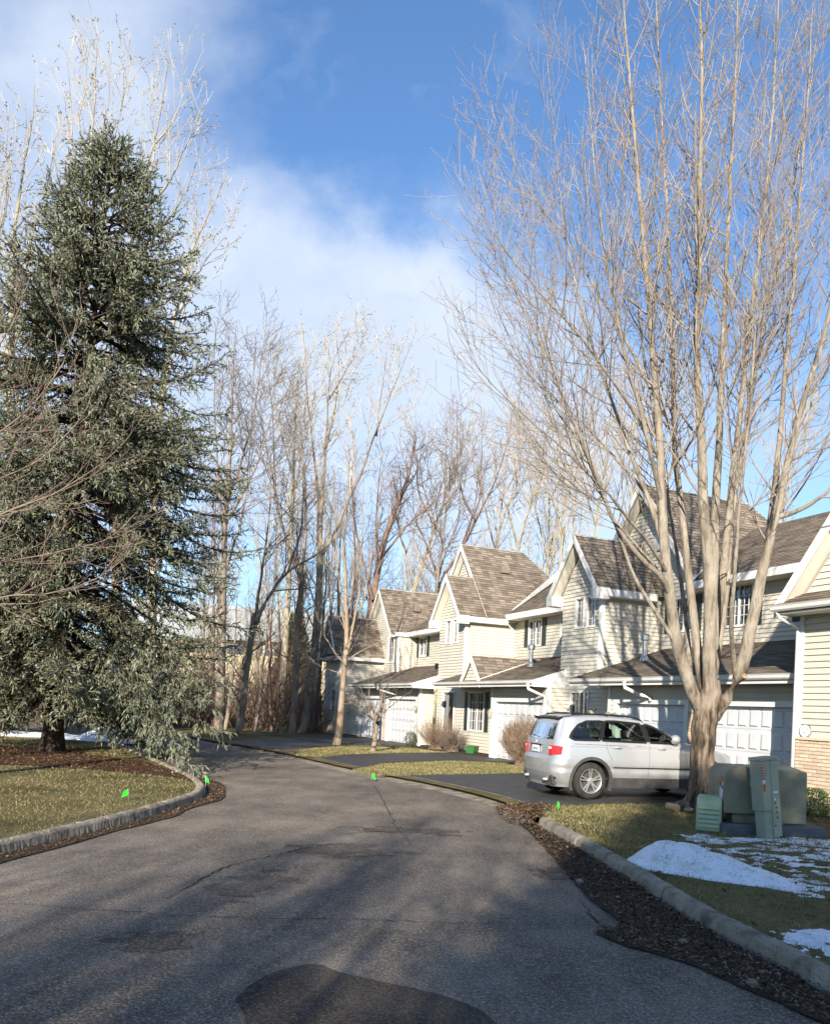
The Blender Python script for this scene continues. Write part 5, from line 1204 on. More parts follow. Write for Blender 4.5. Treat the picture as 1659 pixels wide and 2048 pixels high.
# ---- background trees, each built from its own leaders
def lead(pts, d, r0, r1): return (pxs(pts, d), [r0 * .85, r0 * .6, r0 * .36, r0 * .2, r1])
POP = dict(wander=1.4, levels=[
  dict(dens=2.1, t0=.26, t1=.99, ang=(22, 48), len0=3.6, len1=1.2, rf=.5, rmax=.055, rtip=.013, up=.55, wob=.09, m=7, k=4),
  dict(dens=2.5, t0=.15, t1=1., ang=(28, 55), len0=1.3, len1=.6, rf=.7, rmax=.022, rtip=.0095, up=.45, wob=.12, m=5, k=3, fine=True),
  dict(dens=2.4, t0=.1, t1=1., ang=(25, 60), len0=.48, len1=.28, rf=.8, rmax=.011, rtip=.0075, up=.3, wob=.12, m=3, k=3, fine=True)])
BRN = dict(wander=1.6, levels=[
  dict(dens=2.2, t0=.20, t1=.99, ang=(28, 60), len0=3.4, len1=1.1, rf=.5, rmax=.05, rtip=.012, up=.35, wob=.13, m=7, k=4),
  dict(dens=2.6, t0=.12, t1=1., ang=(30, 62), len0=1.35, len1=.6, rf=.7, rmax=.020, rtip=.009, up=.25, wob=.16, m=5, k=3, fine=True),
  dict(dens=2.4, t0=.1, t1=1., ang=(30, 65), len0=.5, len1=.28, rf=.8, rmax=.010, rtip=.007, up=.15, wob=.15, m=3, k=3, fine=True)])
POPL = dict(wander=1.4, levels=[
  dict(dens=1.7, t0=.26, t1=.99, ang=(22, 46), len0=3.4, len1=1.1, rf=.5, rmax=.05, rtip=.012, up=.6, wob=.08, m=7, k=4),
  dict(dens=1.7, t0=.15, t1=1., ang=(28, 55), len0=1.2, len1=.6, rf=.7, rmax=.020, rtip=.009, up=.5, wob=.11, m=5, k=3, fine=True),
  dict(dens=1.5, t0=.1, t1=1., ang=(25, 60), len0=.45, len1=.28, rf=.8, rmax=.010, rtip=.007, up=.3, wob=.12, m=3, k=3, fine=True)])
pm, pb_, rm_ = (MT['poplar'], MT['poplar_twig'], MT['poplar_twig']), (MT['greybark'], MT['greytwig'], MT['greytwig']), (MT['redbark'], MT['redtwig'], MT['redtwig'])
gm = (MT['greybark'], MT['poplar_twig'], MT['poplar_twig'])
TB = [(1500, .07, MT['bud_tan'])]
def gb(px, d):                     # ground point under a pixel column at a given distance
    r = ray(px, 1411 + .042 * (px - 829)); p = r * d; return np.array([p[0], d, -.1])
T = lambda *a, **k_: bare_tree(*a, **k_)
# left, behind the spruce
T('poplar_tree', 'pale poplar rising straight behind the tip of the tall spruce', 'tree', [([gb(150, 36)] + pxs([(160, 1000), (165, 700), (172, 420), (182, 300), (190, 200), (196, 90)], 36), [.34, .2, .1, .012]),
   lead([(168, 500), (150, 330), (148, 220), (140, 100)], 36.5, .09, .01), lead([(175, 380), (205, 280), (222, 190), (218, 130)], 35.5, .08, .01), lead([(176, 330), (160, 240), (190, 150), (202, 85)], 36, .06, .01), lead([(170, 460), (215, 330), (245, 230), (268, 110)], 36.6, .08, .01)], 31, pm, POPL, 'poplars behind the spruce', TB[0])
T('poplar_tree', 'pale poplar leaning right of the spruce tip in two long limbs', 'tree', [([gb(225, 37)] + pxs([(236, 1000), (250, 650), (275, 420), (310, 290), (328, 200), (340, 125)], 37), [.34, .2, .1, .012]),
   lead([(285, 390), (305, 300), (296, 220), (300, 175)], 37, .08, .01), lead([(268, 440), (330, 370), (370, 280), (400, 205)], 36.5, .10, .01), lead([(262, 520), (350, 420), (392, 330), (402, 240)], 37.4, .08, .01), lead([(312, 286), (345, 240), (362, 190), (362, 120)], 36.8, .06, .01)], 32, pm, POPL, 'poplars behind the spruce', TB[0])
T('poplar_tree', 'pale poplar slanting far out over the right flank of the spruce', 'tree', [([gb(300, 38)] + pxs([(315, 1000), (335, 760), (372, 560), (400, 480), (425, 420), (460, 345)], 38), [.3, .18, .09, .012]),
   lead([(360, 620), (410, 520), (455, 460), (480, 400)], 38.5, .07, .01), lead([(345, 700), (380, 560), (392, 450), (385, 380)], 37.5, .07, .01)], 33, pm, POPL, 'poplars behind the spruce', TB[0])
T('poplar_tree', 'many branched poplar at the left edge with a domed top', 'tree', [([gb(20, 33)] + pxs([(22, 1000), (25, 700), (30, 480), (48, 330), (66, 240), (70, 165)], 33), [.34, .22, .1, .012]),
   lead([(26, 640), (60, 480), (95, 360), (110, 230)], 33.5, .10, .01), lead([(24, 760), (-10, 560), (10, 380), (20, 210)], 32.5, .10, .01), lead([(25, 700), (80, 560), (125, 450), (140, 330)], 33.3, .09, .01), lead([(24, 820), (-40, 600), (-50, 420), (-30, 240)], 33, .1, .01)], 34, pm, POPL, 'poplars behind the spruce', (2000, .07, MT['bud_tan']))
T('poplar_tree', 'slim poplar cut by the left edge of the picture', 'tree', [([gb(-60, 30)] + pxs([(-55, 900), (-40, 500), (-20, 250), (-6, 90)], 30), [.3, .18, .09, .012]), lead([(-50, 800), (-10, 560), (14, 400), (30, 300)], 30.4, .08, .01), lead([(-48, 700), (-60, 420), (-40, 200)], 29.6, .08, .01)], 35, pm, POPL, 'poplars behind the spruce', TB[0])
T('bare_tree', 'rounded brown tree filling the gap right of the spruce', 'tree', [([gb(440, 40)] + pxs([(446, 1250), (455, 1050), (465, 900), (470, 760), (478, 640)], 40), [.26, .17, .09, .012]), lead([(452, 1100), (430, 900), (425, 720), (440, 600)], 40, .11, .01), lead([(458, 1000), (500, 860), (522, 720), (530, 620)], 40.5, .10, .01), lead([(455, 1040), (520, 920), (550, 800), (556, 690)], 39.6, .09, .01), lead([(450, 1150), (490, 1000), (505, 850), (512, 700)], 41, .08, .01)], 36, pb_, BRN, 'bare trees at the bend')
T('bare_tree', 'leaning grey tree forking low beside the spruce flank', 'tree', [([gb(474, 38)] + pxs([(478, 1460), (488, 1400), (500, 1330), (510, 1260), (514, 1235)], 38), [.20, .165, .15, .14]), lead([(512, 1240), (516, 1180), (530, 1080), (536, 980), (530, 860)], 38, .10, .01), lead([(512, 1242), (540, 1190), (582, 1140), (634, 1105), (680, 1060), (715, 1000)], 37.5, .13, .012), lead([(575, 1145), (600, 1060), (606, 960), (600, 870)], 37.6, .06, .01)], 37, pb_, BRN, 'bare trees at the bend')
T('bare_tree', 'dark straight trunk dividing into a narrow V above the thicket', 'tree', [([gb(584, 42)] + pxs([(586, 1440), (592, 1300), (598, 1190), (602, 1150)], 42), [.20, .17, .15, .13]), lead([(600, 1160), (575, 1080), (556, 1010), (548, 920), (540, 800), (520, 700)], 42, .12, .012), lead([(602, 1155), (612, 1060), (606, 960), (600, 880), (590, 760)], 42.4, .11, .012), lead([(556, 1010), (530, 900), (500, 790)], 42, .07, .01)], 38, pb_, BRN, 'bare trees at the bend')
T('poplar_tree', 'tallest white topped poplar with one long limb leaning right', 'tree', [([gb(604, 44)] + pxs([(612, 1440), (628, 1300), (638, 1190), (643, 1120), (642, 1050), (646, 1000)], 44), [.26, .22, .19, .15]), lead([(642, 1060), (634, 960), (626, 880), (616, 800), (610, 720), (606, 660)], 44, .13, .014), lead([(645, 1005), (650, 900), (656, 800), (664, 730), (690, 680), (705, 650)], 44, .13, .014), lead([(643, 1110), (672, 1060), (702, 990), (730, 930), (752, 870), (782, 790), (812, 720), (828, 690)], 43.4, .14, .014), lead([(752, 872), (760, 800), (772, 740), (776, 700)], 43.6, .08, .01), lead([(657, 800), (690, 740), (716, 700), (722, 660)], 44.3, .08, .01), lead([(650, 900), (672, 820), (680, 740), (676, 680)], 44.6, .08, .01)], 39, gm, POP, 'poplars at the bend', (2000, .08, MT['bud_tan']))
T('poplar_tree', 'paler second poplar just left of the white topped one', 'tree', [([gb(560, 52)] + pxs([(568, 1300), (578, 1100), (586, 950), (590, 820), (596, 720)], 52), [.3, .2, .1, .014]), lead([(582, 1020), (606, 880), (612, 780), (616, 690)], 52, .1, .012), lead([(586, 950), (560, 860), (548, 760), (545, 680)], 52, .09, .012)], 40, pm, POP, 'poplars at the bend', TB[0])
T('bare_tree', 'reddish trunk leaning right above the farther tall gable', 'tree', [([gb(690, 50)] + pxs([(712, 1400), (738, 1235), (757, 1132), (770, 1080), (786, 1030), (815, 960), (830, 880)], 50), [.30, .25, .18, .06]), lead([(757, 1132), (752, 1050), (756, 970), (765, 900)], 50, .14, .012), lead([(770, 1082), (800, 1000), (832, 940), (850, 860)], 50.5, .12, .012), lead([(745, 1200), (715, 1080), (705, 980), (712, 900)], 49.6, .13, .012), lead([(760, 1120), (815, 1050), (868, 1000), (900, 920)], 50.2, .10, .012)], 41, rm_, BRN, 'bare trees behind the row')
for i, (lbl, pts, d, m_, sp_) in enumerate([
  ('slender tan trunk leaning right behind the first far gable', [(815, 1300), (830, 1176), (850, 1110), (870, 1050), (900, 960), (930, 880), (945, 800)], 52, pm, POP),
  ('dark upright trunk touching the peak of the middle gable', [(860, 1300), (871, 1175), (884, 1080), (890, 1020), (900, 940), (905, 850)], 50, pb_, BRN),
  ('brown trunk slanting right across the middle gable peak', [(850, 1300), (876, 1175), (920, 1100), (950, 1040), (985, 970), (1010, 890), (1020, 820)], 51, rm_, BRN),
  ('pale tree behind the middle ridge, nearer its chimney vent', [(960, 1300), (990, 1100), (1000, 1000), (1010, 900), (1016, 830)], 58, pm, POP),
  ('thin poplar over the right end of the middle roof', [(1010, 1300), (1035, 1095), (1060, 1010), (1080, 930), (1095, 850)], 56, pm, POP),
  ('thin poplar in the gap between the middle and right gables', [(1080, 1300), (1095, 1120), (1098, 1000), (1092, 900), (1096, 830)], 60, pm, POP),
  ('twiggy tree left of the right gable, behind the maple boughs', [(1110, 1300), (1125, 1080), (1140, 980), (1165, 890), (1180, 820)], 55, pm, POP),
  ('crowded tree behind the right gable', [(1180, 1300), (1190, 1050), (1205, 950), (1215, 860)], 57, pm, POP),
  ('tall tree rising behind the tall right hand gable', [(1250, 1300), (1262, 1000), (1270, 880), (1280, 760)], 60, pm, POP),
  ('far tree above the low roof at the right', [(1560, 1300), (1570, 1000), (1580, 900), (1590, 820)], 60, pm, POP)]):
    s0 = ([gb(pts[0][0] - 10, d)] + pxs(pts, d), [.24, .18, .10, .05, .012]); k_ = len(pts)
    a_, b_ = pts[k_ // 2 - 1], pts[k_ // 2]; sgn = (-1) ** i
    sub1 = lead([a_, (a_[0] + 22 * sgn, (a_[1] + b_[1]) / 2 - 30), (a_[0] + 38 * sgn, b_[1] - 50), (a_[0] + 46 * sgn, pts[-1][1] + 20)], d + .5, .10, .012); sub2 = lead([b_, (b_[0] - 24 * sgn, b_[1] - 45), (b_[0] - 34 * sgn, b_[1] - 95), (b_[0] - 36 * sgn, pts[-1][1] - 10)], d - .5, .09, .012)
    sub3 = lead([pts[1], (pts[1][0] - 18 * sgn, pts[1][1] - 70), (pts[1][0] - 45 * sgn, pts[1][1] - 140), (pts[1][0] - 50 * sgn, pts[1][1] - 220)], d + .2, .11, .012)
    T('poplar_tree' if sp_ is POP else 'bare_tree', lbl, 'tree', [s0, sub1, sub2, sub3], 60 + i, m_, sp_, 'trees behind the row', TB[0] if sp_ is POP else None)

# ---- trees deeper in the wood, copies of the nearer kinds
def copy_of(src, loc, rz, sc_, label, group):
    r = src.copy(); COL.objects.link(r); r.location = loc; r.rotation_euler = (0, 0, rz); r.scale = (sc_, sc_, sc_); r['label'] = label; r['group'] = group
    for ch in src.children: c = ch.copy(); COL.objects.link(c); c.parent = r
    return r
KIN = {n_: [o for o in bpy.data.objects if o.type == 'EMPTY' and o.name.startswith(n_)] for n_ in ('bare_tree', 'poplar_tree')}
rk = np.random.RandomState(17)
for i, px in enumerate([400, 424, 446, 470, 492, 515, 536, 560, 586, 608, 632, 655, 676, 700, 730, 760, 800, 842, 884, 930, 976, 1050, 1130, 1215]):
    src = (KIN['bare_tree'] + KIN['poplar_tree'][-8:])[(i * 5) % (len(KIN['bare_tree']) + 8)]; d = rk.uniform(62, 84)
    copy_of(src, gb(px, d) + np.array([0, 0, .1]), rk.uniform(0, 6.28), rk.uniform(.72, 1.02), 'slender bare tree deep in the wood behind the nearer trunks', 'bare trees deep in the wood')
# ---- slim trunks of the wood at the bend
rw = np.random.RandomState(90)
SLIM = dict(wander=2.2, levels=[dict(dens=.9, t0=.3, t1=.98, ang=(30, 60), len0=1.9, len1=.6, rf=.5, rmax=.03, rtip=.006, up=.2, wob=.15, m=6, k=3), dict(dens=1.6, t0=.1, t1=1, ang=(30, 65), len0=.8, len1=.4, rf=.6, rmax=.01, rtip=.005, up=.1, wob=.18, m=4, k=3, fine=True)])
for i, (px, d, lean, top, r_, lbl) in enumerate([
  (655, 46, 30, 1010, .16, 'slim pale trunk right of the tallest poplar'), (624, 45, 18, 1080, .12, 'thin trunk hugging the tallest poplar on its right'), (545, 44, -12, 1120, .10, 'thin upright trunk between the leaning tree and the dark one'),
  (512, 43, 40, 1210, .09, 'thin trunk bending right in front of the thicket'), (452, 44, 25, 1180, .13, 'grey trunk at the edge of the low spruce boughs'), (430, 46, 10, 1150, .11, 'narrow trunk closest to the spruce flank'),
  (560, 40, 120, 1300, .07, 'bent sapling arching right before the dark trunk'), (668, 50, -8, 1050, .13, 'upright trunk just left of the farthest house'), (690, 56, 14, 960, .15, 'trunk behind the roof of the farthest house')]):
    T('bare_tree', lbl, 'tree', [([gb(px, d)] + pxs([(px + lean * .25, 1400), (px + lean * .5, 1320), (px + lean * .8, (1320 + top) / 2), (px + lean, top)], d), [r_, r_ * .8, r_ * .5, .01])], 100 + i, [pb_, gm, rm_][i % 3], SLIM, 'slim trunks of the wood')
# ---- thicket: nobody could count its stems
def thicket(name, label, n, box, h, seed, mat):
    rng = np.random.RandomState(seed); m = 6; x = rng.uniform(box[0], box[1], n); y = rng.uniform(box[2], box[3], n); q = np.zeros((n, m, 3)); q[:, 0] = np.c_[x, y, np.full(n, -.1)]
    d = nrm(np.c_[rng.normal(0, .45, (n, 2)), np.ones(n)]); L = rng.uniform(h[0], h[1], n)
    for j in range(1, m): d = nrm(d + rng.normal(0, .19, (n, 3))); q[:, j] = q[:, j - 1] + d * (L / (m - 1))[:, None]
    r = (.008 + .003 * L)[:, None] * np.linspace(1, .3, m)[None]
    a, ra = sprout(q, r, rng, 1.7, .15, 1., (25, 65), 1.2, .5, .6, .012, .006, .1, .15, 3); b, rb = sprout(a, ra, rng, 1.6, .1, 1., (25, 65), .6, .3, .7, .008, .005, .1, .15, 2)
    v, f = join([tubes(q, r, 3), tubes(a, ra, 3), tubes(b, rb, 3)]); o = mobj(name, arr_mesh(name, v, f), mat); return tag(o, label, 'thicket', kind='stuff')
thicket('thicket', 'reddish brown thicket under the trees at the bend', 950, (-19, -5.5, 44, 58), (2.0, 7.0), 91, MT['brush'])
thicket('thicket', 'brown thicket showing under the spruce at the left', 900, (-42, -15, 40, 56), (1.8, 6.0), 92, MT['brush'])
# a dull evergreen that shows through the wood
eg = empty('cedar_tree', gb(585, 62), 'dull olive evergreen glimpsed through the wood below the far hall', 'tree'); rng = np.random.RandomState(93); n = 9000
zz = rng.uniform(.5, 8.6, n); rr = (2.6 * (1 - zz / 9.2) + .3) * np.sqrt(rng.uniform(.25, 1, n)); aa = rng.uniform(0, 2 * math.pi, n); c = np.c_[rr * np.cos(aa), rr * np.sin(aa), zz]; d = nrm(rng.normal(size=(n, 3)) + np.array([0, 0, .4])) * .32; s = nrm(np.cross(d, rng.normal(size=(n, 3)))) * .08
v = np.stack([c - s, c + s, c + d], 1).reshape(-1, 3); o = mobj('crown', arr_mesh('crown', v, tris=tri_idx(v)), MT['needle_dark'], eg); o['kind'] = 'stuff'
MB().tube([(0, 0, -.1), (0, 0, 4), (0, 0, 8.8)], [.2, .12, .02], 7).build('trunk', MT['spruce_bark'], eg, smooth=True)

# ---- two small trees on the middle lawn
sd = 32.9
T('sapling_tree', 'slim pale tree with upswept stems on the middle lawn', 'tree', [([gb(676, sd), gb(676, sd) + np.array([0, 0, .2])] + pxs([(677, 1470), (684, 1400), (690, 1340), (694, 1290), (696, 1240), (694, 1180), (692, 1100), (700, 1000), (704, 900)], sd), [.19, .115, .10, .07, .035, .008]),
   lead([(692, 1310), (706, 1260), (722, 1210), (738, 1150), (752, 1060), (762, 960)], sd, .09, .008), lead([(694, 1280), (678, 1200), (668, 1100), (664, 1000), (660, 930)], sd + .3, .06, .008), lead([(702, 1270), (716, 1190), (722, 1100), (728, 1000), (730, 910)], sd - .3, .07, .008), lead([(690, 1330), (660, 1290), (632, 1230), (612, 1160)], sd - .4, .035, .006), lead([(696, 1320), (740, 1290), (775, 1280), (812, 1262)], sd + .1, .032, .006), lead([(695, 1240), (706, 1150), (704, 1050), (712, 940)], sd + .5, .05, .008), lead([(688, 1350), (640, 1330), (600, 1300), (570, 1270)], sd, .028, .005)],
  43, (MT['sapling'], MT['sapling'], MT['greytwig']), dict(wander=1.4, levels=[dict(dens=2.3, t0=.2, t1=.98, ang=(25, 50), len0=1.7, len1=.7, rf=.5, rmax=.02, rtip=.005, up=.6, wob=.09, m=7, k=4), dict(dens=2.6, t0=.15, t1=1, ang=(25, 55), len0=.65, len1=.3, rf=.6, rmax=.008, rtip=.0035, up=.35, wob=.12, m=4, k=3, fine=True)]))
td = 29.45
T('ornamental_tree', 'small dark tree with a flat spreading crown before the far garages', 'tree', [([gb(748, td)] + pxs([(749, 1480), (749, 1455), (751, 1438)], td), [.14, .10, .095, .09])] +
   [lead([(751, 1442), (751 + dx * .35, 1420 - dy * .1), (751 + dx * .7, 1402 - dy * .4), (751 + dx, 1398 - dy)], td + dd, .055, .008) for dx, dy, dd in ((-58, 14, .2), (-38, 28, -.5), (-12, 42, .6), (14, 44, -.4), (36, 40, .5), (62, 22, -.3), (20, 20, 1.0), (-30, 10, -1.0), (-70, -2, -.2))],
  44, (MT['greybark'], MT['greybark'], MT['greytwig']), dict(wander=1.5, levels=[dict(dens=5, t0=.25, t1=1, ang=(30, 65), len0=.8, len1=.5, rf=.5, rmax=.014, rtip=.005, up=.25, wob=.2, m=5, k=3), dict(dens=6, t0=.1, t1=1, ang=(30, 70), len0=.36, len1=.2, rf=.7, rmax=.006, rtip=.0035, up=.1, wob=.2, m=4, k=3, fine=True)]))

# ---- branches that reach in from the left: a young maple standing just outside the frame
ld = 13.0
LM = dict(wander=.8, bare_trunk=True, levels=[dict(dens=4.2, t0=.22, t1=.98, ang=(22, 50), len0=1.5, len1=.7, rf=.6, rmax=.012, rtip=.0045, up=.55, wob=.08, m=7, k=4), dict(dens=4.2, t0=.15, t1=1, ang=(25, 55), len0=.65, len1=.3, rf=.7, rmax=.008, rtip=.0038, up=.3, wob=.10, m=5, k=3, fine=True)])
tb = np.array([-9.6, 13.0, -.05])
T('maple_tree', 'bare young maple whose long red twigs reach in from the left edge', 'tree', [([tb, tb + np.array([.02, 0, 1.5]), tb + np.array([.05, .1, 4]), tb + np.array([.1, .1, 7]), tb + np.array([.1, 0, 10])], [.20, .15, .11, .02])] +
  [(list(np.array([tb + np.array([.05, .05, z0])])) + pxs(pts, ld), [.030, .020, .012, .005]) for z0, pts in (
   (2.9, [(-150, 1110), (-40, 1050, -.2), (60, 1005, -.3), (160, 960, -.3), (240, 900, -.4), (290, 835, -.4)]), (3.2, [(-150, 1050), (0, 965, .4), (90, 922, .6), (170, 840, .7), (205, 750, .7)]), (3.9, [(-150, 950), (0, 870, -.8), (80, 800, -1), (132, 715, -1.1), (150, 640, -1.1)]),
   (2.4, [(-150, 1180), (0, 1130, .5), (120, 1108, .7), (230, 1078, .8), (300, 1015, .8)]), (4.6, [(-150, 850), (-40, 745, .3), (25, 655, .4), (60, 565, .4)]), (2.1, [(-150, 1230), (0, 1195, -.5), (100, 1188, -.7), (190, 1160, -.8), (250, 1120, -.8)]), (3.5, [(-150, 1000), (-20, 930, 1.2), (60, 880, 1.5), (120, 800, 1.6)]))],
  45, (MT['greytwig'], MT['redtwig'], MT['redtwig']), LM, None, (2500, .013, MT['bud_red']), base=tb)

# ================================================================ the silver car
# local frame: x forward from the rear axle, y to the left, z up
def car():
    hd = R(75.5)                                            # heading from straight ahead towards the right
    fwd = np.array([math.sin(hd), math.cos(hd), 0]); near = np.array([fwd[1], -fwd[0], 0])   # right-hand side faces the camera
    g = G(1179, 1600); TR = .80                             # half distance between the wheel mid-planes
    ctr = g - near * (TR + .10)
    root = empty('parked_car', (ctr[0], ctr[1], .006), 'silver estate-bodied off-roader with black roof rails parked before the garages', 'car', None, math.atan2(fwd[1], fwd[0]))
    WB = 2.82; root.scale = (.975, 1, 1.03)
    # station tables (x) for the side surface; every row gives x, half-width y and z
    def row(xs, ys, zs, t):
        k = np.linspace(0, 1, len(xs)); f = lambda v: np.interp(t, k, v)
        return np.stack([f(xs), f(ys), f(zs)], -1)
    NX = 150; t = np.linspace(0, 1, NX)
    top_x = [-.80, -.70, -.45, 0, .8, 1.35, 1.62, 1.95, 2.35, 2.9, 3.3, 3.52]
    def prof(z):
        """rear and front end of the body at height z, and half-width"""
        xr = np.interp(z, [.30, .42, .52, .70, .80, .84, 1.05, 1.20, 1.64], [-.74, -.80, -.83, -.83, -.81, -.78, -.77, -.74, -.56])
        xf = np.interp(z, [.30, .45, .62, .80, .95, 1.08], [3.50, 3.60, 3.62, 3.58, 3.50, 3.38])
        w = np.interp(z, [.24, .34, .50, .68, .80, 1.0, 1.12, 1.20, 1.62, 1.70], [.86, .90, .925, .93, .93, .92, .91, .885, .735, .69])
        return xr, xf, w
    ztop_x = [-.84, -.67, -.50, -.36, -.05, .4, .9, 1.2, 1.42, 1.62, 1.85, 2.12, 2.25, 2.8, 3.2, 3.5, 3.62]
    ztop_z = [1.55, 1.61, 1.635, 1.648, 1.665, 1.668, 1.650, 1.61, 1.55, 1.475, 1.36, 1.215, 1.175, 1.12, 1.06, .96, .86]
    ztop = lambda x: np.interp(x, ztop_x, ztop_z)
    NZ = 64
    V = np.zeros((NX, NZ, 3))
    s = np.linspace(0, 1, NX)
    for j in range(NZ):
        r = j / (NZ - 1)
        for i in range(NX):
            x_guess = -.81 + s[i] * 4.41; zt = ztop(x_guess); z = .24 + (zt - .24) * r
            xr, xf, w = prof(z); x = xr + (xf - xr) * (.5 - .5 * math.cos(math.pi * s[i])) * .30 + (xf - xr) * s[i] * .70 if True else 0
            zt = ztop(x); z = .24 + (zt - .24) * r
            xr, xf, w = prof(min(z, 1.7))
            # rounded plan at both ends
            er = np.clip((x - xr) / .34, 0, 1); ef = np.clip((xf - x) / .75, 0, 1)
            w *= (1 - (1 - er) ** 3 * .19) * (1 - (1 - ef) ** 2.4 * .30)
            # hood shoulders roll inwards
            if x > 2.1 and z > .98: w -= .16 * np.clip((z - .98) / max(zt - .98, .03), 0, 1) ** 2.2
            # shoulder and lower creases
            w += .006 * math.exp(-((z - 1.085) / .018) ** 2) - .010 * math.exp(-((z - .62) / .05) ** 2)
            V[i, j] = (x, w, z)
    # wheel arches and windows are cut out of the skin
    AR = .475
    side_pt = lambda x, z: None
    win_polys = {
        'rear_quarter_window': ([(-.50, 1.24), (-.43, 1.34), (-.28, 1.48), (-.08, 1.555), (.30, 1.570), (.17, 1.205), (-.40, 1.205)], 'privacyglass'),
        'rear_door_window': ([(.36, 1.572), (.60, 1.575), (1.165, 1.545), (1.28, 1.19), (.24, 1.205)], 'autoglass'),
        'front_door_window': ([(1.285, 1.54), (1.48, 1.49), (1.72, 1.385), (2.03, 1.20), (2.02, 1.185), (1.39, 1.19)], 'autoglass')}
    def pin(poly, x, z): return inside(np.array(poly), np.array([[x, z]]))[0]
    quads = []
    idx = np.arange(NX * NZ).reshape(NX, NZ)
    for i in range(NX - 1):
        for j in range(NZ - 1):
            c = V[i:i + 2, j:j + 2].reshape(-1, 3).mean(0)
            if (c[0] ** 2 + (c[2] - .36) ** 2) < AR ** 2 or ((c[0] - WB) ** 2 + (c[2] - .36) ** 2) < AR ** 2: continue
            if any(pin(p, c[0], c[2]) for p, _ in win_polys.values()): continue
            quads.append((idx[i, j], idx[i + 1, j], idx[i + 1, j + 1], idx[i, j + 1]))
    quads = np.array(quads); Vs = V.reshape(-1, 3)
    parts = []
    for sg in (1, -1):
        v = Vs * np.array([1, sg, 1]); q = quads if sg > 0 else quads[:, ::-1]; parts.append((v, q))
    # top: from side to side across the roof, screens left for the glass
    NY = 22; tp = np.zeros((NX, NY, 3)); topL = V[:, -1]
    for j in range(NY):
        u_ = -1 + 2 * j / (NY - 1)
        tp[:, j, 0] = topL[:, 0] + .0; tp[:, j, 1] = topL[:, 1] * u_; tp[:, j, 2] = topL[:, 2] + .035 * (1 - abs(u_) ** 3) * np.interp(topL[:, 0], [-.9, -.5, 1.4, 2.2, 3.5], [.3, 1, 1.3, .9, .5])
    ti = np.arange(NX * NY).reshape(NX, NY); keep, screen = [], []
    for i in range(NX - 1):
        xm = tp[i:i + 2, 0, 0].mean()
        for j in range(NY - 1): (screen if 1.30 < xm < 2.14 and 1 < j < NY - 3 else keep).append((ti[i, j], ti[i + 1, j], ti[i + 1, j + 1], ti[i, j + 1]))
    tpv = tp.reshape(-1, 3); parts.append((tpv, np.array(keep)[:, ::-1]))
    # tail: rows of the rear edge joined across; the upper part is the rear window
    rear = V[0]; fr = V[-1]; NR = 18; rv = np.zeros((NZ, NR, 3)); fv = np.zeros((NZ, NR, 3))
    for j in range(NR):
        u_ = -1 + 2 * j / (NR - 1)
        rv[:, j] = rear * np.array([1, u_, 1]); rv[:, j, 0] -= .10 * (1 - abs(u_) ** 2.4) * np.interp(rear[:, 2], [.3, .8, 1.2, 1.6], [1, .9, .8, .5]); fv[:, j] = fr * np.array([1, u_, 1]); fv[:, j, 0] += .16 * (1 - abs(u_) ** 2.2)
    ri = np.arange(NZ * NR).reshape(NZ, NR); rq, fq, rg = [], [], []
    for i in range(NZ - 1):
        zc = rv[i:i + 2, 0, 2].mean()
        for j in range(NR - 1):
            (rg if zc > 1.17 and 1 <= j < NR - 2 and zc < 1.50 else rq).append((ri[i, j], ri[i, j + 1], ri[i + 1, j + 1], ri[i + 1, j])); fq.append((ri[i, j], ri[i + 1, j], ri[i + 1, j + 1], ri[i, j + 1]))
    rvv, fvv = rv.reshape(-1, 3), fv.reshape(-1, 3); parts.append((rvv, np.array(rq)[:, ::-1])); parts.append((fvv, np.array(fq)[:, ::-1]))
    v, q = join(parts); body = mobj('body', arr_mesh('body', v, q, smooth=True), MT['paint'], root)
    b_ = bmesh.new(); b_.from_mesh(body.data); bmesh.ops.remove_doubles(b_, verts=b_.verts, dist=.002); bmesh.ops.recalc_face_normals(b_, faces=b_.faces); b_.to_mesh(body.data); b_.free()
    def sub_mesh(name, vv, qq, mat, parent=root, shift=(0, 0, 0)):
        used, inv = np.unique(np.array(qq), return_inverse=True); o = mobj(name, arr_mesh(name, vv[used] + np.array(shift), inv.reshape(-1, 4), smooth=True), mat, parent); return o
    sub_mesh('windscreen', tpv, screen, MT['autoglass'], shift=(0, 0, .004)); sub_mesh('rear_window', rvv, rg, MT['privacyglass'], shift=(-.004, 0, 0))
    def half_width(x, z):
        i = np.argmin(np.abs(V[:, :, 0] - x) + np.abs(V[:, :, 2] - z)); return V.reshape(-1, 3)[i, 1]
    def hw(x, z):                                           # smooth half-width near a point
        d = (Vs[:, 0] - x) ** 2 + (Vs[:, 2] - z) ** 2; k_ = np.argsort(d)[:8]; w_ = 1 / (d[k_] + 1e-5); return (Vs[k_, 1] * w_).sum() / w_.sum()
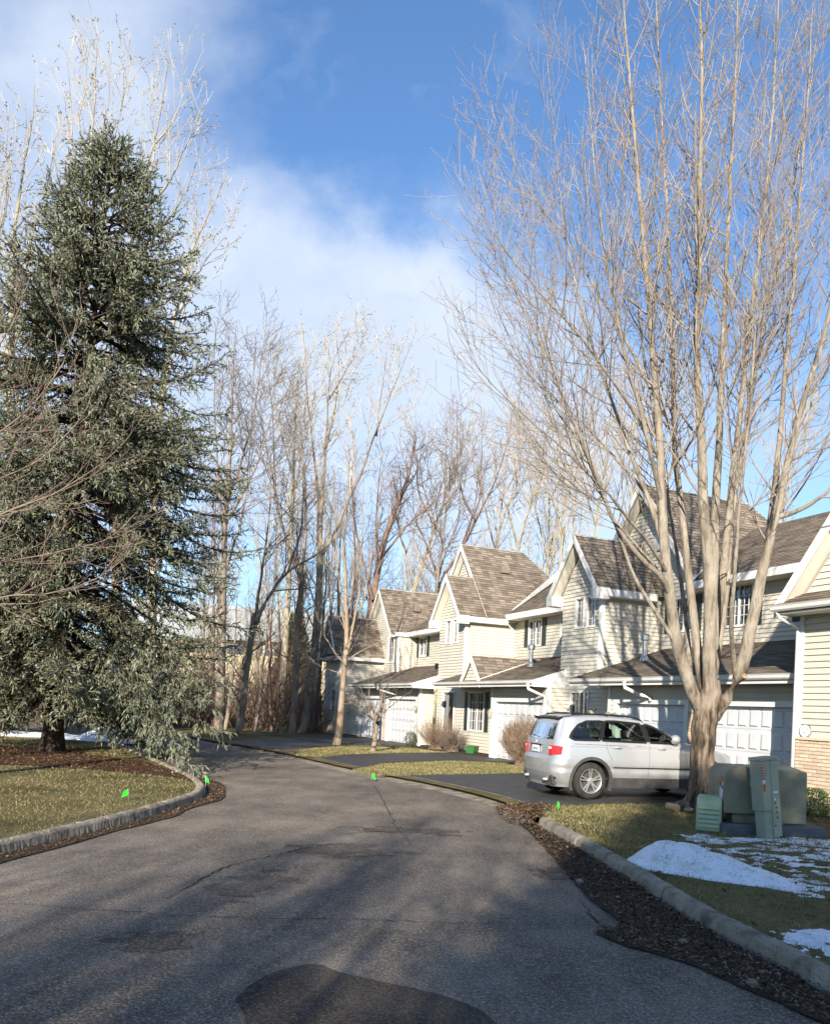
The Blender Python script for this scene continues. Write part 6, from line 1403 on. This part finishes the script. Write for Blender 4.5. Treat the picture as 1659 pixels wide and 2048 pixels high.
    for sg in (-1, 1):
        for nm, (poly, mt) in win_polys.items():
            pp = np.array(poly); dense = []
            for a_, c_ in zip(pp, np.roll(pp, -1, 0)): dense += [a_ + (c_ - a_) * f_ for f_ in np.linspace(0, 1, 6)[:-1]]
            dense = np.array(dense); vv, tr = flat_poly(dense, 0)
            v3 = np.array([(a_, sg * (hw(a_, c_) - .006), c_) for a_, c_ in dense]); gl_ = mobj(nm, arr_mesh(nm, v3, tris=tr), MT[mt], root)
            # black seal: a narrow band along the opening
            cen = dense.mean(0); b = MB(); n = len(dense); dirs = nrm(np.roll(dense, -1, 0) - np.roll(dense, 1, 0)); no = np.stack([dirs[:, 1], -dirs[:, 0]], 1)
            if ((no * (dense - cen)).sum(1) < 0).mean() > .5: no = -no
            for i in range(n):
                k_ = (i + 1) % n; f_ = lambda p_, o_, e_: (p_[0] + o_[0] * e_, sg * (hw(p_[0] + o_[0] * e_, p_[1] + o_[1] * e_) + .005), p_[1] + o_[1] * e_)
                b.poly([f_(dense[i], no[i], -.012), f_(dense[k_], no[k_], -.012), f_(dense[k_], no[k_], .034), f_(dense[i], no[i], .034)])
            b.build('window_seal', MT['blacktrim'], gl_, recalc=False)
    for sg in (-1, 1):                                       # blacked-out pillars between the side windows
        for poly in ([(.18, 1.205), (.245, 1.205), (.36, 1.572), (.30, 1.570)], [(1.275, 1.19), (1.395, 1.19), (1.29, 1.54), (1.16, 1.545)]):
            b = MB(); p_ = np.array(poly); n = 8
            for i in range(n):
                f0, f1 = i / n, (i + 1) / n; q_ = lambda a_, c_, f_: (lambda t_: (t_[0], sg * (hw(t_[0], t_[1]) + .007), t_[1]))(p_[a_] * (1 - f_) + p_[c_] * f_)
                b.poly([q_(0, 3, f0), q_(1, 2, f0), q_(1, 2, f1), q_(0, 3, f1)])
            b.build('door_pillar', MT['blacktrim'], root, recalc=False)
    def strip(name, pts, h, mat, sg, out=.006, par=root):   # trim strip lying on the flank
        b = MB(); r = .008
        for (xa, za), (xb, zb) in zip(pts[:-1], pts[1:]):
            q_ = lambda x_, z_, o_: (x_, sg * (hw(x_, z_) + o_), z_); b.hexa([q_(xa, za - h / 2, -.01), q_(xb, zb - h / 2, -.01), q_(xb, zb - h / 2, out), q_(xa, za - h / 2, out), q_(xa, za + h / 2, -.01), q_(xb, zb + h / 2, -.01), q_(xb, zb + h / 2, out), q_(xa, za + h / 2, out)])
        return b.build(name, mat, par)
    for sg in (-1, 1):
        strip('side_moulding', [(x_, .655) for x_ in np.linspace(.50, 2.35, 20)], .022, MT['blacktrim'], sg, .010)
        strip('shoulder_crease', [(x_, 1.105 - .008 * x_) for x_ in np.linspace(-.6, 2.4, 30)], .008, MT['blacktrim'], sg, .0005)
        strip('sill_cladding', [(x_, .35) for x_ in np.linspace(.42, 2.42, 20)], .20, MT['cladding'], sg, .014)
        b = MB()
        for xs_ in ([(.33, 1.20), (.335, 1.05), (.40, .92), (.47, .80)], [(1.335, 1.19), (1.36, .9), (1.35, .6), (1.33, .44)], [(2.20, 1.13), (2.25, .9), (2.27, .7), (2.24, .44)], [(.50, .44), (1.33, .44), (2.24, .44)]):
            l_ = smooth_line(np.array(xs_), .05)
            for p_, q_ in zip(l_[:-1], l_[1:]):
                d_ = nrm(q_ - p_); n_ = np.array([d_[1], -d_[0]]) * .0035; f_ = lambda a_: (a_[0], sg * (hw(a_[0], a_[1]) + .0016), a_[1]); b.poly([f_(p_ - n_), f_(q_ - n_), f_(q_ + n_), f_(p_ + n_)])
        b.build('door_gaps', MT['cladding'], root, recalc=False)
        for xh in (.60, 1.66):                               # handles
            b = MB(); y0 = hw(xh, 1.06); b.tube([(xh - .10, sg * (y0 + .002), 1.060), (xh - .07, sg * (y0 + .035), 1.063), (xh + .05, sg * (y0 + .038), 1.060), (xh + .09, sg * (y0 + .002), 1.055)], [.014, .018, .018, .012], 8); b.build('door_handle', MT['paint'], root, smooth=True)
        b = MB(); y0 = hw(1.93, 1.22)                        # mirror
        b.lathe([(.03, -.10), (.085, -.07), (.10, 0), (.09, .06), (.02, .085)], (1.90, sg * (y0 + .15), 1.265), 'X', 12); b.tube([(1.95, sg * y0, 1.20), (1.93, sg * (y0 + .12), 1.225)], .03, 8); b.build('door_mirror', MT['paint'], root, smooth=True)
        # roof rail
        b = MB(); rr = [(-.46, 1.635), (-.36, 1.69), (-.1, 1.712), (.5, 1.715), (1.0, 1.69), (1.22, 1.655), (1.32, 1.61)]
        b.tube([(x_, sg * (np.interp(x_, [-.5, 1.3], [.625, .64])), z_) for x_, z_ in rr], [.012, .019, .019, .019, .019, .017, .010], 8)
        for x_ in (.45,): b.tube([(x_, sg * .635, 1.63), (x_, sg * .635, 1.71)], .03, 6)
        b.build('roof_rail', MT['blacktrim'], root, smooth=True)
        # wheel arch lips
        for xc in (0, WB):
            b = MB(); ang = np.linspace(R(-22), R(202), 30); ri_, ro_ = AR - .035, AR + .03
            for a0_, a1_ in zip(ang[:-1], ang[1:]):
                f_ = lambda r_, a_, o_: (xc + r_ * math.cos(a_), sg * (np.clip(hw(xc + r_ * math.cos(a_), max(.36 + r_ * math.sin(a_), .3)), .78, .95) + o_), .36 + r_ * math.sin(a_))
                b.hexa([f_(ri_, a0_, -.05), f_(ri_, a1_, -.05), f_(ro_, a1_, -.03), f_(ro_, a0_, -.03), f_(ri_, a0_, .012), f_(ri_, a1_, .012), f_(ro_, a1_, .010), f_(ro_, a0_, .010)])
            b.build('wheel_arch', MT['cladding'], root)
            b = MB(); a_ = np.linspace(R(-15), R(195), 20); y1 = .90
            for p0_, p1_ in zip(a_[:-1], a_[1:]):
                q_ = lambda a0_, y_: (xc + (AR - .02) * math.cos(a0_), sg * y_, .36 + (AR - .02) * math.sin(a0_)); b.poly([q_(p0_, .45), q_(p1_, .45), q_(p1_, y1), q_(p0_, y1)])
            b.poly([(xc + (AR) * math.cos(x_), sg * .45, .36 + AR * math.sin(x_)) for x_ in a_]); b.build('wheel_well', MT['interior'], root, recalc=False)
    # wheels
    for xc in (0, WB):
        for sg in (-1, 1):
            yc = sg * TR; w_ = empty('wheel', (xc, yc, .374)); w_.parent = root
            del_ = .115
            b = MB(); b.lathe([(.245, -del_ * .9), (.285, -del_), (.345, -del_ * .92), (.369, -del_ * .6), (.374, 0), (.369, del_ * .6), (.345, del_ * .92), (.285, del_), (.245, del_ * .9)], (0, 0, 0), 'Y', 40); b.build('tyre', MT['tyre'], w_, smooth=True)
            b = MB(); o_ = sg * 1.0
            b.lathe([(.255, o_ * .10), (.248, o_ * .112), (.232, o_ * .10), (.225, o_ * .06), (.215, -o_ * .05)], (0, 0, 0), 'Y', 40)
            for k_ in range(5):
                for off_ in (-.16, .16):
                    a_ = 2 * math.pi * k_ / 5 + .35; c0, c1 = a_ + off_ * .9, a_ + off_ * .95
                    p0_, p1_ = np.array([.045 * math.cos(c0), 0, .045 * math.sin(c0)]), np.array([.236 * math.cos(c1), 0, .236 * math.sin(c1)])
                    tn = nrm(np.cross(p1_ - p0_, (0, 1, 0))) * .013
                    b.hexa([p0_ - tn + (0, o_ * .045, 0), p1_ - tn + (0, o_ * .06, 0), p1_ + tn + (0, o_ * .06, 0), p0_ + tn + (0, o_ * .045, 0), p0_ - tn + (0, o_ * .085, 0), p1_ - tn + (0, o_ * .10, 0), p1_ + tn + (0, o_ * .10, 0), p0_ + tn + (0, o_ * .085, 0)])
            b.lathe([(.068, o_ * .05), (.066, o_ * .088), (.03, o_ * .094), (.001, o_ * .094)], (0, 0, 0), 'Y', 18); b.build('rim', MT['alloy'], w_, smooth=False)
            b = MB(); b.lathe([(.22, -o_ * .0), (.001, -o_ * .0)], (0, 0, 0), 'Y', 24); b.lathe([(.14, o_ * .02), (.14, o_ * .03), (.02, o_ * .03)], (0, 0, 0), 'Y', 20); b.build('brake', MT['cladding'], w_)
    # floor, bumper valance, exhausts
    b = MB(); b.box(-.82, 3.4, -.62, .62, .26, .34); b.build('underbody', MT['cladding'], root)
    b = MB(); b.hexa([(-.93, -.72, .26), (-.60, -.80, .22), (-.60, .80, .22), (-.93, .72, .26), (-.985, -.76, .47), (-.60, -.90, .47), (-.60, .90, .47), (-.985, .76, .47)]); b.build('rear_valance', MT['cladding'], root, bevel=.03)
    for sg in (-1, 1): MB().tube([(-.70, sg * .48, .37), (-1.06, sg * .48, .36)], .038, 10).build('exhaust_tip', MT['galv'], root, smooth=True)
    b = MB(); pts_ = [(-.955, .66), (-1.03, .45), (-1.065, .2), (-1.075, 0)]                                       # ledge of the rear bumper
    full = [(x_, -y_) for x_, y_ in pts_[:3]] + [(x_, y_) for x_, y_ in reversed(pts_)]
    full = sorted(full, key=lambda q_: q_[1])
    for (xa, ya), (xb, yb) in zip(full[:-1], full[1:]): b.hexa([(xa + .0, ya, .60), (xb + .0, yb, .60), (xb + .1, yb, .60), (xa + .1, ya, .60), (xa - .01, ya, .775), (xb - .01, yb, .775), (xb + .1, yb, .80), (xa + .1, ya, .80)])
    b.build('rear_bumper', MT['paint'], root)
    # tail lamps wrap the corner
    for sg in (-1, 1):
        b = MB(); cols = []
        for (x_, y_) in ((-.995, .60), (-.968, .69), (-.915, .78), (-.83, .860), (-.70, .902)):
            k_ = np.interp(x_, [-.90, -.70], [0, .035]); cols.append(((x_, sg * y_, .875 + k_), (x_ + .012, sg * y_, 1.06 - k_ * 1.1)))
        for (a0_, a1_), (b0_, b1_) in zip(cols[:-1], cols[1:]): b.hexa([a0_, b0_, (b0_[0] + .05, b0_[1] - sg * .05, b0_[2]), (a0_[0] + .05, a0_[1] - sg * .05, a0_[2]), a1_, b1_, (b1_[0] + .05, b1_[1] - sg * .05, b1_[2]), (a1_[0] + .05, a1_[1] - sg * .05, a1_[2])])
        tl = b.build('tail_lamp', MT['redlens'], root)
        b = MB(); b.hexa([(-1.002, sg * .605, .99), (-.98, sg * .67, .99), (-.94, sg * .67, .99), (-.94, sg * .605, .99), (-.994, sg * .605, 1.03), (-.972, sg * .67, 1.03), (-.94, sg * .67, 1.03), (-.94, sg * .605, 1.03)]); b.build('reversing_lens', MT['clearlens'], tl)
        b = MB(); b.hexa([(3.28, sg * .60, .72), (3.46, sg * .56, .72), (3.62, sg * .44, .72), (3.40, sg * .44, .72), (3.22, sg * .66, .90), (3.36, sg * .60, .91), (3.52, sg * .46, .90), (3.36, sg * .46, .91)]); b.build('head_lamp', MT['clearlens'], root, bevel=.02)
    b = MB(); b.box(-1.035, -1.015, -.17, .17, .90, 1.035); pl_ = b.build('number_plate', MT['plate'], root)
    b = MB(); r_ = np.random.RandomState(2)
    for i in range(6): y_ = -.125 + i * .045; b.box(-1.038, -1.035, y_, y_ + r_.uniform(.014, .026), .935, .985)
    b.build('worn_print', MT['ink'], pl_)
    b = MB(); b.box(-1.05, -1.0, -.25, .25, 1.045, 1.062); b.build('plate_light_bar', MT['blacktrim'], root)
    b = MB(); b.lathe([(.036, -.012), (.036, -.02), (.001, -.022)], (-1.00, 0, 1.105), 'X', 16); b.build('tail_emblem', MT['clearlens'], root)
    b = MB(); b.hexa([(-.80, -.60, 1.575), (-.55, -.62, 1.60), (-.55, .62, 1.60), (-.80, .60, 1.575), (-.84, -.60, 1.62), (-.50, -.62, 1.675), (-.50, .62, 1.675), (-.84, .60, 1.62)]); b.build('roof_spoiler', MT['blacktrim'], root, bevel=.015)
    b = MB(); b.tube([(-.98, -.05, 1.20), (-.99, .18, 1.235), (-.985, .38, 1.235)], .008, 5); b.build('rear_wiper', MT['blacktrim'], root)
    # cabin
    for xs_, sz in ((1.25, 'f'), (.28, 'r')):
        for y_ in ((-.36, .36) if sz == 'f' else (-.40, 0, .40)):
            st_ = empty('seat', (xs_, y_, 0)); st_.parent = root
            b = MB(); b.hexa([(-.02, -.23, .45), (.48, -.23, .42), (.48, .23, .42), (-.02, .23, .45), (-.04, -.22, .62), (.48, -.22, .60), (.48, .22, .60), (-.04, .22, .62)]); b.build('cushion', MT['seat'], st_, bevel=.04)
            b = MB(); b.hexa([(.02, -.22, .58), (.14, -.22, .58), (.14, .22, .58), (.02, .22, .58), (-.20, -.19, 1.22), (-.09, -.19, 1.22), (-.09, .19, 1.22), (-.20, .19, 1.22)]); b.build('backrest', MT['seat'], st_, bevel=.04)
            b = MB(); b.hexa([(-.235, -.13, 1.24), (-.12, -.13, 1.24), (-.12, .13, 1.24), (-.235, .13, 1.24), (-.255, -.12, 1.42), (-.15, -.12, 1.42), (-.15, .12, 1.42), (-.255, .12, 1.42)]); b.build('headrest', MT['headrest'], st_, bevel=.05)
    b = MB(); b.hexa([(1.72, -.74, .75), (2.2, -.74, .8), (2.2, .74, .8), (1.72, .74, .75), (1.75, -.72, 1.12), (2.12, -.70, 1.17), (2.12, .70, 1.17), (1.75, .72, 1.12)]); b.build('dashboard', MT['headrest'], root, bevel=.04)
    b = MB(); ring = [np.array([1.60 + .09 * math.sin(a_), .36 + .19 * math.cos(a_), 1.10 + .165 * math.sin(a_)]) for a_ in np.linspace(0, 2 * math.pi, 25)]; b.tube(ring, .016, 6, cap=False); b.tube([(1.60, .36, 1.10), (1.78, .36, 1.02)], .03, 6); b.build('steering_wheel', MT['headrest'], root, smooth=True)
    b = MB(); b.box(-.80, 2.2, -.80, .80, .40, .44); b.build('cabin_floor', MT['headrest'], root)
    # icicles under the sill
    rr = np.random.RandomState(11)
    for x_ in (-.70, .62, 1.28, 1.42, 1.95, 2.05, 2.2, 2.3):
        b = MB(); L_ = rr.uniform(.05, .14); b.tube([(x_, -.84 if x_ > 0 else -.5, .27), (x_ + .004, -.84 if x_ > 0 else -.5, .27 - L_)], [.008, .001], 5); b.build('icicle', MT['ice'], root)
    for o_ in list(root.children):                           # everything hung on the tail sits on its face
        if o_.name.split('.')[0] in ('tail_lamp', 'number_plate', 'rear_valance', 'exhaust_tip', 'rear_bumper', 'plate_light_bar', 'tail_emblem', 'roof_spoiler', 'rear_wiper'): o_.location.x += .14
    return root
car()

# ================================================================ utilities beside the maple
def rounded(b, x0, x1, y0, y1, z0, z1, r, k=6):
    """box with rounded top front and top back edges along x"""
    pr = [(y0, z0)] + [(y0 + r - r * math.cos(a), z1 - r + r * math.sin(a)) for a in np.linspace(0, math.pi / 2, k)] + [(y1 - r + r * math.sin(a), z1 - r + r * math.cos(a)) for a in np.linspace(0, math.pi / 2, k)] + [(y1, z0)]
    b.prism([(x0, y, z) for y, z in pr], (x1 - x0, 0, 0)); return b
tA = G(1437, 1672); tB = G(1618, 1668)
tf_c = np.array([5.60, 12.78, 0]); rz = R(-3)
tf_c = np.array([5.66, 12.72, 0]); tf = empty('transformer', tf_c, 'dark green pad-mounted transformer cabinet beside the maple trunk', 'transformer', None, rz)
MB().box(-.92, .98, -.72, .60, -.02, .17).build('pad', MT['padgrey'], tf, bevel=.02)
b = MB(); b.box(-.66, .30, -.50, .45, .17, .36); b.build('skirt', MT['tf'], tf, bevel=.01)
# cabinet: front compartment with rounded shoulder, and the taller tank behind
b = MB(); prf = [(-.86, .34)] + [(-.86 + .20 - .20 * math.cos(a), .92 + .20 * math.sin(a)) for a in np.linspace(0, math.pi / 2, 7)] + [(.10, 1.12), (.10, .34)]
b.prism([(x, -.60, z) for x, z in prf], (0, .98, 0)); tf.scale = (.84, .84, .94); hood = b.build('hood', MT['tf'], tf, bevel=.012)
b = MB(); b.hexa([(.10, -.44, .18), (.74, -.40, .18), (.74, .50, .18), (.10, .50, .18), (.10, -.44, 1.10), (.74, -.36, 1.06), (.74, .44, 1.12), (.10, .46, 1.16)]); b.build('tank', MT['tf'], tf, bevel=.02)
b = MB(); b.prism([(x * .9 - .02, -.608, z * .93 + .03) for x, z in prf], (0, .006, 0)); b.build('door_plate', MT['tf'], hood, bevel=.006)
MB().box(-.24, -.18, -.40, -.34, 1.12, 1.155).build('hold_down_bolt', MT['blacktrim'], tf)
MB().lathe([(.05, -.512), (.05, -.505), (.038, -.512)], (-.02, 0, .27), 'Y', 16).build('knockout', MT['blacktrim'], tf)
for (y0_, z0_, w_, h_, mt) in ((-.50, .56, .10, .17, 'sticker'), (-.38, .58, .05, .18, 'sticker'), (-.50, .46, .10, .09, 'sticker'), (-.42, .79, .12, .06, 'orange'), (-.50, .79, .05, .06, 'sticker'), (-.44, .88, .05, .07, 'orange'), (-.42, .44, .03, .10, 'blacktrim')):
    MB().box(-.866, -.860, y0_, y0_ + w_, z0_, z0_ + h_).build('warning_label', MT[mt], hood)
b = MB(); b.tube([(-.87, -.42, .42), (-.885, -.41, .32), (-.87, -.40, .25)], .010, 6); b.build('padlock_strap', MT['galv'], tf, smooth=True)
for z_ in (.50, .95): MB().box(-.03, .03, -.625, -.605, z_, z_ + .09).build('hinge', MT['galv'], hood)
MB().box(-.70, -.62, -.63, -.605, .60, .72).build('lock_housing', MT['tf'], hood, bevel=.01)
for x_ in (-.5, -.15, .2): MB().lathe([(.012, -.516), (.012, -.502)], (x_, 0, .20), 'Y', 8, True).build('bolt', MT['galv'], tf)
MB().box(-.40, -.22, -.6125, -.608, .80, .93).build('warning_label', MT['sticker'], hood)
# leaning pedestal
pd_b = G(1535, 1676); pd_t = P(1524, 1513, pd_b[1] + .02)
ped = empty('cable_pedestal', pd_b, 'tall narrow pale green pedestal leaning left in front of the transformer', 'pedestal')
up_ = nrm(pd_t - pd_b); Lp = np.linalg.norm(pd_t - pd_b); ped.rotation_euler = Vector(up_).to_track_quat('Z', 'Y').to_euler()
ped.rotation_mode = 'QUATERNION'; ax_z = Vector(up_); ax_x = Vector((.93, .36, 0)); ax_y = ax_z.cross(ax_x).normalized(); ax_x = ax_y.cross(ax_z).normalized()
ped.rotation_quaternion = Matrix((ax_x, ax_y, ax_z)).transposed().to_quaternion()
b = MB(); b.box(-.135, .135, -.10, .10, -.12, Lp * .36); b.build('lower_housing', MT['ped'], ped, bevel=.012)
b = MB(); b.box(-.165, .0, -.125, .115, Lp * .34, Lp - .06); b.build('cover', MT['ped'], ped, bevel=.012)
b = MB(); b.box(.004, .165, -.125, .115, Lp * .02, Lp - .06); b.build('hinged_side', MT['ped'], ped, bevel=.012)
b = MB(); b.box(-.175, .175, -.135, .125, Lp - .062, Lp); b.build('cap', MT['ped'], ped, bevel=.018)
for (x0_, x1_, z0_, z1_, mt, nm) in ((-.158, -.108, .93, 1.20, 'orange', 'warning_label'), (-.158, -.112, .87, .92, 'sticker', 'number_label'), (-.158, -.110, .79, .85, 'orange', 'warning_label'), (-.155, -.115, .74, .785, 'orange', 'number_label'), (.04, .125, .70, .735, 'sticker', 'name_plate'), (.04, .075, .585, .625, 'sticker', 'name_plate')):
    MB().box(x0_, x1_, -.130, -.1255, z0_ * Lp / 1.27, z1_ * Lp / 1.27).build(nm, MT[mt], ped)
b = MB()
for i in range(6): z_ = (.955 + i * .042) * Lp / 1.27; b.box(-.147, -.120, -.1325, -.130, z_, z_ + .016)
b.build('faded_print', MT['sticker'], ped)
for (x_, z_) in ((.055, .54), (.075, .47), (.085, .40), (.08, .32), (.03, .20)): MB().lathe([(.012, -.136), (.012, -.125)], (x_, 0, z_), 'Y', 8, True).build('bolt', MT['blacktrim'], ped)
# louvred low box
lbx = empty('telecom_box', np.array([4.80, 12.52, 0]), 'low mint green louvred box tucked left of the transformer', 'utility box', None, R(-24))
b = MB(); pr = [(-.22, .0), (-.205, .42), (-.18, .50), (-.12, .545), (.20, .555), (.26, .50), (.28, .0)]
b.prism([(-.20, y, z) for y, z in pr], (.38, 0, 0)); b.build('shell', MT['mint'], lbx, bevel=.03)
for j in range(5):
    z_ = .07 + j * .072; b = MB(); b.hexa([(-.165, -.250, z_), (.145, -.250, z_), (.145, -.20, z_), (-.165, -.20, z_), (-.165, -.222, z_ + .048), (.145, -.222, z_ + .048), (.145, -.19, z_ + .048), (-.165, -.19, z_ + .048)]); b.build('louvre', MT['mint'], lbx, bevel=.008)
# cut log and pale stone at the foot of the maple
lg = G(1344, 1622); o = MB().tube([(0, -.13, .07), (0, .13, .075)], .075, 14).build('cut_log', MT['wood'], None, loc=(lg[0], lg[1], 0)); tag(o, 'short cut log lying left of the maple trunk', 'log'); o.rotation_euler = (0, 0, R(20))
def stone(name, loc, r, seed, label, mat, cat='stone'):
    b_ = bmesh.new(); bmesh.ops.create_icosphere(b_, subdivisions=2, radius=r); rr = np.random.RandomState(seed)
    for v_ in b_.verts: v_.co *= rr.uniform(.75, 1.15); v_.co.z *= .6
    me = bpy.data.meshes.new(name); b_.to_mesh(me); b_.free(); return tag(mobj(name, me, mat, None, loc), label, cat)
s_ = G(1372, 1624); stone('stone', (s_[0], s_[1] - .1, .06), .09, 3, 'pale stone against the foot of the maple', MT['concrete'])
for i, (px, py, r_, lb_) in enumerate([(1133, 1698, .035, 'pale pebble near the far end of the right gutter'), (1158, 1768, .05, 'pale stone in the middle of the right gutter'), (1365, 1890, .045, 'pale stone in the right gutter below the snow heap'), (1504, 1975, .05, 'flat pale stone in the near right gutter')]):
    c = G(px, py, ROAD_Z); stone('stone', (c[0], c[1], ROAD_Z + .03), r_, 20 + i, lb_, MT['concrete'])

# ================================================================ marker flags
def marker(px, py, h, label, turn):
    g = G(px, py); root = empty('marker_flag', g, label, 'flag', 'lime marker flags', turn)
    MB().tube([(0, 0, -.05), (.004, 0, h * .6), (.01, 0, h)], .0035, 5).build('wire', MT['galv'], root)
    b = MB(); n = 7; L_, H_ = .14, .11
    for i in range(n - 1):
        f0, f1 = i / (n - 1), (i + 1) / (n - 1); y = lambda f: .025 * math.sin(f * 5 + turn); zt = lambda f: h - f * .05 * (1 + math.sin(turn)); zb = lambda f: h - H_ - f * .06
        b.hexa([(.01 + f0 * L_ * .8, y(f0) - .001, zb(f0)), (.01 + f1 * L_ * .8, y(f1) - .001, zb(f1)), (.01 + f1 * L_ * .8, y(f1) + .001, zb(f1)), (.01 + f0 * L_ * .8, y(f0) + .001, zb(f0)), (.01 + f0 * L_ * .5, y(f0) - .001, zt(f0)), (.01 + f1 * L_ * .5, y(f1) - .001, zt(f1)), (.01 + f1 * L_ * .5, y(f1) + .001, zt(f1)), (.01 + f0 * L_ * .5, y(f0) + .001, zt(f0))])
    b.build('flag', MT['flag'], root)
marker(257, 1602, .22, 'lime green marker flag on the left lawn near the kerb', 2.9)
marker(411, 1574, .22, 'lime green marker flag at the kerb bend under the low bough', 1.2)
marker(742, 1555, .11, 'lime green marker flag low in the grass at the drive edge', .4)
marker(1116, 1624, .20, 'lime green marker flag left of the maple behind the kerb end', 1.5)

# ================================================================ shrubs
def twig_bush(name, label, c, rx, rz_, n, seed, mat, trim=True, base=.12):
    rng = np.random.RandomState(seed); root = empty(name, c, label, 'shrub'); m = 7
    q = np.zeros((n, m, 3)); a = rng.uniform(0, 2 * math.pi, n); q[:, 0] = np.c_[rng.normal(0, base, n), rng.normal(0, base, n), np.zeros(n)]
    th = np.arccos(rng.uniform(-.15, 1, n)); tgt = np.c_[rx * np.sin(th) * np.cos(a), rx * np.sin(th) * np.sin(a), rz_ * (1 + np.cos(th)) * .95 + .06] * rng.uniform(.72, 1.0 if trim else 1.12, (n, 1))
    mid = tgt * np.array([.45, .45, .38])
    for j in range(1, m): f = j / (m - 1); q[:, j] = (1 - f) ** 2 * q[:, 0] + 2 * f * (1 - f) * mid + f * f * tgt + rng.normal(0, .02, (n, 3))
    r = np.linspace(.010, .003, m)[None] * np.ones((n, 1))
    s1, r1 = sprout(q, r, rng, 7, .35, 1., (20, 60), .30, .16, .7, .005, .003, .25, .15, 4); s2, r2 = sprout(s1, r1, rng, 9, .1, 1., (20, 60), .13, .08, .8, .004, .0026, .1, .15, 3)
    v, f = tubes(q, r, 4); mobj('stems', arr_mesh('stems', v, f), mat, root)['kind'] = 'stuff'; v, f = join([tubes(s1, r1, 3), tubes(s2, r2, 3)]); mobj('twigs', arr_mesh('twigs', v, f), mat, root)['kind'] = 'stuff'
    return root
twig_bush('clipped_shrub', 'leafless tan shrub clipped to a ball behind the silver car', W(-21.15, -13.0), .80, .86, 800, 71, MT['shrub'])
twig_bush('loose_shrub', 'loose leafless shrub spreading under the middle house window', W(-29.6, -13.95), .95, .72, 170, 72, MT['shrub'], False)
twig_bush('loose_shrub', 'dark low shrub with dead flower heads beside the green tub', W(-28.2, -13.95), .62, .50, 130, 73, MT['greytwig'], False)
def leafy(name, label, c, r, h, n, seed):
    rng = np.random.RandomState(seed); root = empty(name, c, label, 'shrub')
    a = rng.uniform(0, 2 * math.pi, n); z = rng.uniform(0, 1, n); rr = r * np.sqrt(rng.uniform(.3, 1, n)) * np.sin(np.clip(z * 2.6 + .4, 0, math.pi)) ** .5
    p = np.c_[rr * np.cos(a), rr * np.sin(a), .03 + z * h]; d = nrm(p * np.array([1, 1, .3]) + rng.normal(0, .18, (n, 3)) + np.array([0, 0, .15])) * .055; s = nrm(np.cross(d, rng.normal(size=(n, 3)))) * .014
    v = np.stack([p, p + d * .5 + s, p + d, p + d * .5 - s], 1).reshape(-1, 3); mobj('foliage', arr_mesh('foliage', v, np.arange(4 * n).reshape(n, 4)), MT['green_leaf'], root)['kind'] = 'stuff'
    b = MB()
    for i in range(7): t_ = rng.uniform(0, 2 * math.pi); b.tube([(0, 0, -.03), (r * .3 * math.cos(t_), r * .3 * math.sin(t_), h * .4), (r * .6 * math.cos(t_), r * .6 * math.sin(t_), h * .85)], [.014, .009, .004], 5)
    b.build('stems', MT['greytwig'], root); return root
leafy('evergreen_shrub', 'small evergreen shrub against the brick, the one nearer the transformer', W(-11.05, -12.85), .24, .55, 900, 74)
leafy('evergreen_shrub', 'small evergreen shrub against the brick at the right edge', W(-10.45, -12.80), .30, .50, 1100, 75)
leafy('evergreen_shrub', 'small green shrub at the corner of the far garage doors', W(-31.95, -13.75), .30, .55, 700, 76)
tb_ = W(-28.0 + .7, -14.4); root = empty('green_tub', tb_, 'green plastic tub under the shuttered window', 'tub'); b = MB(); b.hexa([(-.26, -.15, .01), (.26, -.15, .01), (.26, .15, .01), (-.26, .15, .01), (-.30, -.19, .28), (.30, -.19, .28), (.30, .19, .28), (-.30, .19, .28)]); b.build('tub', MT['greentub'], root, bevel=.015)
MB().box(-.315, .315, -.205, .205, .275, .305).build('lid', MT['greentub'], root, bevel=.01); root.rotation_euler = (0, 0, R(66))

# ================================================================ trees behind the camera whose shade lies on the near road and lawn
def copy_tree(src, loc, rz, s, label):
    r = src.copy(); COL.objects.link(r); r.location = loc; r.rotation_euler = (0, 0, rz); r.scale = (s, s, s); r['label'] = label; r['group'] = 'trees behind the viewer'
    for ch in src.children:
        c = ch.copy(); COL.objects.link(c); c.parent = r
    return r
SH = [(-2.4, -10.4, .45), (-.5, -9.8, .50), (.5, -9.8, .59), (1.2, -10.3, .61), (2.0, -9.6, .55), (3.0, -10.4, .47), (4.2, -9.8, .46), (5.5, -10.4, .44), (6.9, -9.8, .44)]
for i, (x, y, s_) in enumerate(SH):
    r = place_spruce((x, y, 0), 1.3 * i + .4, s_, 'spruce out of view in the row behind the viewer'); r['group'] = 'spruces behind the viewer'
for i, (x, y, s_) in enumerate([(-10.2, -11, .44), (-7.9, -8.5, .43), (-6.4, -11, .48), (-5.0, -9.2, .46), (-3.6, -8.0, .45), (-2.0, -9, .5), (-.6, -7.5, .44), (8.5, -12, .5)]):
    copy_tree(maple, (x, y, 0), 1.7 * i + .8, s_, 'bare maple out of view behind the viewer')
